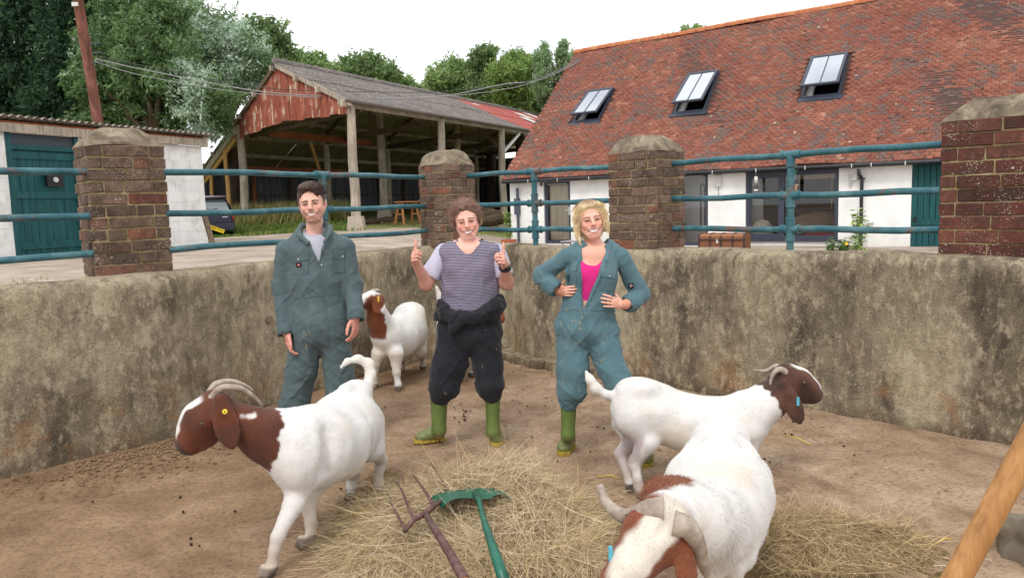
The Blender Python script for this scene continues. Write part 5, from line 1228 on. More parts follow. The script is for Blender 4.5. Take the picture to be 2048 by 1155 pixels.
def mesh_field(F, res, lo=None, hi=None, mod=None):
    l2, h2 = F.bounds(); lo = (l2 if lo is None else np.asarray(lo))-res*4; hi = (h2 if hi is None else np.asarray(hi))+res*4
    B = 4; n = (np.ceil((hi-lo)/(res*B)).astype(int)+1); nc = n
    ax = [lo[i]+(np.arange(nc[i])+.5)*res*B for i in range(3)]
    G = np.stack(np.meshgrid(*ax, indexing='ij'), -1).reshape(-1, 3); rad = res*B*.9
    dc = F(G, slack=rad*1.2).reshape(nc); act = np.abs(dc) < rad*1.6
    fine = np.repeat(np.repeat(np.repeat(dc, B, 0), B, 1), B, 2); am = np.repeat(np.repeat(np.repeat(act, B, 0), B, 1), B, 2)
    I = np.argwhere(am); Pt = lo+(I+.5)*res; v = F(Pt, slack=res*2)
    if mod is not None: v = mod(Pt, v)
    fine[am] = v
    return surface_nets(fine, lo+.5*res, res)
def surface_nets(D, lo, res):
    S = D < 0; nx, ny, nz = D.shape
    c = np.zeros((nx-1, ny-1, nz-1), np.uint8)
    for dx in (0, 1):
        for dy in (0, 1):
            for dz in (0, 1): c += S[dx:nx-1+dx, dy:ny-1+dy, dz:nz-1+dz]
    A = np.argwhere((c > 0) & (c < 8)); idx = np.full(c.shape, -1, np.int32); idx[A[:, 0], A[:, 1], A[:, 2]] = np.arange(len(A))
    acc = np.zeros((len(A), 3)); cnt = np.zeros(len(A)); cor = [(a, b, c_) for a in (0, 1) for b in (0, 1) for c_ in (0, 1)]
    val = {o: D[A[:, 0]+o[0], A[:, 1]+o[1], A[:, 2]+o[2]] for o in cor}
    for a in cor:
        for k in range(3):
            if a[k]: continue
            b = list(a); b[k] = 1; b = tuple(b); va, vb = val[a], val[b]; m = (va < 0) != (vb < 0); t = va/(va-vb+1e-12)
            for j in range(3): acc[m, j] += a[j]+((t[m]) if j == k else 0)
            cnt[m] += 1
    V = lo+(A+acc/np.maximum(cnt, 1)[:, None])*res; Q = []
    for k in range(3):
        o1, o2 = [j for j in range(3) if j != k]
        sl0 = [slice(1, -1)]*3; sl0[k] = slice(0, -1); sl1 = [slice(1, -1)]*3; sl1[k] = slice(1, None)
        s0, s1 = S[tuple(sl0)], S[tuple(sl1)]; E = np.argwhere(s0 != s1)
        if not len(E): continue
        inside = s0[E[:, 0], E[:, 1], E[:, 2]]; base = E.copy(); base[:, o1] += 1; base[:, o2] += 1
        def at(d1, d2):
            q = base.copy(); q[:, o1] -= d1; q[:, o2] -= d2; return idx[q[:, 0], q[:, 1], q[:, 2]]
        q = np.stack([at(1, 1), at(0, 1), at(0, 0), at(1, 0)], 1); fl = inside if k != 1 else ~inside
        q[~fl] = q[~fl][:, ::-1]; Q.append(q)
    Q = np.concatenate(Q); Q = Q[(Q >= 0).all(1)]
    return V, Q
def vnormals(V, Q):
    n = np.cross(V[Q[:, 2]]-V[Q[:, 0]], V[Q[:, 3]]-V[Q[:, 1]]); N = np.zeros_like(V)
    for k in range(Q.shape[1]): np.add.at(N, Q[:, k], n)
    return N/(np.linalg.norm(N, axis=1)[:, None]+1e-12)
def relax(V, Q, it=2, w=.5):
    E = np.concatenate([Q[:, [0, 1]], Q[:, [1, 2]], Q[:, [2, 3]], Q[:, [3, 0]]]); V = V.copy()
    for _ in range(it):
        S = np.zeros_like(V); c = np.zeros(len(V)); np.add.at(S, E[:, 0], V[E[:, 1]]); np.add.at(S, E[:, 1], V[E[:, 0]]); np.add.at(c, E[:, 0], 1); np.add.at(c, E[:, 1], 1)
        V = V*(1-w)+w*S/np.maximum(c, 1)[:, None]
    return V
def basis(f, u):
    """columns: right, forward, up"""
    f = np.array(f, float); f /= np.linalg.norm(f); r = np.cross(f, np.array(u, float)); r /= np.linalg.norm(r); u = np.cross(r, f); return np.stack([r, f, u], 1)
@matdef
def m_coat(n):
    t = NT(n, 0.8, 0.2); c = t.attr('Col'); o = t.coord('Object')
    c = t.mix(1.0, c, t.ramp(t.noise(o, 9, 4, .6), [(.3, .9), (.7, 1.06)]), 'MULTIPLY')
    t.b.inputs['Sheen Weight'].default_value = .15
    return t.fin(c, .8, t.bump(t.noise(t.map(o, (1, 1, 1)), 160, 3, .6), .35, .004))
@matdef
def m_fur(n):
    t = NT(n, 0.75, 0.2); return t.fin(t.attr('Col'), .75)
@matdef
def m_horn(n):
    t = NT(n, 0.55, 0.35); o = t.coord('Object'); c = t.ramp(t.noise(o, 22, 4, .6), [(.3, L(132, 116, 104)), (.6, L(172, 158, 144)), (.8, L(196, 186, 174))])
    return t.fin(c, .5, t.bump(t.noise(t.map(o, (1, 1, 1)), 110, 3, .6), .4, .004))
@matdef
def m_goateye(n):
    t = NT(n, .15, .6); return t.fin(L(104, 76, 42))
@matdef
def m_eyelid(n):
    t = NT(n, .6, .3); return t.fin(L(58, 38, 32))
@matdef
def m_goatpupil(n):
    t = NT(n, .15, .6); return t.fin(L(16, 12, 10))
# ================================================================== goats
def PX(x, y, Y): return gy(x, y, Y)
def goat(label, spine, neck, head, legs, tail, ears, horns, colf, tagc=None, res=.0075, fur=26000, furlen=.011, seed=1, extra=None, curl=.0, furfn=None):
    """spine: [(point, lateral r, vertical r)] rump->shoulder; neck: [(p, r)]; head: (poll, muzzle, up, scale); legs: list of [(p, r)...] ending at the hoof"""
    rg = np.random.default_rng(seed); F = Field()
    sp = [np.array(s[0]) for s in spine]; axis = sp[-1]-sp[0]; lat = np.cross(axis, [0, 0, 1])
    for i in range(len(spine)-1): F.seg(sp[i], sp[i+1], spine[i][1:], spine[i+1][1:], lat, k=.07)
    if extra:
        for e in extra:
            if len(e) == 4: F.ell(*e)
    for i in range(len(neck)-1): F.cap(neck[i][0], neck[i+1][0], neck[i][1], neck[i+1][1], k=.06)
    poll, muz, up, sc = head; H = basis(np.array(muz)-np.array(poll), up); poll = np.array(poll)
    hl = np.linalg.norm(np.array(muz)-poll)/.23
    def hp(x, y, z): return poll+H@np.array([x*sc, y*hl, z*sc])
    for (a, b, ra, rb) in (((0, -.01, 0), (0, .07, .004), .064, .062), ((0, .07, .006), (0, .15, -.008), .058, .046), ((0, .15, -.008), (0, .205, -.022), .044, .036), ((0, .0, -.045), (0, .12, -.055), .052, .036), ((0, .12, -.055), (0, .19, -.05), .034, .026)):
        F.cap(hp(*a), hp(*b), ra*sc, rb*sc, k=.03*sc)
    F.ell(hp(0, .21, -.03), np.array([.033, .03, .03])*sc, H, k=.02*sc)
    for s in (-1, 1):
        F.ell(hp(s*.05, .065, .018), np.array([.02, .028, .02])*sc, H, k=.02*sc)
        F.cut(q_ell(hp(s*.016, .236, -.018), np.array([.006, .008, .006])*sc, H), .006*sc)
        F.cut(q_cap(hp(s*.036, .17, -.052), hp(s*.02, .235, -.048), .004*sc, .004*sc), .008*sc)
    F.cut(q_cap(hp(0, -.01, .068), hp(0, .09, .074), .006*sc, .004*sc), .018*sc)
    for (a, b, wdt, nrm) in ears:            # root, tip, width, face normal
        a, b = np.array(a), np.array(b); M = basis(b-a, nrm); Ln = np.linalg.norm(b-a); c = a+(b-a)*.52
        F.ell(c, (wdt/2, Ln*.52, .012), M, k=.012); F.cap(a, a+(b-a)*.25, .02, .018, k=.03)
    for lg in legs:
        for i in range(len(lg)-1): F.cap(lg[i][0], lg[i+1][0], lg[i][1], lg[i+1][1], k=.035 if i < 1 else .018)
        h = np.array(lg[-1][0]); d = np.array(lg[-1][0])-np.array(lg[-2][0]); d[2] = 0; fw = axis*[1, 1, 0]; fw = fw/np.linalg.norm(fw); sd = np.cross(fw, [0, 0, 1])
        for s in (-1, 1): F.cap(np.array([*h[:2], .032])+sd*s*.013-fw*.01, np.array([*h[:2], .017])+sd*s*.016+fw*.03, .021, .014, k=.008)
    for i in range(len(tail)-1): F.cap(tail[i][0], tail[i+1][0], tail[i][1], tail[i+1][1], k=.02)
    for e in (extra or []):
        if len(e) == 5: F.cut(q_cap(e[0], e[1], e[2], e[3]), e[4])
    def mod(P_, v):
        z = P_[:, 2]; return np.maximum(v, -(z-.002))
    V, Q = mesh_field(F, res, mod=mod); V = relax(V, Q, 2, .4); N = vnormals(V, Q)
    V = V+N*(fbm(V, 14, 2)*.0022+fbm(V, 5.5, 2)*.006*sstep(.25, .4, V[:, 2]))[:, None]
    hv = V-poll; hl_ = hv@H; loc = np.stack([hl_[:, 0]/sc, hl_[:, 1]/hl, hl_[:, 2]/sc], 1)
    def colorize(Pt, loc):
        c = np.clip(colf(Pt, loc), 0, 1)
        cream = (sstep(-.1, .7, fbm(Pt, 3.5, 3))*.6)[:, None]; lum = c.mean(1, keepdims=True); cream = cream*sstep(.5, .7, lum); c = c*(1-cream)+np.array(L(222, 208, 188))*cream; c = c*(1+.05*fbm(Pt, 18, 2))[:, None]
        z = Pt[:, 2]; hoof = sstep(.052, .040, z)[:, None]; c = c*(1-hoof)+np.array(L(66, 60, 58))*hoof
        dirt = (sstep(.26, .06, z)*(.45+.6*fbm(Pt, 12, 2)).clip(0, .75))[:, None]; c = c*(1-dirt)+np.array(L(160, 140, 122))*dirt
        return c
    C_ = colorize(V, loc)
    base = np.array([*(sp[0]+sp[-1])[:2]/2, 0]); root = empty('goat', base, label, 'goat', 'boer goats in the pen')
    mobj('body', V, Q, 'coat', root, True, C_)
    # fur: tapered slivers lying back along the body
    if fur:
        tri = rg.integers(0, len(Q), fur); a = rg.random((fur, 2)); q = Q[tri]; Pt = (V[q[:, 0]]*(1-a[:, :1])+V[q[:, 1]]*a[:, :1])*(1-a[:, 1:])+(V[q[:, 3]]*(1-a[:, :1])+V[q[:, 2]]*a[:, :1])*a[:, 1:]
        n = N[q[:, 0]]; nl = ((Pt-poll)@H); nloc = np.stack([nl[:, 0]/sc, nl[:, 1]/hl, nl[:, 2]/sc], 1)
        keep = (Pt[:, 2] > .055); Pt, n, nloc = Pt[keep], n[keep], nloc[keep]; m = len(Pt)
        flow = -axis/np.linalg.norm(axis)*.7+np.array([0, 0, -.75]); fl = np.tile(flow, (m, 1)); inh = nloc[:, 1] > -.05; hd = (np.abs(nloc) < [.14, .3, .14]).all(1); fl[hd] = -H[:, 1]*.8+np.array([0, 0, -.1])
        fl += rg.normal(0, .35, (m, 3)); fl -= n*(fl*n).sum(1)[:, None]; fl /= np.linalg.norm(fl, axis=1)[:, None]+1e-9
        d = fl*.95+n*(.18+.14*rg.random(m))[:, None]; d /= np.linalg.norm(d, axis=1)[:, None]
        ln = furlen*(.55+.8*rg.random(m)); 
        if furfn is not None: ln = ln*furfn(Pt, nloc)
        ln = ln*np.where(hd, .55, 1.0)*sstep(.0, .3, Pt[:, 2]-.02).clip(.45, 1)
        s = np.cross(d, n); s /= np.linalg.norm(s, axis=1)[:, None]+1e-9; w = .0011*(.7+.8*rg.random(m))
        T = np.empty((m, 3, 3)); T[:, 0] = Pt-s*w[:, None]-n*.001; T[:, 1] = Pt+s*w[:, None]-n*.001; T[:, 2] = Pt+d*ln[:, None]
        cc = colorize(Pt, nloc)*(.9+.16*rg.random(m))[:, None]
        o = mobj('coat', T.reshape(-1, 3), np.arange(m*3).reshape(m, 3), 'fur', root, False, np.repeat(cc, 3, 0)); o['kind'] = 'stuff'
    for pts, r0 in horns:
        pts = [np.array(p) for p in pts]; fine = []
        for i in range(len(pts)-1):
            p0, p1, p2, p3 = pts[max(i-1, 0)], pts[i], pts[i+1], pts[min(i+2, len(pts)-1)]
            for s in np.linspace(0, 1, 9, endpoint=False): fine.append(.5*((2*p1)+(-p0+p2)*s+(2*p0-5*p1+4*p2-p3)*s*s+(-p0+3*p1-3*p2+p3)*s**3))
        fine.append(pts[-1]); k = len(fine); rs = [r0*(1-.72*(i/(k-1))**1.1)*(1+.02*math.sin(i*2.4)+.10*math.exp(-i*.5)) for i in range(k)]
        MB().tube([tuple(p) for p in fine], rs, 14).obj('horn', 'horn', root, True)
    for s in (-1, 1):
        c = hp(s*.064, .068, .020); blob('eyelid', hp(s*.0605, .068, .020), (.0155*sc,)*3, 'eyelid', root, n=8, amp=.05); e = blob('eye', hp(s*.0665, .069, .0195), (.0105*sc,)*3, 'goateye', root, n=8, amp=0); cp = hp(s*.0750, .070, .0195)
        blob('pupil', cp, (.0045*sc, .0055*sc, .0028*sc), 'goatpupil', root, n=6, amp=0)
    if tagc is not None:
        for (c, nrm, col, form) in tagc:
            c = np.array(c); M = basis(nrm, (0, 0, 1)); n_ = np.array(nrm)/np.linalg.norm(nrm)
            if form == 'round': MB().tube([c, c+n_*.005], .0105, 14).obj('ear_tag', col, root); MB().tube([c+n_*.005, c+n_*.008], .003, 10).obj('tag_stud', 'dropping', root)
            else: MB().box(c, (.012, .008, .045)).obj('ear_tag', col, root)
    return root
WHT = np.array([.70, .68, .655]); BRN = np.array(L(92, 50, 36)); BRN2 = np.array(L(122, 68, 44)); DBR = np.array(L(66, 46, 40))
def lerp(a, b, t): return a*(1-t[:, None])+b*t[:, None]
def soft(x, e=.012): return sstep(-e, e, x)
# ---- goat in the left foreground, walking out of the picture to the left
def g1():
    j = PX; ns = [(j(592, 884, 3.50), .135), (j(535, 872, 3.42), .108), (j(482, 846, 3.36), .088)]
    poll, muz = j(428, 816, 3.34), j(356, 884, 3.29)
    n0, n1 = np.array(j(592, 878, 3.50)), np.array(j(478, 838, 3.36)); nd = (n1-n0)
    def col(Pt, loc):
        t = ((Pt-n0)@nd)/(nd@nd)+.10*fbm(Pt, 9, 2); zz = Pt[:, 2]
        br = soft(t-.42-.9*(zz-.60)+.05*vnoise(Pt, 45), .018); base = lerp(BRN, BRN2, .5+.5*fbm(Pt, 6, 2)); c = lerp(np.tile(WHT, (len(Pt), 1)), base, br)
        dark = sstep(.0, .3, fbm(Pt+3, 5, 2))*br; c = lerp(c, np.tile(DBR, (len(Pt), 1)), dark*.45)
        spot = soft(.030+.02*fbm(Pt, 22, 2)-np.linalg.norm((Pt-np.array(j(505, 833, 3.30)))*[.85, .5, 1.5], axis=1), .006); c = lerp(c, np.tile(WHT, (len(Pt), 1)), spot)
        bl = soft(.019-np.abs(loc[:, 0])+.010*fbm(Pt, 30, 1), .005)*soft(loc[:, 2]-.022, .01)*soft(loc[:, 1]+.0, .02)*soft(.232-loc[:, 1], .012)
        mzl = soft(loc[:, 1]-.225, .012)*soft(.05-np.abs(loc[:, 0]), .01)*(np.abs(loc[:, 2]) < .12)*(loc[:, 1] < .3)
        c = lerp(c, np.tile(WHT, (len(Pt), 1)), bl); c = lerp(c, np.tile(np.array(L(58, 44, 42)), (len(Pt), 1)), mzl*.85); return c
    legs = [[(j(606, 950, 3.46), .072), (j(588, 1005, 3.38), .044), (j(556, 1072, 3.29), .029), (j(549, 1100, 3.27), .0225), (j(543, 1134, 3.25), .027), (gz(532, 1152), .03)],
            [(j(640, 950, 3.64), .068), (j(616, 1000, 3.62), .041), (j(622, 1046, 3.60), .028), (j(622, 1062, 3.58), .0215), (j(620, 1078, 3.57), .026), (gz(606, 1092), .03)],
            [(j(676, 880, 4.10), .12), (j(690, 925, 4.02), .07), (j(706, 948, 4.22), .036), (j(703, 972, 4.18), .025), (j(702, 985, 4.16), .028), (gz(701, 1000), .03)],
            [(j(726, 850, 4.12), .115), (j(744, 895, 4.06), .066), (j(762, 918, 4.27), .034), (j(757, 955, 4.24), .0225), (j(758, 970, 4.22), .027), (gz(764, 988), .03)]]
    spine = [(j(706, 836, 4.20), .14, .165), (j(690, 856, 4.0), .175, .185), (j(664, 884, 3.78), .188, .185), (j(630, 892, 3.60), .175, .182), (j(600, 892, 3.48), .14, .175)]
    tail = [(j(735, 778, 4.22), .032), (j(741, 748, 4.27), .027), (j(737, 727, 4.28), .027), (j(716, 717, 4.26), .022), (j(694, 722, 4.23), .013), (j(680, 736, 4.22), .005)]
    ears = [(j(440, 798, 3.27), j(464, 897, 3.24), .105, j(440, 798, 3.27)*0+np.array([.15, -1, .1])), (j(424, 790, 3.42), j(410, 850, 3.46), .10, np.array([-.3, 1, .1]))]
    horns = [([j(424, 796, 3.30), j(445, 775, 3.29), j(480, 776, 3.30), j(508, 793, 3.33), j(524, 810, 3.36)], .019), ([j(418, 790, 3.38), j(432, 768, 3.40), j(462, 762, 3.44), j(490, 770, 3.47), j(505, 780, 3.49)], .018)]
    goat('white goat with brown head walking left in the foreground, tail curled over its back', spine, ns, (poll, muz, (.15, -.15, 1), 1.28), legs, tail, ears, horns, col, [(j(450, 822, 3.205), (.1, -1, .1), 'tag_yellow', 'round')], seed=11,
         extra=[(j(598, 912, 3.45), (.12, .14, .17), None, .06), (j(728, 862, 4.12), (.10, .15, .17), None, .05), (j(712, 782, 4.14), (.085, .12, .06), None, .06), (j(690, 776, 4.0), (.03, .05, .025), None, .05), (j(735, 905, 3.80), j(715, 850, 3.82), .03, .02, .07), (j(650, 940, 3.42), j(655, 870, 3.45), .02, .02, .07)], fur=46000)
g1()
# ---- goat behind the man, looking left
def g2():
    j = PX; n0, n1 = np.array(j(768, 668, 6.72)), np.array(j(750, 612, 6.60)); nd = n1-n0
    def col(Pt, loc):
        t = ((Pt-n0)@nd)/(nd@nd)+.10*fbm(Pt, 9, 2); br = soft(t-.12, .05)*soft((n0[0]+.035-.12*t.clip(0, 1)*0)-Pt[:, 0]+.03*fbm(Pt, 9, 2)+.012*vnoise(Pt, 50)+.5*np.maximum(0, Pt[:, 2]-n1[2]+.02), .008)
        c = lerp(np.tile(WHT, (len(Pt), 1)), np.tile(BRN2*.95, (len(Pt), 1)), br)
        bl = soft(.03-np.abs(loc[:, 0])+.01*fbm(Pt, 30, 1), .008)*soft(loc[:, 2]-.0, .014)*soft(loc[:, 1]-.0, .02); bl = np.maximum(bl, soft(loc[:, 1]-.20, .02)*(np.abs(loc[:, 0]) < .1)*(np.abs(loc[:, 2]) < .12)*(loc[:, 1] < .3))
        return lerp(c, np.tile(WHT, (len(Pt), 1)), bl)
    legs = [[(j(757, 706, 6.70), .068), (j(752, 724, 6.70), .042), (j(750, 742, 6.72), .033), (j(751, 754, 6.73), .023), (j(750, 764, 6.74), .028), (gz(748, 777), .03)],
            [(j(792, 706, 6.66), .072), (j(792, 726, 6.66), .044), (j(793, 745, 6.64), .035), (j(794, 756, 6.63), .024), (j(796, 768, 6.62), .03), (gz(797, 781), .031)],
            [(j(806, 690, 7.3), .1), (j(806, 708, 7.25), .06), (j(803, 720, 7.45), .034), (j(803, 730, 7.42), .024), (j(803, 735, 7.4), .027), (gz(803, 743), .03)],
            [(j(832, 680, 7.3), .115), (j(840, 700, 7.25), .065), (j(845, 712, 7.48), .036), (j(846, 724, 7.46), .025), (j(846, 731, 7.45), .028), (gz(847, 739), .03)]]
    spine = [(j(826, 646, 7.38), .13, .17), (j(816, 660, 7.15), .165, .195), (j(798, 670, 6.95), .17, .185), (j(778, 674, 6.75), .145, .175)]
    goat('white goat with raised brown head standing behind the person in grey coveralls', spine, [(n0, .12), (j(758, 640, 6.66), .095), (n1, .082)], (j(752, 598, 6.6), j(722, 596, 6.46), (.2, -.6, 1), 1.05), legs, [(j(838, 622, 7.5), .03), (j(842, 640, 7.56), .025), (j(842, 660, 7.57), .008)],
         [(j(758, 598, 6.52), j(757, 628, 6.48), .13, np.array([.3, -1, .0])), (j(738, 590, 6.68), j(730, 615, 6.72), .1, np.array([-.5, 1, 0]))], [([j(744, 590, 6.56), j(754, 580, 6.58), j(764, 588, 6.62), j(768, 598, 6.66)], .02), ([j(738, 588, 6.62), j(748, 579, 6.66), j(758, 585, 6.7)], .018)], col, [(j(757, 597, 6.46), (.2, -1, .1), 'tag_yellow', 'flat')], seed=12, fur=12000, furlen=.007, res=.009,
         extra=[(j(820, 625, 7.25), (.14, .16, .10), None, .07)])
g2()
# ---- goat on the right, standing in profile facing right
def g3():
    j = PX; n0, n1 = np.array(j(1500, 822, 4.12)), np.array(j(1572, 772, 4.18)); nd = n1-n0
    def col(Pt, loc):
        t = ((Pt-n0)@nd)/(nd@nd)+.08*fbm(Pt, 9, 2); br = soft(t-.42+.06*vnoise(Pt, 45), .018); c = lerp(np.tile(WHT, (len(Pt), 1)), np.tile(np.array(L(70, 48, 42)), (len(Pt), 1)), br); c = lerp(c, np.tile(np.array(L(104, 68, 54)), (len(Pt), 1)), br*sstep(0, .5, fbm(Pt, 6, 2))*.6)
        bl = soft(.028-np.abs(loc[:, 0])+.01*fbm(Pt, 30, 1), .007)*soft(loc[:, 2]-.02, .01)*soft(loc[:, 1]+.03, .02); c = lerp(c, np.tile(WHT, (len(Pt), 1)), bl)
        gr = sstep(.42, .30, Pt[:, 2])*sstep(.1, .4, fbm(Pt, 8, 2)+.3)*(Pt[:, 0] < .72); return lerp(c, np.tile(np.array(L(168, 152, 152)), (len(Pt), 1)), gr*.8)
    legs = [[(j(1276, 842, 4.12), .105), (j(1296, 882, 4.06), .062), (j(1270, 926, 4.08), .034), (j(1275, 955, 4.06), .0235), (j(1278, 974, 4.05), .028), (gz(1282, 993), .03)],
            [(j(1258, 845, 4.26), .095), (j(1268, 880, 4.22), .055), (j(1240, 906, 4.24), .033), (j(1252, 940, 4.18), .0235), (j(1259, 962, 4.14), .028), (gz(1262, 980), .03)],
            [(j(1495, 865, 4.05), .08), (j(1495, 905, 4.05), .05), (j(1497, 938, 4.05), .032), (j(1497, 962, 4.05), .023), (j(1498, 980, 4.05), .028), (gz(1500, 996), .03)],
            [(j(1470, 865, 4.22), .08), (j(1466, 900, 4.22), .05), (j(1464, 925, 4.22), .032), (j(1464, 945, 4.22), .023), (j(1464, 962, 4.22), .028), (gz(1466, 975), .03)]]
    spine = [(j(1262, 810, 4.18), .115, .115), (j(1310, 826, 4.17), .15, .148), (j(1380, 846, 4.16), .162, .145), (j(1450, 850, 4.14), .15, .142), (j(1492, 842, 4.12), .12, .13)]
    tail = [(j(1232, 790, 4.18), .03), (j(1212, 788, 4.18), .026), (j(1192, 776, 4.18), .03), (j(1180, 758, 4.18), .022), (j(1172, 742, 4.18), .006)]
    ears = [(j(1566, 766, 4.08), j(1602, 846, 4.03), .10, np.array([-.25, -1, .1])), (j(1550, 752, 4.27), j(1530, 785, 4.33), .09, np.array([-.3, 1, .1]))]
    horns = [([j(1576, 748, 4.14), j(1560, 738, 4.13), j(1546, 748, 4.12), j(1540, 770, 4.11)], .021), ([j(1570, 738, 4.22), j(1552, 732, 4.25), j(1532, 741, 4.28), j(1507, 740, 4.30)], .019)]
    goat('white goat with dark brown head standing in profile facing right', spine, [(n0, .13), (j(1538, 800, 4.15), .095), (n1, .074)], (j(1578, 752, 4.18), j(1641, 784, 4.17), (-.1, -.1, 1), 1.14), legs, tail, ears, horns, col, [(j(1596, 802, 4.015), (0, -1, 0), 'tag_blue', 'flat')], seed=13, fur=34000, res=.0075,
         extra=[(j(1272, 776, 4.18), (.11, .10, .055), None, .06), (j(1270, 832, 4.14), (.10, .13, .12), None, .05), (j(1292, 775, 4.1), (.045, .03, .022), None, .07), (j(1325, 850, 3.92), j(1318, 805, 3.93), .03, .02, .07), (j(1455, 880, 3.93), j(1465, 820, 3.93), .02, .02, .06)])
g3()
# ---- big goat in the right foreground, head down towards the camera
def g4():
    j = PX; n0, n1 = np.array(j(1412, 1040, 2.70)), np.array(j(1348, 1044, 2.42)); nd = n1-n0
    poll, muz = j(1328, 1042, 2.32), j(1232, 1172, 2.16)
    rust = np.array(L(124, 72, 48)); wf = np.array(L(214, 206, 194))
    bc = np.array(j(1338, 985, 2.56))
    def col(Pt, loc):
        c = np.tile(WHT, (len(Pt), 1)); d = Pt-bc; n = fbm(Pt, 9, 2)
        br = soft(.100-np.linalg.norm(d*[.85, .9, 1.35], axis=1)+.03*n+.012*vnoise(Pt, 45), .012); c = lerp(c, np.tile(rust, (len(Pt), 1)), br)
        hd = soft(loc[:, 1]+.035+.01*n, .02)*(np.abs(loc[:, 0]) < .16)*(loc[:, 1] < .32)*(np.abs(loc[:, 2]) < .2); c = lerp(c, lerp(np.tile(BRN2, (len(Pt), 1)), np.tile(rust, (len(Pt), 1)), .5+.5*n), hd)
        bl = hd*soft(.042-np.abs(loc[:, 0]-.004)+.008*fbm(Pt, 25, 1), .006)*soft(loc[:, 2]-.0, .012); return lerp(c, np.tile(wf, (len(Pt), 1)), bl)
    legs = [[(j(1400, 1120, 2.68), .09), (np.array([.62, 2.66, .36]), .055), (np.array([.62, 2.62, .27]), .038), (np.array([.62, 2.64, .14]), .027), (np.array([.62, 2.63, .08]), .031), (np.array([.62, 2.61, 0]), .03)],
            [(j(1470, 1105, 2.74), .075), (np.array([.78, 2.72, .36]), .055), (np.array([.78, 2.68, .27]), .038), (np.array([.78, 2.70, .14]), .027), (np.array([.78, 2.69, .08]), .031), (np.array([.78, 2.67, 0]), .03)],
            [(j(1385, 960, 3.3), .12), (np.array([.70, 3.2, .38]), .075), (np.array([.70, 3.36, .28]), .04), (np.array([.70, 3.33, .14]), .028), (np.array([.70, 3.32, .08]), .031), (np.array([.70, 3.30, 0]), .03)],
            [(j(1490, 960, 3.3), .12), (np.array([1.0, 3.2, .38]), .075), (np.array([1.0, 3.36, .28]), .04), (np.array([1.0, 3.33, .14]), .028), (np.array([1.0, 3.32, .08]), .031), (np.array([1.0, 3.30, 0]), .03)]]
    spine = [(j(1442, 900, 3.42), .115, .135), (j(1440, 945, 3.25), .165, .18), (j(1434, 988, 3.05), .205, .195), (j(1424, 1030, 2.88), .185, .19), (j(1414, 1052, 2.70), .145, .165)]
    tail = [(j(1442, 845, 3.55), .03), (j(1440, 832, 3.6), .025), (j(1438, 838, 3.66), .01)]
    ears = [(j(1284, 1052, 2.28), j(1224, 1136, 2.23), .085, np.array([-1, -.4, .2])), (j(1368, 1082, 2.25), j(1376, 1186, 2.17), .095, np.array([.5, -.9, 0]))]
    horns = [([j(1326, 1018, 2.26), j(1300, 1018, 2.27), j(1252, 1032, 2.34), j(1214, 1006, 2.40), j(1199, 968, 2.43)], .038), ([j(1348, 1046, 2.23), j(1374, 1054, 2.22), j(1394, 1084, 2.24), j(1406, 1126, 2.28), j(1424, 1166, 2.33)], .040)]
    mane = np.array(j(1400, 1050, 2.62))
    def furfn(Pt, loc):
        return 1+1.6*soft(.17-np.linalg.norm((Pt-mane)*[1, 1, 1], axis=1), .06)+1.3*soft(.12-np.linalg.norm(Pt-bc, axis=1), .05)
    goat('large white goat in the right foreground with lowered brown and white face', spine, [(n0, .145), (j(1380, 1046, 2.55), .122), (n1, .10)], (poll, muz, (.12, -.85, .6), 1.34), legs, tail, ears, horns, col, [(j(1221, 1106, 2.21), (-1, -.3, 0), 'tag_blue', 'flat')], seed=14, fur=70000, furlen=.015, res=.007, furfn=furfn,
         extra=[(j(1442, 862, 3.42), (.085, .13, .075), None, .07), (j(1345, 992, 2.58), (.10, .10, .065), None, .06), (j(1405, 868, 3.38), (.035, .05, .03), None, .05), (j(1478, 868, 3.38), (.035, .05, .03), None, .05), (j(1500, 905, 3.1), j(1490, 870, 3.2), .02, .02, .06), (j(1375, 905, 3.1), j(1392, 870, 3.2), .02, .02, .06)])
g4()
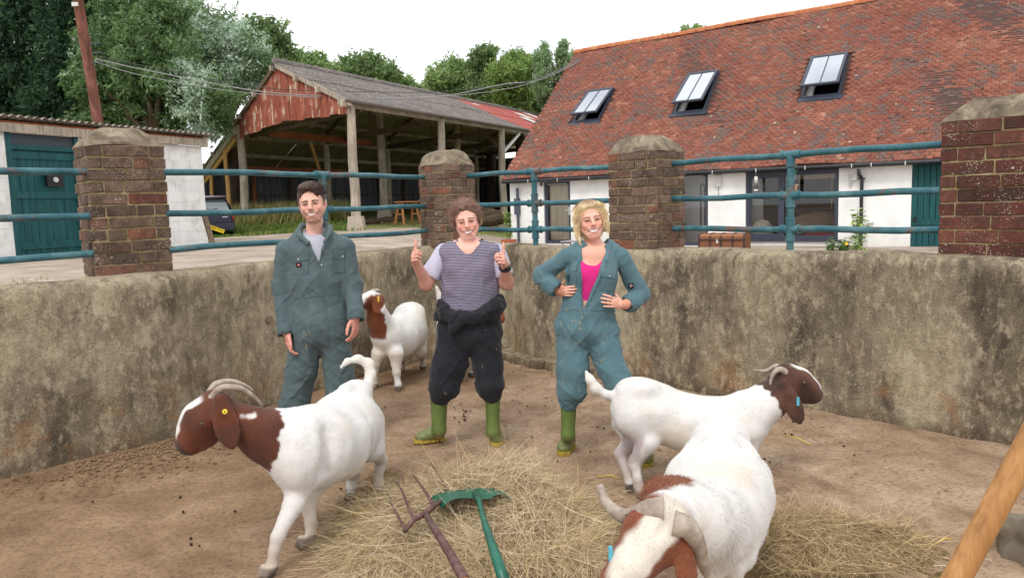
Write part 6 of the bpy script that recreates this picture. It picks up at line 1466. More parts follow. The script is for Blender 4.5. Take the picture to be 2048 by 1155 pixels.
# ---- goat almost hidden behind the person in striped T-shirt: its tail, one hoof and a bit of brown show
def g5():
    j = PX; n0, n1 = np.array(j(962, 648, 6.7)), np.array(j(984, 622, 6.6)); nd = n1-n0
    def col(Pt, loc):
        t = ((Pt-n0)@nd)/(nd@nd); return lerp(np.tile(WHT, (len(Pt), 1)), np.tile(BRN2, (len(Pt), 1)), soft(t-.6, .1))
    legs = [[(j(900, 690, 6.8), .10), (j(908, 712, 6.75), .06), (j(893, 722, 6.95), .034), (j(897, 745, 6.92), .025), (j(897, 755, 6.9), .028), (gz(898, 764), .03)],
            [(j(905, 690, 6.95), .10), (j(912, 705, 6.9), .06), (j(902, 715, 7.1), .034), (j(905, 735, 7.08), .025), (j(905, 742, 7.06), .028), (gz(906, 750), .03)],
            [(j(950, 690, 6.9), .08), (j(945, 705, 7.0), .05), (j(943, 722, 7.05), .032), (j(943, 735, 7.08), .023), (j(943, 742, 7.1), .028), (gz(943, 753), .03)],
            [(j(970, 690, 6.72), .08), (j(976, 708, 6.72), .05), (j(980, 724, 6.72), .032), (j(982, 745, 6.72), .023), (j(983, 758, 6.72), .028), (gz(984, 770), .03)]]
    spine = [(j(902, 655, 6.95), .13, .14), (j(920, 660, 6.9), .16, .16), (j(945, 662, 6.8), .15, .15), (j(962, 660, 6.7), .12, .13)]
    goat('white goat nearly hidden behind the person giving thumbs up, tail and hoof showing', spine, [(n0, .1), (j(975, 635, 6.65), .08), (n1, .07)], (j(986, 614, 6.6), j(1004, 634, 6.45), (0, -.3, 1), .95), legs, [(j(888, 640, 7.05), .03), (j(882, 615, 7.08), .034), (j(880, 592, 7.08), .032), (j(873, 574, 7.06), .012)],
         [(j(994, 612, 6.55), j(1006, 625, 6.5), .07, np.array([.3, -1, 0])), (j(976, 610, 6.66), j(968, 640, 6.7), .08, np.array([-.5, 1, 0]))], [([j(984, 608, 6.58), j(978, 600, 6.62), j(970, 608, 6.66)], .018), ([j(988, 606, 6.62), j(982, 600, 6.66), j(976, 606, 6.7)], .018)], col, None, seed=15, fur=9000, res=.01)
g5()
# ================================================================== people
from mathutils.bvhtree import BVHTree
def q_prism(poly, y0, y1):
    """convex polygon in x,z (either winding) extruded along y"""
    poly = [np.array(p, np.float32) for p in poly]; c = sum(poly)/len(poly); E = []
    for a, b in zip(poly, poly[1:]+poly[:1]):
        t = (b-a)/np.linalg.norm(b-a); n = np.array([t[1], -t[0]])
        if n@(c-a) > 0: n = -n
        E.append((a, n))
    def f(p):
        d = np.full(len(p), -9.0, np.float32)
        for a, n in E: d = np.maximum(d, (p[:, 0]-a[0])*n[0]+(p[:, 2]-a[1])*n[1])
        return np.maximum(d, np.maximum(y0-p[:, 1], p[:, 1]-y1))
    A = np.array(poly); return f, np.array([A[:, 0].min(), y0, A[:, 1].min()], np.float32), np.array([A[:, 0].max(), y1, A[:, 1].max()], np.float32)
@matdef
def m_skin(n):
    t = NT(n, 0.5, 0.35); c = t.attr('Col'); o = t.coord('Object'); c = t.mix(1.0, c, t.ramp(t.noise(o, 40, 3, .6), [(.3, .95), (.7, 1.04)]), 'MULTIPLY')
    t.b.inputs['Subsurface Weight'].default_value = .12; t.b.inputs['Subsurface Radius'].default_value = (.012, .005, .003); t.b.inputs['Subsurface Scale'].default_value = 1.0
    return t.fin(c, .5)
def _cloth(n, base, var=.14, worn=None, weave=420):
    t = NT(n, 0.9, 0.15); o = t.coord('Object'); a = t.noise(o, 5, 5, .6, .5); c = t.ramp(a, [(.3, tuple(np.array(base)*(1-var))), (.7, tuple(np.array(base)*(1+var)))])
    if worn is not None: c = t.mix(t.ramp(t.noise(o, 9, 6, .7, .4), [(.52, 0.0), (.74, .5)]), c, worn)
    t.b.inputs['Sheen Weight'].default_value = .12; nb = t.bump(t.noise(t.map(o, (1.6, 1.6, .8)), 16, 3, .5, .8), .22, .012); nb = t.bump(t.noise(o, weave, 2, .5), .25, .002, nb)
    return t.fin(c, .9, nb)
@matdef
def m_slate_cloth(n): return _cloth(n, L(82, 97, 100), .14, L(106, 120, 122))
@matdef
def m_teal_cloth(n): return _cloth(n, L(84, 113, 121), .13, L(120, 142, 145))
@matdef
def m_black_cloth(n): return _cloth(n, L(36, 36, 42), .2, L(58, 56, 58))
@matdef
def m_grey_tee(n): return _cloth(n, L(176, 178, 190), .06)
@matdef
def m_lilac_tee(n): return _cloth(n, L(188, 184, 204), .06)
@matdef
def m_pink_tee(n): return _cloth(n, L(212, 44, 128), .08)
@matdef
def m_stripe_tee(n):
    t = NT(n, 0.9, 0.15); o = t.coord('Object'); wv = t.n.new('ShaderNodeTexWave'); wv.bands_direction = 'Z'; wv.inputs['Scale'].default_value = 33.0; wv.inputs['Distortion'].default_value = .5; wv.inputs['Detail'].default_value = 1; wv.inputs['Detail Scale'].default_value = .6
    t.l.new(o, wv.inputs['Vector']); c = t.ramp(wv.outputs[0], [(.3, L(84, 76, 92)), (.5, L(114, 107, 124)), (.72, L(152, 146, 166))])
    return t.fin(c, .9, t.bump(t.noise(o, 22, 4, .6, .5), .3, .012))
@matdef
def m_boot_green(n):
    t = NT(n, 0.42, 0.45); o = t.coord('Object'); a = t.noise(o, 7, 5, .6); c = t.ramp(a, [(.3, L(84, 102, 50)), (.7, L(110, 130, 70))])
    z = t.sep(t.coord('World'))[2]; d = t.math('MULTIPLY', t.ramp(z, [(.03, .8), (.16, 0.0)]), t.noise(o, 18, 5, .7)); c = t.mix(d, c, L(132, 116, 84))
    return t.fin(c, t.ramp(a, [(.3, .38), (.7, .55)]))
@matdef
def m_boot_sole(n): return plain(n, L(170, 146, 62), .7, .3)
@matdef
def m_boot_dark(n): return plain(n, L(46, 40, 36), .6, .3)
for _k, _c in (('brow_dark', (70, 50, 40)), ('brow_mid', (140, 104, 82)), ('lip', (200, 116, 108)), ('teeth', (242, 236, 229)), ('mouth_dark', (84, 40, 38)), ('sclera', (214, 206, 200)), ('iris', (58, 46, 40)), ('lash', (70, 50, 44)), ('lid', (150, 98, 86))):
    MATDEF[_k] = (lambda c: (lambda n: plain(n, L(*c), .5, .3, .05, 60, 0)))(_c)
@matdef
def m_hair(n):
    t = NT(n, 0.55, 0.35); return t.fin(t.attr('Col'), .55)
# ------------------------------------------------------------------ helpers
def hand(F, W, y, thumb, palm, curl, thumb_dir, s=1.0, spread=.06, k=.006):
    """W wrist, y towards the fingers, thumb side axis, palm side axis"""
    W = np.array(W); y = np.array(y, float); y /= np.linalg.norm(y); x = np.array(thumb, float); x -= y*(x@y); x /= np.linalg.norm(x); z = np.cross(x, y); z = z if z@np.array(palm) > 0 else -z
    def p(a, b, c): return W+(x*a+y*b+z*c)*s
    F.ell(p(.002, .05, .004), np.array([.041, .055, .016])*s, np.stack([x, y, z], 1), k=.012); F.cap(p(0, -.04, 0), p(0, .02, 0), .026*s, .024*s, k=.015)
    F.ell(p(.026, .035, .012), np.array([.018, .032, .016])*s, np.stack([x, y, z], 1), k=.012)
    for i, (fx, ln, rad) in enumerate(((.030, .92, .0092), (.010, 1.0, .0094), (-.010, .94, .009), (-.029, .76, .0082))):
        c0 = curl[i] if hasattr(curl, '__len__') else curl; base = p(fx, .094-.005*abs(i-1.2), .004); ang = 0; d0 = y+x*spread*(1.5-i)
        q = base
        for j, (sl, f_) in enumerate(((.045, .75), (.028, 1.15), (.022, .8))):
            ang += c0*f_; d = d0*math.cos(ang)+z*math.sin(ang); d /= np.linalg.norm(d); e = q+d*sl*ln*s; F.cap(q, e, rad*s*(1-.06*j), rad*s*(.94-.06*j), k=k*.6); q = e
    q = p(.032, .03, .012); td = [np.array(t, float)/np.linalg.norm(t) for t in thumb_dir]
    for j, (sl, r0, r1) in enumerate(((.04, .0125, .0108), (.034, .0108, .0102), (.027, .010, .0085))):
        e = q+td[min(j, len(td)-1)]*sl*s; F.cap(q, e, r0*s, r1*s, k=k); q = e
def head_field(F, c, f, up, s, jaw=1.0, fem=0.0, wf=.070):
    """c: centre of the head; f: facing; scale s. returns local->world"""
    H = basis(f, up); c = np.array(c)
    def p(x, y, z): return c+H@(np.array([x, y, z])*s)
    E = lambda cc, r, k: F.ell(p(*cc), np.array(r)*s, H, k*s)
    E((0, -.014, .045), (.077, .096, .078), .02); E((0, .010, -.004), (wf, .076, .084), .03); E((0, .026, -.060), (.054*jaw, .054, .046), .03); E((0, .062, -.099), (.022*jaw, .018, .017), .026)
    for q in (-1, 1):
        F.cap(p(q*.058*jaw, .0, -.044), p(q*.022, .058, -.098), .017*s, .014*s, .026*s)
        E((q*.039, .062, -.026), (.020, .018, .017), .022); E((q*.080, -.014, -.006), (.009, .019, .031), .008)
        F.cut(q_ell(p(q*.032, .102, .005), np.array([.019, .015, .009])*s, H), .016*s)
        E((q*.013, .098, -.029), (.0085, .0085, .007), .008)
        E((q*.032, .077, .003), (.0145, .011, .009), .006)
        F.cut(q_cap(p(q*.021, .101, -.030), p(q*.036, .089, -.050), .0012*s, .001*s), .008*s)
    F.cap(p(-.034, .079, .022), p(.034, .079, .022), .011*s, .011*s, .02*s)
    F.cap(p(0, .087, .016), p(0, .114, -.023), .0072*s, .0118*s, .012*s)
    F.cap(p(-.026, .078, -.050), p(.026, .078, -.050), .008*s, .008*s, .014*s); F.cap(p(-.018, .079, -.079), p(.018, .079, -.079), .0095*s, .0095*s, .014*s)
    F.cut(q_cap(p(-.014, .094, -.088), p(.014, .094, -.088), .005*s, .005*s), .012*s)
    return p, H
def skin_color(V, p, H, c, s, base, cheek=.35, beard=None):
    loc = ((V-np.array(c))@H)/s; C_ = np.tile(np.array(base), (len(V), 1)); red = np.array(base)*[1.06, .72, .68]
    inhead = (np.abs(loc) < .16).all(1)
    for q in (-1, 1):
        w = np.exp(-(((loc-[q*.042, .07, -.028])/[.024, .05, .022])**2).sum(1))*cheek*inhead; C_ = lerp(C_, np.tile(red, (len(V), 1)), w)
        w = np.exp(-(((loc-[q*.076, -.01, 0])/[.012, .03, .035])**2).sum(1))*.4*inhead; C_ = lerp(C_, np.tile(red, (len(V), 1)), w)
    w = np.exp(-(((loc-[0, .106, -.022])/[.014, .03, .016])**2).sum(1))*cheek*inhead; C_ = lerp(C_, np.tile(red, (len(V), 1)), w)
    if beard is not None:
        low = sstep(-.035, -.06, loc[:, 2]+.25*np.maximum(0, .05-np.abs(loc[:, 0]))*(loc[:, 2] > -.06))*(loc[:, 1] > -.02)*inhead*sstep(-.135, -.118, loc[:, 2])
        must = np.exp(-(((loc-[0, .088, -.044])/[.026, .04, .009])**2).sum(1))*inhead
        mouth = np.exp(-(((loc-[0, .088, -.064])/[.024, .05, .012])**2).sum(1)); w = np.clip(np.maximum(low, must)*(.75+.3*fbm(V, 120, 1))-mouth*.9, 0, 1)*.62; C_ = lerp(C_, np.tile(np.array(beard), (len(V), 1)), w)
    return C_*(1+.05*fbm(V, 30, 2)[:, None]*np.array([.4, 1, 1]))
class Surf:
    """finished mesh that decals are laid on, aimed from photo pixels"""
    def __init__(s, V, Q): s.b = BVHTree.FromPolygons([tuple(v) for v in V], [tuple(int(i) for i in q) for q in Q])
    def hit(s, x, y):
        d = ray(x, y); d = Vector(d/np.linalg.norm(d)); h = s.b.ray_cast(Vector(_C), d); return h[0], h[1], d
    def grid(s, pts, off, name, mat, parent, thick=0.0, smooth=True):
        n, m = len(pts), len(pts[0]); V = []; last = None; D = []
        for r in pts:
            for (x, y) in r:
                h, nn, d = s.hit(x, y); D.append(None if h is None else (h-Vector(_C)).dot(Vector(_F)))
        ok = [q for q in D if q is not None]
        if not ok: return None
        med = float(np.median(ok)); k = 0
        for r in pts:
            for (x, y) in r:
                q = D[k]; k += 1
                if q is None or abs(q-med) > .12: q = med
                dr = ray(x, y); V.append(_C+dr*(q-off))
        Fc = [(i*m+j, i*m+j+1, (i+1)*m+j+1, (i+1)*m+j) for i in range(n-1) for j in range(m-1)]
        return mobj(name, V, Fc, mat, parent, smooth)
    def quad(s, c4, off, name, mat, parent, n=6):
        a, b, c, d = [np.array(q, float) for q in c4]
        return s.grid([[tuple((a+(b-a)*u)*(1-v)+(d+(c-d)*u)*v) for u in np.linspace(0, 1, n)] for v in np.linspace(0, 1, n)], off, name, mat, parent)
    def line(s, pts, w, off, name, mat, parent, n=10):
        pts = np.array(pts, float); tt = np.linspace(0, len(pts)-1, n); P2 = np.stack([np.interp(tt, range(len(pts)), pts[:, i]) for i in (0, 1)], 1)
        t = np.gradient(P2, axis=0); t /= np.linalg.norm(t, axis=1)[:, None]+1e-9; nn = np.stack([-t[:, 1], t[:, 0]], 1)
        ws = np.array([w]*n) if not hasattr(w, '__len__') else np.interp(np.linspace(0, 1, n), np.linspace(0, 1, len(w)), w)
        return s.grid([[tuple(p-q*e) for p, q, e in zip(P2, nn, ws/2)], [tuple(p) for p in P2], [tuple(p+q*e) for p, q, e in zip(P2, nn, ws/2)]], off, name, mat, parent)
    def disc(s, c, rx, ry, off, name, mat, parent, n=8, rot=0):
        ca, sa = math.cos(rot), math.sin(rot); return s.grid([[(c[0]+r*(rx*math.cos(a)*ca-ry*math.sin(a)*sa), c[1]+r*(rx*math.cos(a)*sa+ry*math.sin(a)*ca)) for a in np.linspace(0, 2*math.pi, n*2+1)] for r in (0.02, .5, 1.0)], off, name, mat, parent)
def projpx(q):
    v = np.asarray(q, float)-_C; w = v@_F; return 1024+FPX*(v@_R)/w, 577.5-FPX*(v@_U)/w
def face(S, root, p, brow, mouthw=.030, open_=.010, lip='lip', browt=1.0, browz=.0205, eyeh=1.0, mouthz=-.060):
    """features laid on the face in head coordinates (metres): x to the person's right, z up"""
    def o(x, z, y=.09): return projpx(p(x, y, z))
    U = np.linspace(-1, 1, 11)
    for sg in (-1, 1):
        ex, ez = sg*.0315, .0035
        S.grid([[o(ex+u*.0155, ez+v*(.0044-.0038*u*u)*eyeh-.0012*u*u) for u in U] for v in (-1, 0, 1)], .0012, 'eye', 'sclera', root)
        S.grid([[o(ex+.0006+r*.0060*math.cos(t), ez+r*.0042*eyeh*math.sin(t)) for t in np.linspace(0, 2*math.pi, 13)] for r in (.02, 1)], .0020, 'iris', 'iris', root)
        S.grid([[o(ex+u*.0175, ez+.0046*eyeh-.0058*u*u+v) for u in U] for v in (-.0012, .0014)], .0028, 'eyelashes', 'lash', root)
        S.grid([[o(ex+u*.0150, ez-.0050*eyeh+.0034*u*u+v) for u in U] for v in (-.0008, .0006)], .0024, 'lower_lid', 'lid', root)
        S.grid([[o(sg*(.013+.038*u), browz+.0052*math.sin(u*2.5)-.0055*u*u+v*(.0044-.0026*u)*browt, .086) for u in np.linspace(0, 1, 9)] for v in (-1, 0, 1)], .0024, 'eyebrow', brow, root)
    w = mouthw; V_ = np.linspace(-1, 1, 17); up = lambda u: mouthz+.0035+.006*u*u; lo = lambda u: mouthz-open_+(open_+.0095)*abs(u)**2.2
    def band(ww, top, bot, off, name, mat):
        S.grid([[o(u*ww, top(u)+(bot(u)-top(u))*v) for u in V_] for v in np.linspace(0, 1, 6)], off, name, mat, root)
    band(w+.004, lambda u: up(u)+.0042*(1-abs(u)**3)+.0005, lambda u: lo(u)-.0060*(1-abs(u)**3)-.0004, .0014, 'lips', lip)
    band(w, up, lo, .0024, 'mouth', 'mouth_dark')
    band(w-.001, lambda u: up(u)-.0002, lambda u: min(up(u)-.0006, lo(u)+.0008), .0034, 'teeth', 'teeth')
def strands(Pts, D, ln, w, cols, rg, bend, seg=3):
    """ribbons from Pts along D, bending along 'bend' (vector per strand)"""
    n = len(Pts); s = np.cross(D, rg.normal(size=(n, 3))); s /= np.linalg.norm(s, axis=1)[:, None]+1e-9; ln = np.broadcast_to(ln, (n,))[:, None]
    rows = []; 
    for i in range(seg+1):
        t = i/seg; c = Pts+D*ln*t+bend*ln*t*t; ww = w*(1-.75*t); rows.append(c-s*ww); rows.append(c+s*ww)
    V = np.stack(rows, 1).reshape(-1, 3); k = 2*(seg+1); b = np.arange(n)[:, None]*k
    Fq = np.concatenate([np.concatenate([b+2*i, b+2*i+1, b+2*i+3, b+2*i+2], 1) for i in range(seg)]); return V, Fq, np.repeat(cols, k, 0)
def facegap(lk, D, H, ln, wx=.062, wy=.035, wz=.078):
    """zero length for strands whose tip would hang before the face"""
    tip = lk+(D@H)*ln; bad = (np.abs(tip[:, 0]) < wx) & (tip[:, 1] > wy) & (tip[:, 2] < wz); return np.where(bad, .05, 1.0)
def fold(V, amp=.006, sc=(13, 10, 4.5), seed=0):
    w = V+.03*np.stack([vnoise(V+seed, 5), vnoise(V+seed+4, 5), vnoise(V+seed+8, 5)], 1)
    a = 1-np.abs(vnoise(w*np.array(sc)+seed, 1.0)); b = 1-np.abs(vnoise((w+seed)@np.array([[.8, 0, .6], [0, 1, 0], [-.6, 0, .8]])*[12, 8, 3.5], 1.0)); c = 1-np.abs(vnoise((w-seed)@np.array([[.7, 0, -.7], [0, 1, 0], [.7, 0, .7]])*[17, 9, 5], 1.0))
    e = 1-np.abs(vnoise((w+2*seed)@np.array([[.5, 0, .87], [0, 1, 0], [-.87, 0, .5]])*[20, 10, 4], 1.0))
    return amp*((a**3-.35)*.6+(b**5-.25)*.9+(c**6-.2)*.7-(e**9)*.45)
def garment(F, res, name, mat, root, amp=.006, seed=0, mod=None, sc=(13, 10, 4.5), ampf=None):
    V, Q = mesh_field(F, res, mod=mod); V = relax(V, Q, 1, .35); N = vnormals(V, Q); a = fold(V, amp, sc, seed)
    if ampf is not None: a = a*ampf(V)
    V = V+N*a[:, None]; o = mobj(name, V, Q, mat, root, True); return o, Surf(V, Q)
def boot(root, top, ankle, heel, toe, rt, ra, mat='boot_green', sole='boot_sole'):
    F = Field(); top, ankle, heel, toe = [np.array(q, float) for q in (top, ankle, heel, toe)]; heel[2] = toe[2] = 0; d = toe-heel; Ln = np.linalg.norm(d); d /= Ln; sd = np.cross(d, [0, 0, 1]); M = np.stack([d, sd, np.array([0, 0, 1])], 1)
    ra = ra*.88; F.cap(top, ankle, rt, ra, k=.02); F.cap(ankle, heel+d*.055+[0, 0, .06], ra, .038, k=.02); F.cap(heel+d*.045+[0, 0, .06], heel+d*.05+[0, 0, .045], .040, .040, k=.03)
    F.ell(heel+d*(Ln*.68)+[0, 0, .042], (Ln*.35, .050, .040), M, k=.03); F.ell(heel+d*(Ln*.42)+[0, 0, .055], (Ln*.28, .038, .046), M, k=.03)
    F.cut(q_cap(top+[0, 0, .005], top+[0, 0, -.03], rt-.006, rt-.010), .006)
    B = empty('boot', (heel+toe)/2); P(B, root); V, Q = mesh_field(F, .006, mod=lambda P_, v: np.maximum(v, .022-P_[:, 2])); V = relax(V, Q, 2, .4)
    V += vnormals(V, Q)*(.003*np.maximum(0, np.sin(V[:, 2]*95))*(V[:, 2] > .28))[:, None]*.0; mobj('upper', V, Q, mat, B, True)
    m = MB(); out = []; nn = 26
    for i in range(nn):
        a = 2*math.pi*i/nn; u = math.cos(a); v = math.sin(a); wd = .047*(1-.14*(u < 0))*(1-.10*math.exp(-((u+.15)/.3)**2)); q = heel+d*(Ln*.5+.012)+d*u*(Ln*.52)+sd*v*wd*(abs(1-u**4)**.0); out.append(q)
    m.prism([(q[0], q[1]) for q in out], .004, .03); smooth_by_angle(m.obj('sole', sole, B))
    for i in range(7):
        for s in (-1, 1):
            q = heel+d*(Ln*(.08+.13*i))+sd*s*.037; MB().box((q[0], q[1], .010), (.018, .012, .016), Matrix(((d[0], sd[0], 0), (d[1], sd[1], 0), (0, 0, 1)))).obj('cleat', sole, B)
def straw_bits(S, root, pts, rg, n, ln=9):
    V, Fc = [], []
    for _ in range(n):
        x0, y0, x1, y1 = pts[rg.integers(len(pts))]; x = rg.uniform(x0, x1); y = rg.uniform(y0, y1); a = rg.uniform(.5, 1.9); l = ln*rg.uniform(.4, 1.2); q = []
        for t in (0, .5, 1):
            h, nn, d = S.hit(x+math.cos(a)*l*t+rg.normal(0, .4), y+math.sin(a)*l*t)
            if h is None: break
            q.append(np.array(h)-np.array(d)*.004)
        if len(q) < 3: continue
        b = len(V); w = .0008
        for p_ in q: V += [p_-np.array([w, 0, w*.5]), p_+np.array([w, 0, w*.5])]
        Fc += [(b, b+1, b+3, b+2), (b+2, b+3, b+5, b+4)]
    if V: o = mobj('clinging_straw', np.array(V), np.array(Fc), 'haystem', root); o['kind'] = 'stuff'
@matdef
def m_haystem(n): return plain(n, L(196, 172, 120), .8, .2)
SKIN = L(222, 172, 152)
# ------------------------------------------------------------------ person in dark grey-green coveralls
def man():
    Y = 5.20; j = PX; rg = np.random.default_rng(31)
    root = empty('person', (*gz(625, 876)[:2], 0), 'person in dark grey-green coveralls and grey T-shirt, arms at the sides', 'person')
    hc = np.array(j(624.5, 407, Y-.02)); fdir = np.array([.10, -1, -.05]); up = np.array([-.09, -.02, 1]); s = 1.05
    B = Field(); p, H = head_field(B, hc, fdir, up, s, 1.0, 0, .074)
    nb = np.array(j(628, 462, Y+.03)); B.cap(p(0, -.042, -.06), nb+[0, .02, 0], .052, .058, .022); ch = np.array(j(630, 540, Y)); pel = np.array(j(638, 640, Y))
    B.seg(j(630, 500, Y), j(632, 560, Y), (.15, .09), (.15, .10), (1, 0, 0), .04); B.seg(j(632, 560, Y), pel, (.15, .10), (.15, .1), (1, 0, 0), .04); B.cap(j(590, 496, Y+.02), j(670, 491, Y+.02), .045, .045, .05)
    for (sh, el, wr, y, th, pm, td) in ((j(576, 502, Y), j(563, 578, Y), j(572, 660, Y-.09), (.06, -.12, -1), (.35, -1, 0), (1, .25, 0), [(.35, -.75, -.65), (.25, -.5, -.85), (.1, -.2, -1)]), (j(686, 497, Y), j(706, 572, Y), j(711, 630, Y-.10), (.02, -.10, -1), (-.4, -1, 0), (-1, .25, 0), [(-.3, -.75, -.65), (-.2, -.5, -.85), (-.1, -.2, -1)])):
        B.chain([sh, el, wr], [.042, .040, .029], .03); hand(B, wr, y, th, pm, (.42, .46, .52, .58), td, 1.06)
    for (h, k_, a) in ((j(612, 655, Y), j(600, 745, Y), np.array([*gz(590, 874)[:2], .08])), (j(664, 655, Y), j(676, 745, Y+.02), np.array([*gz(668, 868)[:2], .08]))): B.chain([h, k_, a], [.09, .06, .04], .04)
    V, Q = mesh_field(B, .0045); V = relax(V, Q, 1, .35); C_ = skin_color(V, p, H, hc, s, L(226, 176, 158), .30, L(122, 84, 68)); hands = (V[:, 2] < 1.15)
    C_[hands] = np.array(L(216, 152, 136)); mobj('body', V, Q, 'skin', root, True, C_); S = Surf(V, Q)
    face(S, root, p, 'brow_dark', .035, .0110, 'lip', 1.15, .0185, .8)
    # grey T-shirt
    T = Field(); T.seg(j(629, 500, Y), j(632, 560, Y), (.160, .100), (.165, .112), (1, 0, 0), .03); T.cap(j(628, 468, Y+.01), j(628, 486, Y), .070, .085, .03); T.cap(j(596, 492, Y+.01), j(664, 488, Y+.01), .048, .048, .04)
    T.cut(q_cap(p(0, -.02, -.08), j(628, 461, Y), .058, .064), .006); to, TS = garment(T, .007, 'tee_shirt', 'grey_tee', root, .003, 3); TS.line([(601, 459), (612, 467), (630, 470), (646, 464), (652, 455)], 3.5, .004, 'neck_band', 'grey_tee', root)
    # coverall
    G = Field(); G.chain([j(574, 499, Y+.01), j(600, 484, Y+.02), j(656, 480, Y+.02), j(688, 492, Y+.01)], [.056, .060, .060, .056], .05); G.seg(j(628, 506, Y), j(632, 560, Y), (.180, .118), (.182, .124), (1, 0, 0), .05); G.seg(j(632, 560, Y), j(640, 640, Y), (.188, .128), (.20, .135), (1, 0, 0), .05)
    G.seg(j(640, 640, Y), j(642, 665, Y), (.20, .135), (.195, .13), (1, 0, 0), .05)
    G.chain([j(572, 501, Y), j(563, 575, Y), j(571, 655, Y-.08)], [.066, .062, .052], .03); G.chain([j(690, 495, Y), j(706, 568, Y), j(711, 626, Y-.09)], [.064, .060, .050], .03)
    G.chain([j(614, 665, Y), j(603, 740, Y), j(588, 810, Y-.01), (*gz(582, 862)[:2], .10)], [.118, .104, .096, .085], .03); G.chain([j(668, 665, Y), j(678, 740, Y+.02), j(676, 805, Y), (*gz(670, 862)[:2], .10)], [.112, .098, .088, .080], .03)
    for e, q in ((j(571, 655, Y-.08), j(571.5, 663, Y-.09)), (j(712, 627, Y-.09), j(712, 634, Y-.10))): G.cap(e, q, .060, .060, .01); G.cut(q_cap(q+(np.array(q)-e)*.9, q+(np.array(q)-e)*3.5, .05, .05), .006)
    v0, v1, v2 = j(598, 452, Y-.1), j(655, 448, Y-.1), j(634, 522, Y-.14); G.cut(q_prism([(v0[0], v0[2]+.06), (v1[0], v1[2]+.06), (v2[0]+.006, v2[2]), (v2[0]-.006, v2[2])], Y-.3, Y-.04), .008)
    G.cut(q_cap(j(628, 430, Y+.02), j(628, 468, Y+.02), .075, .078), .01)
    G.chain([j(628, 448, Y+.10), j(603, 452, Y+.06), j(596, 461, Y-.01), j(602, 474, Y-.075), j(615, 486, Y-.115)], [.018, .019, .019, .018, .012], .008); G.chain([j(628, 448, Y+.10), j(652, 448, Y+.06), j(660, 456, Y-.01), j(656, 470, Y-.075), j(648, 484, Y-.115)], [.018, .019, .018, .017, .012], .008)
    go, GS = garment(G, .0075, 'coverall', 'slate_cloth', root, .0085, 1, ampf=lambda V: .75+.35*sstep(1.25, .9, V[:, 2]))
    # collar, pockets, seams
    for pl, w, nm in (([(617, 490), (628, 507), (636, 524)], [8, 9, 6], 'lapel'), ([(649, 488), (642, 505), (636, 524)], [6, 7, 5], 'lapel')): GS.line(pl, w, .006, nm, 'slate_cloth', root)
    GS.quad([(581, 505), (616, 503), (618, 519), (581, 526)], .008, 'pocket_flap', 'slate_cloth', root); GS.quad([(583, 526), (616, 520), (616, 547), (584, 549)], .004, 'pocket', 'slate_cloth', root); GS.quad([(666, 499), (689, 500), (689, 518), (668, 518)], .008, 'pocket_flap', 'slate_cloth', root); GS.quad([(667, 518), (689, 518), (689, 545), (668, 545)], .004, 'pocket', 'slate_cloth', root)
    for q in ((596.5, 518), (686, 512), (643, 529.5), (634, 500)): GS.disc(q, 1.4, 1.4, .011, 'stud', 'stud', root, 6)
    GS.quad([(592, 526), (602, 525), (602.5, 533), (592.5, 534)], .010, 'emblem_patch', 'emblem_black', root, 4); GS.disc((597.3, 529.5), 3.2, 2.6, .012, 'emblem_mark', 'emblem_red', root); GS.disc((597.6, 529.8), 1.6, 1.2, .0135, 'emblem_mark', 'emblem_pale', root)
    GS.line([(585, 597), (615, 594), (650, 589), (690, 588)], 1.4, .004, 'waist_seam', 'slate_cloth', root, 16); GS.line([(637, 526), (646, 590), (655, 650), (656, 690)], 3.0, .005, 'zip_placket', 'slate_cloth', root, 18)
    straw_bits(GS, root, [(600, 660, 620, 700)], rg, 8, 12)
    # short dark hair
    Hf = Field(); E = lambda cc, r, k: Hf.ell(p(*cc), np.array(r)*s, H, k*s)
    E((0, -.018, .052), (.084, .104, .084), .02); E((.0, .03, .106), (.066, .064, .032), .03); E((-.022, .076, .094), (.050, .020, .022), .02); E((-.050, .074, .070), (.016, .010, .024), .016)
    for q in (-1, 1): E((q*.074, .012, .025), (.012, .022, .045), .015)
    Hf.cut(q_ell(p(0.008, .108, .012), np.array([.066, .062, .082])*s, H), .012*s); Hf.cut(q_ell(p(0, .05, -.10), np.array([.12, .12, .085])*s, H), .02*s)
    for q in (-1, 1): Hf.cut(q_ell(p(q*.082, -.010, -.012), np.array([.02, .024, .034])*s, H), .01*s)
    V, Q = mesh_field(Hf, .005); N = vnormals(V, Q); loc = ((V-hc)@H)/s; st = vnoise(loc*[26, 9, 12], 6); V = V+N*(st*.0035)[:, None]; side = sstep(.04, .0, loc[:, 2])[:, None]; C_ = (np.array(L(74, 56, 50))*(1-side)+np.array(L(104, 92, 88))*side)*(1+.3*st)[:, None]
    ho = mobj('hair', V, Q, 'hair', root, True, C_); k = rg.integers(0, len(V), 5200); n_ = N[k]; D = n_*.10+(H@np.array([-.8, .35, .0]))+rg.normal(0, .14, (len(k), 3)); lk = loc[k]; D[lk[:, 2] < .05] = n_[lk[:, 2] < .05]*.12+H@np.array([0, -.5, -.8])+rg.normal(0, .2, ((lk[:, 2] < .05).sum(), 3)); D /= np.linalg.norm(D, axis=1)[:, None]
    V2, F2, C2 = strands(V[k]-n_*.003, D, (.024*(.5+.7*rg.random(len(k)))*np.where(lk[:, 2] < .04, .4, 1)*facegap(lk, D, H, .024)), .0011, C_[k]*(.8+.5*rg.random(len(k)))[:, None], rg, -n_*.2, 3); o = mobj('hair_strands', V2, F2, 'hair', ho, False, C2); o['kind'] = 'stuff'
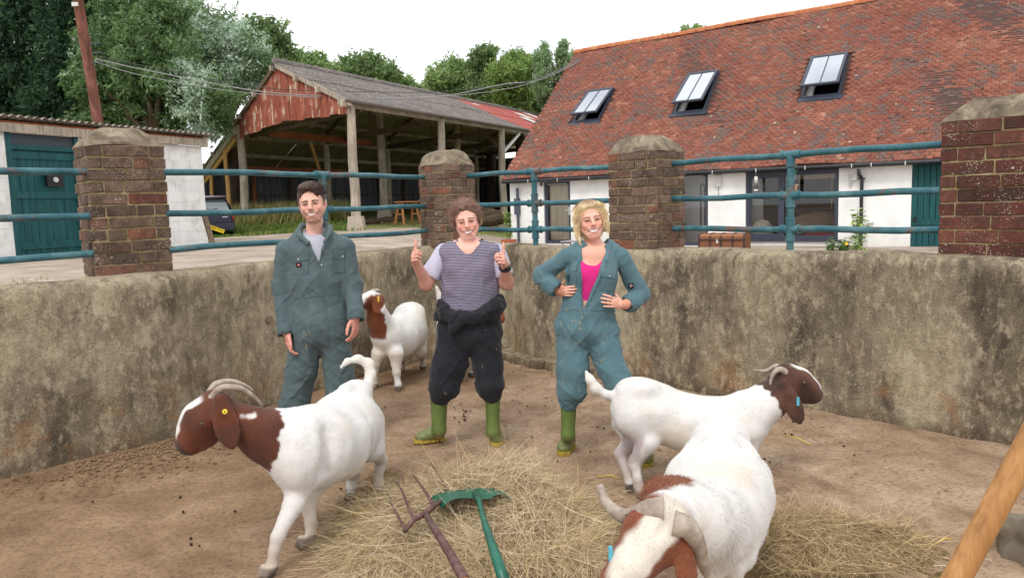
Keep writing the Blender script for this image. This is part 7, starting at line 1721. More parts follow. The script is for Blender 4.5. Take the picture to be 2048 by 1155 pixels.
    for h, t in (((592, 872), (578, 884)), ((670, 866), (682, 880))): a = gz(*h); b = gz(*t); d = (b-a); boot(root, a+[0, .02, .30], a+[0, .01, .13], a, a+d/np.linalg.norm(d)*.27, .055, .05, 'boot_dark', 'boot_dark')
man()
# ------------------------------------------------------------------ curly-haired person, thumbs up
def curly():
    Y = 5.02; j = PX; rg = np.random.default_rng(32)
    root = empty('person', (*gz(930, 888)[:2], 0), 'person in striped T-shirt and black trousers giving two thumbs up', 'person')
    hc = np.array(j(933, 441, Y-.02)); fdir = np.array([.06, -1, -.10]); up = np.array([-.13, -.10, 1]); s = 1.0
    B = Field(); p, H = head_field(B, hc, fdir, up, s, .94, 1, .067)
    B.cap(p(0, -.042, -.06), j(938, 496, Y+.06), .046, .052, .018); B.seg(j(938, 505, Y), j(940, 570, Y), (.145, .095), (.16, .11), (1, 0, 0), .05); B.seg(j(940, 570, Y), j(940, 650, Y), (.16, .11), (.18, .12), (1, 0, 0), .05); B.cap(j(896, 504, Y+.02), j(984, 503, Y+.02), .052, .052, .06)
    eL, eR = j(853, 566, Y-.02), j(1013, 565, Y-.02); wL, wR = j(833, 527, Y-.15), j(1010, 533, Y-.15)
    B.chain([j(886, 508, Y+.02), eL, wL], [.052, .044, .029], .03); B.chain([j(992, 507, Y+.02), eR, wR], [.052, .044, .029], .03)
    hand(B, wL+np.array([-.004, -.015, .012]), (-.10, -.80, .42), (.05, .15, 1), (1, -.15, 0), (1.30, 1.32, 1.34, 1.36), [(-.12, -.25, 1), (.05, .0, 1), (.08, .05, 1)], .98, .02)
    hand(B, wR+np.array([.004, -.015, .012]), (-.06, -.80, .46), (-.05, .15, 1), (-1, -.15, 0), (1.30, 1.32, 1.34, 1.36), [(.1, -.25, 1), (.02, .05, 1), (.03, .08, 1)], .98, .02)
    for (h, k_, a) in ((j(912, 665, Y), j(880, 760, Y-.01), j(878, 865, Y)), (j(968, 665, Y), j(985, 760, Y-.02), j(986, 865, Y-.02))): B.chain([h, k_, a], [.085, .042, .034], .03)
    V, Q = mesh_field(B, .0045); V = relax(V, Q, 1, .35); C_ = skin_color(V, p, H, hc, s, L(232, 178, 162), .55); loc = ((V-hc)@H)/s; arm = (np.abs(V[:, 0]-hc[0]) > .2); C_[arm] = np.array(L(216, 160, 142)); mobj('body', V, Q, 'skin', root, True, C_); S = Surf(V, Q)
    face(S, root, p, 'brow_mid', .034, .0125, 'lip', .9, .0195, .7)
    # striped T-shirt with plain sleeves
    def tee(F): 
        F.cap(j(893, 506, Y+.01), j(987, 505, Y+.01), .064, .064, .06); F.seg(j(938, 512, Y), j(940, 570, Y), (.168, .118), (.182, .132), (1, 0, 0), .05); F.seg(j(940, 570, Y), j(940, 622, Y), (.182, .132), (.20, .142), (1, 0, 0), .05)
        F.ell(j(918, 540, Y-.06), (.075, .07, .07), None, .05); F.ell(j(960, 540, Y-.06), (.075, .07, .07), None, .05)
    T = Field(); tee(T); T.cut(q_prism([(j(912, 470, Y)[0], j(912, 470, Y)[2]), (j(964, 470, Y)[0], j(964, 470, Y)[2]), (j(961, 486, Y)[0], j(961, 486, Y)[2]), (j(944, 506, Y)[0], j(944, 506, Y)[2]), (j(932, 506, Y)[0], j(932, 506, Y)[2]), (j(915, 488, Y)[0], j(915, 488, Y)[2])], Y-.4, Y-.045), .008); T.cut(q_cap(j(938, 470, Y+.03), j(938, 490, Y+.03), .078, .080), .012)
    to, TS = garment(T, .0075, 'striped_tee', 'stripe_tee', root, .006, 5); TS.line([(914, 478), (916, 489), (932, 507), (945, 506), (961, 487), (964, 476)], 2.6, .004, 'neck_band', 'stripe_tee', root, 18)
    for sh, el in ((j(886, 508, Y+.02), eL), (j(992, 507, Y+.02), eR)):
        A = Field(); sh = np.array(sh); e = sh+(np.array(el)-sh)*.66; A.cap(sh-(np.array(el)-sh)*.06+[0, 0, -.005], e, .064, .068, .02); A.cut(q_cap(e+(e-sh)*.28, e+(e-sh)*.8, .058, .058), .006); garment(A, .007, 'sleeve', 'lilac_tee', root, .005, 6)
    # trousers with the coverall's sleeves knotted round the waist
    G = Field(); G.seg(j(940, 634, Y), j(940, 658, Y), (.204, .144), (.212, .150), (1, 0, 0), .05); G.chain([j(910, 668, Y), j(899, 728, Y-.01), j(889, 772, Y-.01), j(880, 792, Y-.01)], [.120, .112, .104, .068], .03); G.chain([j(968, 668, Y), j(976, 728, Y-.01), j(980, 772, Y-.02), j(986, 792, Y-.02)], [.116, .098, .090, .056], .03)
    go, GS = garment(G, .0075, 'trousers', 'black_cloth', root, .008, 8, ampf=lambda V: .8+.4*sstep(.75, .45, V[:, 2]))
    K = Field(); ring = []
    for a in np.linspace(0, 2*math.pi, 17): c0 = j(940, 622, Y); ring.append(c0+np.array([.205*math.cos(a), .150*math.sin(a), .030*math.cos(a)+.02*math.sin(a*2)-.012*(math.sin(a) < -.5)]))
    for a, b in zip(ring[:-1], ring[1:]): K.cap(a, b, .033, .033, .02)
    K.chain([j(884, 608, Y-.05), j(890, 622, Y-.11), j(903, 632, Y-.15), j(925, 636, Y-.165), j(955, 630, Y-.16)], [.038, .042, .034, .030, .028], .02); K.chain([j(997, 598, Y-.03), j(990, 610, Y-.10), j(965, 625, Y-.15), j(935, 640, Y-.17)], [.044, .042, .034, .03], .02)
    K.ell(j(916, 642, Y-.165), (.05, .03, .042), None, .02); K.chain([j(918, 640, Y-.17), j(908, 656, Y-.165), j(905, 664, Y-.155)], [.03, .028, .02], .02); K.cap(j(884, 612, Y-.05), j(882, 632, Y-.04), .036, .03, .02)
    garment(K, .0065, 'knotted_sleeves', 'black_cloth', root, .011, 9, sc=(20, 20, 30))
    straw_bits(GS, root, [(950, 640, 1000, 760), (860, 780, 910, 795)], rg, 7, 5)
    boot(root, j(878, 772, Y), j(878, 858, Y), gz(888, 882)+[.01, .05, 0], gz(832, 886), .062, .054); boot(root, j(985, 772, Y-.02), j(986, 862, Y-.02), gz(986, 872), gz(995, 893), .052, .05)
    m = MB(); wq = np.array(wR)+[0, -.002, -.004]; ax = (np.array(wR)-np.array(eR)); ax /= np.linalg.norm(ax); t1 = np.cross(ax, [0, 1, 0]); t1 /= np.linalg.norm(t1); t2 = np.cross(ax, t1); ring = [tuple(wq+(t1*math.cos(a)*.033+t2*math.sin(a)*.031)) for a in np.linspace(0, 2*math.pi, 20)]
    WT = empty('wristwatch', tuple(wq), 'black wristwatch on the left wrist of the person in striped T-shirt', 'watch'); MB().tube(ring, .0095, 8).obj('strap', 'watch', WT, True); blob('watch_case', wq+[.012, -.032, 0], (.019, .009, .019), 'watch', WT, n=8, amp=0, sq=.8)
    # frizzy hair
    Hf = Field(); E = lambda cc, r, k: Hf.ell(p(*cc), np.array(r)*s, H, k*s); E((0, -.02, .056), (.086, .102, .084), .02); E((0, .015, .094), (.070, .062, .038), .03)
    for q in (-1, 1): E((q*.078, -.005, .040), (.020, .042, .052), .02); E((q*.078, -.02, -.008), (.014, .032, .036), .02)
    Hf.cut(q_ell(p(0, .108, .0), np.array([.068, .066, .082])*s, H), .014*s); Hf.cut(q_ell(p(0, .06, -.11), np.array([.13, .13, .085])*s, H), .02*s)
    V, Q = mesh_field(Hf, .005); N = vnormals(V, Q); cu = fbm(V, 55, 2); V = V+N*(cu*.006)[:, None]; C_ = np.array(L(120, 92, 80))*(1+.3*cu)[:, None]; ho = mobj('hair', V, Q, 'hair', root, True, C_)
    k = rg.integers(0, len(V), 9000); n_ = N[k]; D = n_+rg.normal(0, .75, (len(k), 3)); D /= np.linalg.norm(D, axis=1)[:, None]; bend = rg.normal(0, .9, (len(k), 3)); V2, F2, C2 = strands(V[k]-n_*.002, D, .013*(.4+.9*rg.random(len(k)))*facegap((V[k]-hc)@H/s, D, H, .016), .0007, np.array(L(150, 118, 102))*(.65+.65*rg.random(len(k)))[:, None], rg, bend, 4); o = mobj('hair_strands', V2, F2, 'hair', ho, False, C2); o['kind'] = 'stuff'
curly()
# ------------------------------------------------------------------ blonde person, hands on hips
def blonde():
    Y = 4.74; j = PX; rg = np.random.default_rng(33)
    root = empty('person', (*gz(1200, 915)[:2], 0), 'person in open teal coveralls over a pink top, hands on hips', 'person')
    hc = np.array(j(1180.5, 440, Y-.02)); fdir = np.array([.05, -1, .0]); up = np.array([-.14, 0, 1]); s = .97
    B = Field(); p, H = head_field(B, hc, fdir, up, s, .92, 1, .067)
    B.cap(p(0, -.042, -.06), j(1190, 498, Y+.055), .042, .047, .018); B.cap(j(1148, 515, Y+.02), j(1228, 513, Y+.02), .040, .040, .05); B.seg(j(1188, 512, Y), j(1184, 560, Y), (.140, .088), (.125, .09), (1, 0, 0), .05); B.seg(j(1184, 560, Y), j(1178, 610, Y), (.122, .088), (.118, .09), (1, 0, 0), .05); B.seg(j(1178, 610, Y), j(1172, 655, Y), (.12, .09), (.165, .11), (1, 0, 0), .05)
    for sx in (1168, 1208): B.ell(j(sx, 545, Y-.055), (.062, .05, .06), None, .04)
    eL, wL = j(1080, 553, Y+.06), j(1117, 582, Y-.01); eR, wR = j(1282, 598, Y+.06), j(1244, 609, Y-.10)
    B.chain([j(1138, 517, Y+.015), eL, wL], [.038, .036, .027], .03); B.chain([j(1237, 516, Y+.015), eR, wR], [.038, .036, .027], .03)
    hand(B, wL, (.42, -.86, .06), (-.1, .1, .95), (.92, .4, 0), (.62, .6, .6, .62), [(.2, .8, .4), (.3, .85, .3), (.4, .85, .2)], .84, .03); hand(B, wR, (-.70, -.60, .26), (.25, .2, .95), (-.35, .92, .1), (.36, .32, .30, .30), [(-.1, .85, .4), (-.2, .9, .3), (-.3, .9, .2)], .86, .10)
    for (h, k_, a) in ((j(1146, 660, Y), j(1139, 770, Y-.01), j(1137, 870, Y)), (j(1204, 660, Y), j(1236, 770, Y-.12), j(1284, 885, Y-.24))): B.chain([h, k_, a], [.08, .042, .034], .03)
    V, Q = mesh_field(B, .0045); V = relax(V, Q, 1, .35); C_ = skin_color(V, p, H, hc, s, L(230, 176, 156), .42); arm = (np.abs(V[:, 0]-hc[0]) > .17); C_[arm] = np.array(L(212, 150, 124)); chest = (~arm)*(sstep(p(0, 0, -.12)[2], p(0, 0, -.17)[2], V[:, 2])); C_ = lerp(C_, np.tile(np.array(L(222, 164, 142)), (len(V), 1)), chest*.6); mobj('body', V, Q, 'skin', root, True, C_); S = Surf(V, Q)
    face(S, root, p, 'brow_mid', .036, .0130, 'lip', .8, .021, .85)
    # pink top
    T = Field(); T.seg(j(1188, 528, Y), j(1184, 565, Y), (.146, .096), (.134, .098), (1, 0, 0), .04); T.seg(j(1184, 565, Y), j(1176, 625, Y), (.132, .098), (.13, .10), (1, 0, 0), .04)
    for sx in (1168, 1208): T.ell(j(sx, 545, Y-.055), (.067, .056, .065), None, .04)
    T.chain([j(1216, 530, Y-.06), j(1217, 505, Y-.058), j(1217, 488, Y-.03)], [.02, .012, .010], .02)
    c0 = j(1189, 512, Y); T.cut(q_prism([(j(x, y, Y-.1)[0], j(x, y, Y-.1)[2]) for x, y in ((1158, 480), (1213, 480), (1210, 510), (1203, 523), (1192, 531), (1180, 531), (1169, 525), (1161, 512))], Y-.4, Y+.2), .006); garment(T, .007, 'pink_top', 'pink_tee', root, .003, 4)
    # coverall open to the waist
    G = Field(); G.chain([j(1138, 512, Y+.015), j(1165, 500, Y+.025), j(1212, 498, Y+.025), j(1238, 510, Y+.015)], [.054, .058, .058, .054], .05); G.seg(j(1188, 518, Y), j(1184, 560, Y), (.150, .108), (.142, .114), (1, 0, 0), .04); G.seg(j(1184, 560, Y), j(1177, 608, Y), (.138, .114), (.132, .112), (1, 0, 0), .04); G.seg(j(1177, 608, Y), j(1172, 652, Y), (.155, .122), (.200, .142), (1, 0, 0), .06)
    for sx in (1166, 1209): G.ell(j(sx, 548, Y-.055), (.064, .062, .070), None, .05)
    G.chain([j(1135, 514, Y+.01), j(1082, 551, Y+.06), j(1106, 573, Y-.01)], [.055, .054, .048], .014); G.chain([j(1243, 513, Y+.01), j(1280, 590, Y+.05), j(1264, 603, Y-.02)], [.056, .062, .054], .014)
    for e, q in ((j(1100, 569, Y), j(1107, 574, Y-.015)), (j(1268, 601, Y), j(1260, 605, Y-.025))): d = np.array(q)-e; d /= np.linalg.norm(d); G.cap(np.array(q)-d*.03, q, .057, .058, .01); G.cut(q_cap(np.array(q)+d*.035, np.array(q)+d*.05, .040, .040), .006)
    G.chain([j(1146, 662, Y), j(1146, 735, Y-.01), j(1143, 780, Y-.01), j(1138, 803, Y-.01)], [.106, .098, .092, .060], .03); G.chain([j(1202, 662, Y), j(1224, 735, Y-.07), j(1252, 800, Y-.15), j(1275, 850, Y-.22)], [.108, .090, .082, .066], .03)
    vt = [(1150, 478), (1219, 476), (1214, 505), (1195, 570), (1169, 618), (1166, 612), (1163, 540), (1158, 505)]; G.cut(q_prism([(j(x, y, Y-.12)[0], j(x, y, Y-.12)[2]) for x, y in ((1163, 470), (1220, 470), (1217, 498), (1169, 617), (1166.5, 612), (1164, 540))], Y-.4, Y-.055), .006); G.cut(q_cap(j(1190, 470, Y+.02), j(1190, 494, Y+.02), .080, .082), .012)
    go, GS = garment(G, .0075, 'coverall', 'teal_cloth', root, .0085, 2, ampf=lambda V: .75+.35*sstep(1.0, .8, V[:, 2]))
    for pl, w, nm in (([(1155, 486), (1161, 510), (1164, 550), (1167, 612)], [10, 11, 9, 6], 'lapel'), ([(1220, 482), (1214, 505), (1198, 550), (1171, 614)], [10, 11, 8, 5], 'lapel')): GS.line(pl, w, .008, nm, 'teal_cloth', root, 16)
    GS.quad([(1130, 528), (1154, 526), (1152, 541), (1130, 544)], .008, 'pocket_flap', 'teal_cloth', root); GS.quad([(1131, 544), (1152, 541), (1153, 570), (1133, 572)], .004, 'pocket', 'teal_cloth', root); GS.quad([(1200, 535), (1232, 540), (1231, 557), (1204, 553)], .008, 'pocket_flap', 'teal_cloth', root); GS.quad([(1203, 553), (1230, 557), (1228, 582), (1200, 580)], .004, 'pocket', 'teal_cloth', root)
    for q in ((1166, 557), (1165.5, 589), (1219, 551.5), (1135, 540), (1167, 612)): GS.disc(q, 1.5, 1.5, .011, 'stud', 'stud', root, 6)
    for (c, sz) in (((1135.5, 549.5), 3.4), ((1262, 571), 5.2)): GS.quad([(c[0]-sz, c[1]-sz*.9), (c[0]+sz, c[1]-sz*.95), (c[0]+sz, c[1]+sz*.9), (c[0]-sz, c[1]+sz*.95)], .009, 'emblem_patch', 'emblem_black', root, 4); GS.disc(c, sz*.62, sz*.55, .0105, 'emblem_mark', 'emblem_pale', root); GS.disc((c[0]+.3, c[1]-.2), sz*.32, sz*.26, .012, 'emblem_mark', 'emblem_red', root)
    GS.line([(1122, 622), (1150, 617), (1170, 619), (1200, 620), (1232, 622)], 1.6, .004, 'waist_seam', 'teal_cloth', root, 16); GS.line([(1168, 616), (1172, 650), (1176, 700)], 3.0, .005, 'zip_placket', 'teal_cloth', root, 12)
    straw_bits(GS, root, [(1120, 560, 1165, 640), (1110, 640, 1165, 800), (1190, 650, 1220, 740), (1130, 600, 1175, 660)], rg, 40, 7)
    boot(root, j(1138, 782, Y), j(1136, 868, Y), gz(1142, 893)+[0, .02, 0], gz(1124, 912), .054, .048); boot(root, j(1262, 828, Y-.20), j(1285, 898, Y-.26), gz(1292, 914), gz(1291, 936), .054, .048)
    # blonde bob
    Hf = Field(); E = lambda cc, r, k: Hf.ell(p(*cc), np.array(r)*s, H, k*s); E((0, -.02, .050), (.083, .104, .080), .02); E((0, -.05, -.03), (.082, .06, .08), .03); E((0, .03, .090), (.070, .060, .030), .03)
    for q in (-1, 1):
        pts = [(q*.058, .045, .084), (q*.080, .025, .042), (q*.090, .012, -.02), (q*.098, .008, -.066)]
        if q == 1: pts += [(.088, .025, -.125)]
        Hf.chain([p(*t) for t in pts], [x*s for x in (.018, .018, .017, .010, .005)[:len(pts)]], .024*s)
    Hf.cut(q_ell(p(0, .110, -.015), np.array([.072, .080, .102])*s, H), .012*s); Hf.cut(q_ell(p(0, .09, -.15), np.array([.078, .11, .085])*s, H), .02*s)
    V, Q = mesh_field(Hf, .005); N = vnormals(V, Q); loc = ((V-hc)@H)/s; st = vnoise(loc*[26, 26, 4], 5); V = V+N*(st*.003)[:, None]; rootm = sstep(.075, .125, loc[:, 2]-.15*np.abs(loc[:, 0]))[:, None]; C_ = (np.array(L(224, 202, 162))*(1-rootm)+np.array(L(128, 98, 72))*rootm)*(1+.22*st)[:, None]; ho = mobj('hair', V, Q, 'hair', root, True, C_)
    k = rg.integers(0, len(V), 9000); n_ = N[k]; lk = loc[k]; D = (H@np.array([0, 0, -1.0]))+np.outer(np.sign(lk[:, 0])*np.clip(lk[:, 2], 0, .1)*11, H[:, 0])+n_*.05+rg.normal(0, .07, (len(k), 3)); tp = lk[:, 2] > .082; D[tp] = np.outer(np.where(lk[tp, 0] > .012, 1., -1.), H[:, 0])*.9+H[:, 2]*-.35-H[:, 1]*.15+rg.normal(0, .12, (tp.sum(), 3)); D -= n_*np.minimum(0, (D*n_).sum(1))[:, None]*.9; D /= np.linalg.norm(D, axis=1)[:, None]
    V2, F2, C2 = strands(V[k]-n_*.002, D, .040*(.4+.8*rg.random(len(k)))*facegap(lk, D, H, .05, .056, .055, .066)*facegap(lk, D, H, .025, .056, .055, .066), .0008, C_[k]*(.78+.5*rg.random(len(k)))[:, None], rg, np.outer(np.full(len(k), .12), [0, 0, -1])-n_*.06, 4); o = mobj('hair_strands', V2, F2, 'hair', ho, False, C2); o['kind'] = 'stuff'
    for q in (-1, 1): blob('earring', p(q*.083, .0, -.040), (.005, .005, .005), 'steel', root, n=6, amp=0)
blonde()
@matdef
def m_strawyellow(n): return plain(n, L(206, 178, 82), .7, .2)
@matdef
def m_rustiron(n):
    t = NT(n, .6, .4); o = t.coord('World'); a = t.noise(o, 30, 6, .7); c = t.ramp(a, [(.3, L(70, 50, 50)), (.55, L(104, 76, 72)), (.75, L(134, 104, 94))]); return t.fin(c, .6, t.bump(a, .4, .006), .25)
@matdef
def m_greenpaint(n):
    t = NT(n, .38, .5); o = t.coord('World'); a = t.noise(o, 14, 6, .7); c = t.ramp(a, [(.3, L(8, 74, 58)), (.6, L(18, 98, 78)), (.8, L(48, 120, 100))]); ch = t.ramp(t.noise(o, 38, 6, .75), [(.60, 0.0), (.66, .8)]); c = t.mix(ch, c, L(120, 124, 108)); return t.fin(c, .38, t.bump(a, .25, .006))
@matdef
def m_ashwood(n):
    t = NT(n, .5, .35); o = t.coord('Object'); a = t.noise(t.map(o, (30, 30, 3)), 2, 6, .65, .4); c = t.ramp(a, [(.3, L(138, 94, 52)), (.55, L(176, 128, 78)), (.8, L(202, 160, 108))]); return t.fin(c, .5, t.bump(a, .2, .004))
# ================================================================== hay
def hay_pile(name, label, cx, cy, rx, ry, h, n, ln, seed, cols, lump=.25, fly=0):
    rg = np.random.default_rng(seed); root = empty(name, (cx, cy, 0), label, 'hay')
    def hz(x, y):
        a = np.arctan2((y-cy)/ry, (x-cx)/rx); r = np.hypot((x-cx)/rx, (y-cy)/ry)/(1+.12*np.sin(3*a+seed)+.07*np.sin(7*a)); p = np.stack([x, y, x*0], 1)
        return np.where(r < 1, h*np.clip(1-r**1.8, 0, 1)**.8*(1+lump*fbm(p, 3.2, 3)), 0), r
    xs = np.linspace(cx-rx*1.25, cx+rx*1.25, 70); ys = np.linspace(cy-ry*1.25, cy+ry*1.25, 70)
    V, Fc = grid_mesh(xs, ys, lambda V: hz(V[:, 0], V[:, 1])[0]*.86-.012+fbm(V, 20, 2)*.006); mobj('core', V, Fc, 'haybase', root, True)
    u = rg.random(n)**.55*1.10; a = rg.random(n)*6.283; x = cx+rx*u*np.cos(a)*(1+.10*np.sin(3*a+seed)); y = cy+ry*u*np.sin(a)*(1+.10*np.sin(3*a+seed)); z, r = hz(x, y)
    z = z*(.86+.14*rg.random(n))+.003+.012*rg.random(n)
    e = .01; gx = (hz(x+e, y)[0]-z*0-hz(x-e, y)[0])/(2*e); gy_ = (hz(x, y+e)[0]-hz(x, y-e)[0])/(2*e); nr = np.stack([-gx, -gy_, np.ones(n)], 1); nr /= np.linalg.norm(nr, axis=1)[:, None]
    d = rg.normal(size=(n, 3)); sw = np.stack([np.cos(3*x+2*y+seed), np.sin(2.3*x-1.7*y), 0*x], 1); d = d*.7+sw*.6; d -= nr*(d*nr).sum(1)[:, None]; d /= np.linalg.norm(d, axis=1)[:, None]+1e-9; d += nr*(.10+.20*rg.random(n)*(rg.random(n) < .35))[:, None]
    L_ = ln*(.4+.9*rg.random(n)); bend = rg.normal(0, .28, (n, 3)); bend[:, 2] -= .18
    p0 = np.stack([x, y, z], 1); c = np.array([L(*q) for q in cols])[rg.integers(0, len(cols), n)]*(.55+.65*rg.random(n))[:, None]
    V, Fq, C_ = strands(p0-d*L_[:, None]*.3, d, L_, .0014, c, rg, bend, 3); V[:, 2] = np.maximum(V[:, 2], .004)
    o = mobj('stems', V, Fq, 'straw', root, False, C_); o['kind'] = 'stuff'
    if fly:
        a = rg.random(fly)*6.283; u = .75+.3*rg.random(fly); x = cx+rx*u*np.cos(a); y = cy+ry*u*np.sin(a); z, _ = hz(x, y); d = np.stack([np.cos(a), np.sin(a), rg.uniform(.2, 1.6, fly)], 1)+rg.normal(0, .5, (fly, 3)); d[:, 2] = np.abs(d[:, 2]); d /= np.linalg.norm(d, axis=1)[:, None]
        bend = rg.normal(0, .2, (fly, 3)); bend[:, 2] -= .35; V, Fq, C_ = strands(np.stack([x, y, z], 1), d, ln*1.4*(.5+.8*rg.random(fly)), .0012, np.tile(np.array(L(214, 190, 140)), (fly, 1))*(.75+.4*rg.random(fly))[:, None], rg, bend, 4); V[:, 2] = np.maximum(V[:, 2], .004); o = mobj('loose_stems', V, Fq, 'straw', root, False, C_); o['kind'] = 'stuff'
    return hz
HC = [(230, 210, 174), (212, 190, 152), (242, 226, 194), (192, 168, 130), (222, 202, 166), (164, 140, 106)]
hz1 = hay_pile('hay_pile', 'big heap of dry hay with the fork and green scraper on it', -.22, 3.66, .60, .74, .215, 26000, .19, 4, HC, .35, 460)
hay_pile('hay_pile', 'smaller flatter heap of brown hay beside the big foreground goat', 1.42, 3.40, .40, .30, .085, 7000, .16, 9, [(206, 182, 142), (182, 158, 118), (220, 198, 158), (156, 132, 96)], .5, 120)
rg = np.random.default_rng(77); n = 1200
x = np.concatenate([rg.normal(.55, .35, n//2), rg.normal(1.2, .45, n//4), rg.normal(-.2, .7, n//4)]); y = np.concatenate([rg.normal(3.95, .3, n//2), rg.normal(3.3, .4, n//4), rg.normal(3.9, .55, n//4)]); a = rg.random(len(x))*6.283
c = np.array([L(*q) for q in HC])[rg.integers(0, len(HC), len(x))]*(.6+.5*rg.random(len(x)))[:, None]
V, Fq, C_ = strands(np.stack([x, y, np.full(len(x), .012)], 1), np.stack([np.cos(a), np.sin(a), 0*a+.02], 1), .09*(.3+1.0*rg.random(len(x))), .0012, c, rg, np.stack([rg.normal(0, .2, len(x)), rg.normal(0, .2, len(x)), 0*a], 1), 3)
tag(mobj('loose_hay', V, Fq, 'straw', None, False, C_), 'thin scatter of loose hay stems on the pen floor', 'hay', kind='stuff')
for (x0, y0, x1, y1) in ((1170, 1112, 1212, 1118), (1570, 870, 1620, 888), (1872, 1085, 1905, 1078), (1195, 952, 1240, 955)):
    p0, p1 = gz(x0, y0, .01), gz(x1, y1, .01); tag(MB().tube([p0, (p0+p1)/2+[.01, .015, .008], p1], .0035, 6).obj('straw_stalk', 'strawyellow', None, True), 'single thick yellow straw stalk lying on the bare floor', 'straw', 'yellow straw stalks')
# ================================================================== tools on the hay
FK = empty('hay_fork', tuple(gz(860, 1040, .15)), 'rusty iron hay fork with curved tines lying on the hay heap', 'fork')
fz = lambda x, y, z: gz(x, y, z)
MB().tube([fz(809, 1062, .20), fz(828, 1037, .225), fz(851, 1026, .235), fz(868, 1010, .235), fz(885, 1000, .23), fz(899, 990, .225)], [.010, .013, .016, .013, .011, .009], 10).obj('crossbar', 'rustiron', FK, True)
for a, b, c_ in (((826, 1036, .226), (806, 985, .262), (794, 963, .25)), ((867, 1010, .238), (846, 975, .272), (826, 948, .26)), ((899, 990, .226), (884, 958, .268), (862, 925, .262)), ((811, 1060, .205), (786, 1012, .20), (774, 985, .17))):
    MB().tube([fz(*a), fz(*[(p+q)/2 for p, q in zip(a, b)][:2], (a[2]+b[2])/2+.006), fz(*b), fz(*c_)], [.0075, .007, .006, .003], 8).obj('tine', 'rustiron', FK, True)
MB().tube([fz(851, 1026, .235), fz(866, 1052, .24), fz(900, 1106, .225), fz(930, 1160, .20)], [.013, .0155, .0185, .0205], 14).obj('socket', 'rustiron', FK, True)
MB().tube([fz(929, 1158, .20), fz(965, 1225, .16), np.array([-.12, 2.2, .05])], [.0185, .0185, .018], 14).obj('handle', 'ashwood', FK, True)
SC_ = empty('scraper', tuple(gz(960, 1040, .15)), 'green painted crescent-headed scraper with tubular handle on the hay', 'scraper')
top = [(861, 996), (866, 989), (890, 983), (915, 979), (940, 976), (965, 975), (985, 976), (1002, 981), (1015, 988), (1025, 998)]; bot = [(884, 1014), (893, 1006), (905, 998), (920, 995), (940, 995), (962, 998), (980, 996), (994, 988), (1010, 989), (1026, 1003)]
V = []
for k, (t_, b_) in enumerate(zip(top, bot)):
    u = k/(len(top)-1); zz = .262-.05*abs(2*u-1)**2.2
    for (x, y), dz in ((t_, .0), (b_, .010), (b_, .003), (t_, -.007)): V.append(gz(x, y, zz+dz))
nT = len(top); Fc = []
for k in range(nT-1):
    for q in range(4): Fc.append((4*k+q, 4*k+(q+1) % 4, 4*k+4+(q+1) % 4, 4*k+4+q))
Fc += [(0, 1, 2, 3), tuple(4*(nT-1)+q for q in (3, 2, 1, 0))]
smooth_by_angle(mobj('blade', V, Fc, 'greenpaint', SC_), 40)
MB().tube([fz(952, 986, .272), fz(958, 1001, .275), fz(965, 1030, .265), fz(976, 1066, .245), fz(992, 1112, .225), fz(1010, 1165, .195)], [.020, .011, .0125, .0165, .0215, .0235], 14).obj('handle', 'greenpaint', SC_, True)
MB().tube([fz(1009, 1162, .196), np.array([.02, 2.1, .04])], [.021, .021], 14).obj('shaft', 'greenpaint', SC_, True)
# tall wooden handle close to the camera on the right
a = gy(1997, 1000, .95); b = gy(2105, 800, .95); dr = (b-a)/np.linalg.norm(b-a); lo_ = a-dr*((a[2]-.02)/dr[2]); hi_ = a+dr*.32
tag(smooth_by_angle(MB().tube([tuple(lo_+(hi_-lo_)*i/8) for i in range(9)], .0163, 20).obj('tool_handle', 'ashwood', None, True)), 'smooth pale wooden tool handle slanting across the right edge, close to the camera', 'handle')
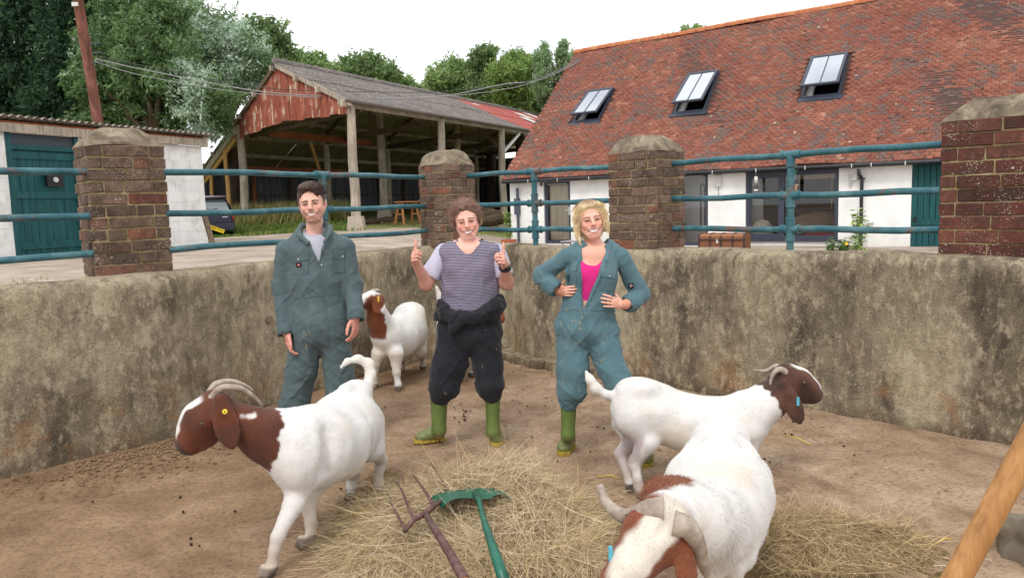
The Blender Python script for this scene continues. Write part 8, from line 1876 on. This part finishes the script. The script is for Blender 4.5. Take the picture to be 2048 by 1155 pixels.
# ================================================================== droppings, clods, stone
rg = np.random.default_rng(15); spots = []
for (cx, cy, k, sx, sy) in ((925, 828, 16, 18, 14), (1040, 825, 1, 2, 2), (1000, 800, 2, 60, 30), (1205, 860, 2, 10, 5), (1600, 832, 9, 34, 12), (1570, 868, 2, 20, 5), (1530, 925, 4, 10, 6), (1690, 905, 3, 40, 15), (470, 1025, 1, 2, 2), (390, 1085, 3, 18, 8), (680, 978, 1, 2, 2), (210, 1000, 3, 120, 20), (1110, 900, 5, 60, 40), (1060, 790, 4, 50, 25), (1420, 905, 2, 20, 10)):
    for _ in range(k): spots.append((cx+rg.normal(0, sx*.6), cy+rg.normal(0, sy*.6)))
dm = None
for (x, y) in spots:
    g = gz(x, y); 
    if dm is None: dm = blob('goat_dropping', (0, 0, 0), (.007, .0062, .006), 'dropping', None, n=5, amp=.1); o = dm
    else: o = bpy.data.objects.new('goat_dropping', dm.data); COL.objects.link(o)
    o.location = (g[0], g[1], .008); o.rotation_euler = (0, 0, rg.random()*6.28); k_ = rg.uniform(.8, 1.25); o.scale = (k_, k_, k_); tag(o, 'small round dark goat dropping on the pen floor', 'dropping', 'goat droppings on the floor')
n = 2600; px = np.concatenate([rg.uniform(150, 460, n//2), rg.uniform(0, 700, n//4), rg.uniform(700, 1900, n//4)]); t_ = rg.random(n)
V, Fq = [], []
oct_ = np.array([(1, 0, 0), (-1, 0, 0), (0, 1, 0), (0, -1, 0), (0, 0, 1), (0, 0, -.6)]); of = np.array([(0, 2, 4), (2, 1, 4), (1, 3, 4), (3, 0, 4), (2, 0, 5), (1, 2, 5), (3, 1, 5), (0, 3, 5)])
base_y = lambda x: np.interp(x, [0, 330, 760, 866, 1005, 1060, 1250, 1645, 2010], [957, 875, 743, 712, 708, 726, 757, 822, 893])
for i in range(n):
    g = gz(px[i], base_y(px[i])+6+(abs(rg.normal(0, 26)) if i < n*3//4 else abs(rg.normal(0, 60)))); r = .004+.010*rg.random()**2.5; V.append(oct_*[r*rg.uniform(.7, 1.4), r*rg.uniform(.7, 1.4), r*.7]+rg.normal(0, r*.15, (6, 3))+g+[0, 0, r*.2]); Fq.append(of+6*i)
tag(mobj('dirt_clods', np.concatenate(V), np.concatenate(Fq), 'dirt', None), 'crumbled dirt scattered along the foot of the wall', 'dirt', kind='stuff')
q = gz(2062, 1120); blob('stone_block', q+[.06, 0, .06], (.14, .16, .13), 'rock', None, 5, n=16, amp=.35, sq=.7); tag(bpy.data.objects['stone_block'], 'rough grey stone in the bottom right corner of the pen', 'stone')
wv = np.empty(len(pen_wall.data.vertices)*3, np.float32); pen_wall.data.vertices.foreach_get('co', wv); wv = wv.reshape(-1, 3); wq = np.empty(len(pen_wall.data.polygons)*4, np.int32); pen_wall.data.loops.foreach_get('vertex_index', wq); WS = Surf(wv, wq.reshape(-1, 4))
h, nn, d = WS.hit(537, 638); h = np.array(h); nn = np.array(nn); nn = nn if nn@(_C-h) > 0 else -nn
MB().tube([h-nn*.01, h+nn*.012], [.036, .033], 18).obj('filled_pipe_end', 'capstone', pen_wall)
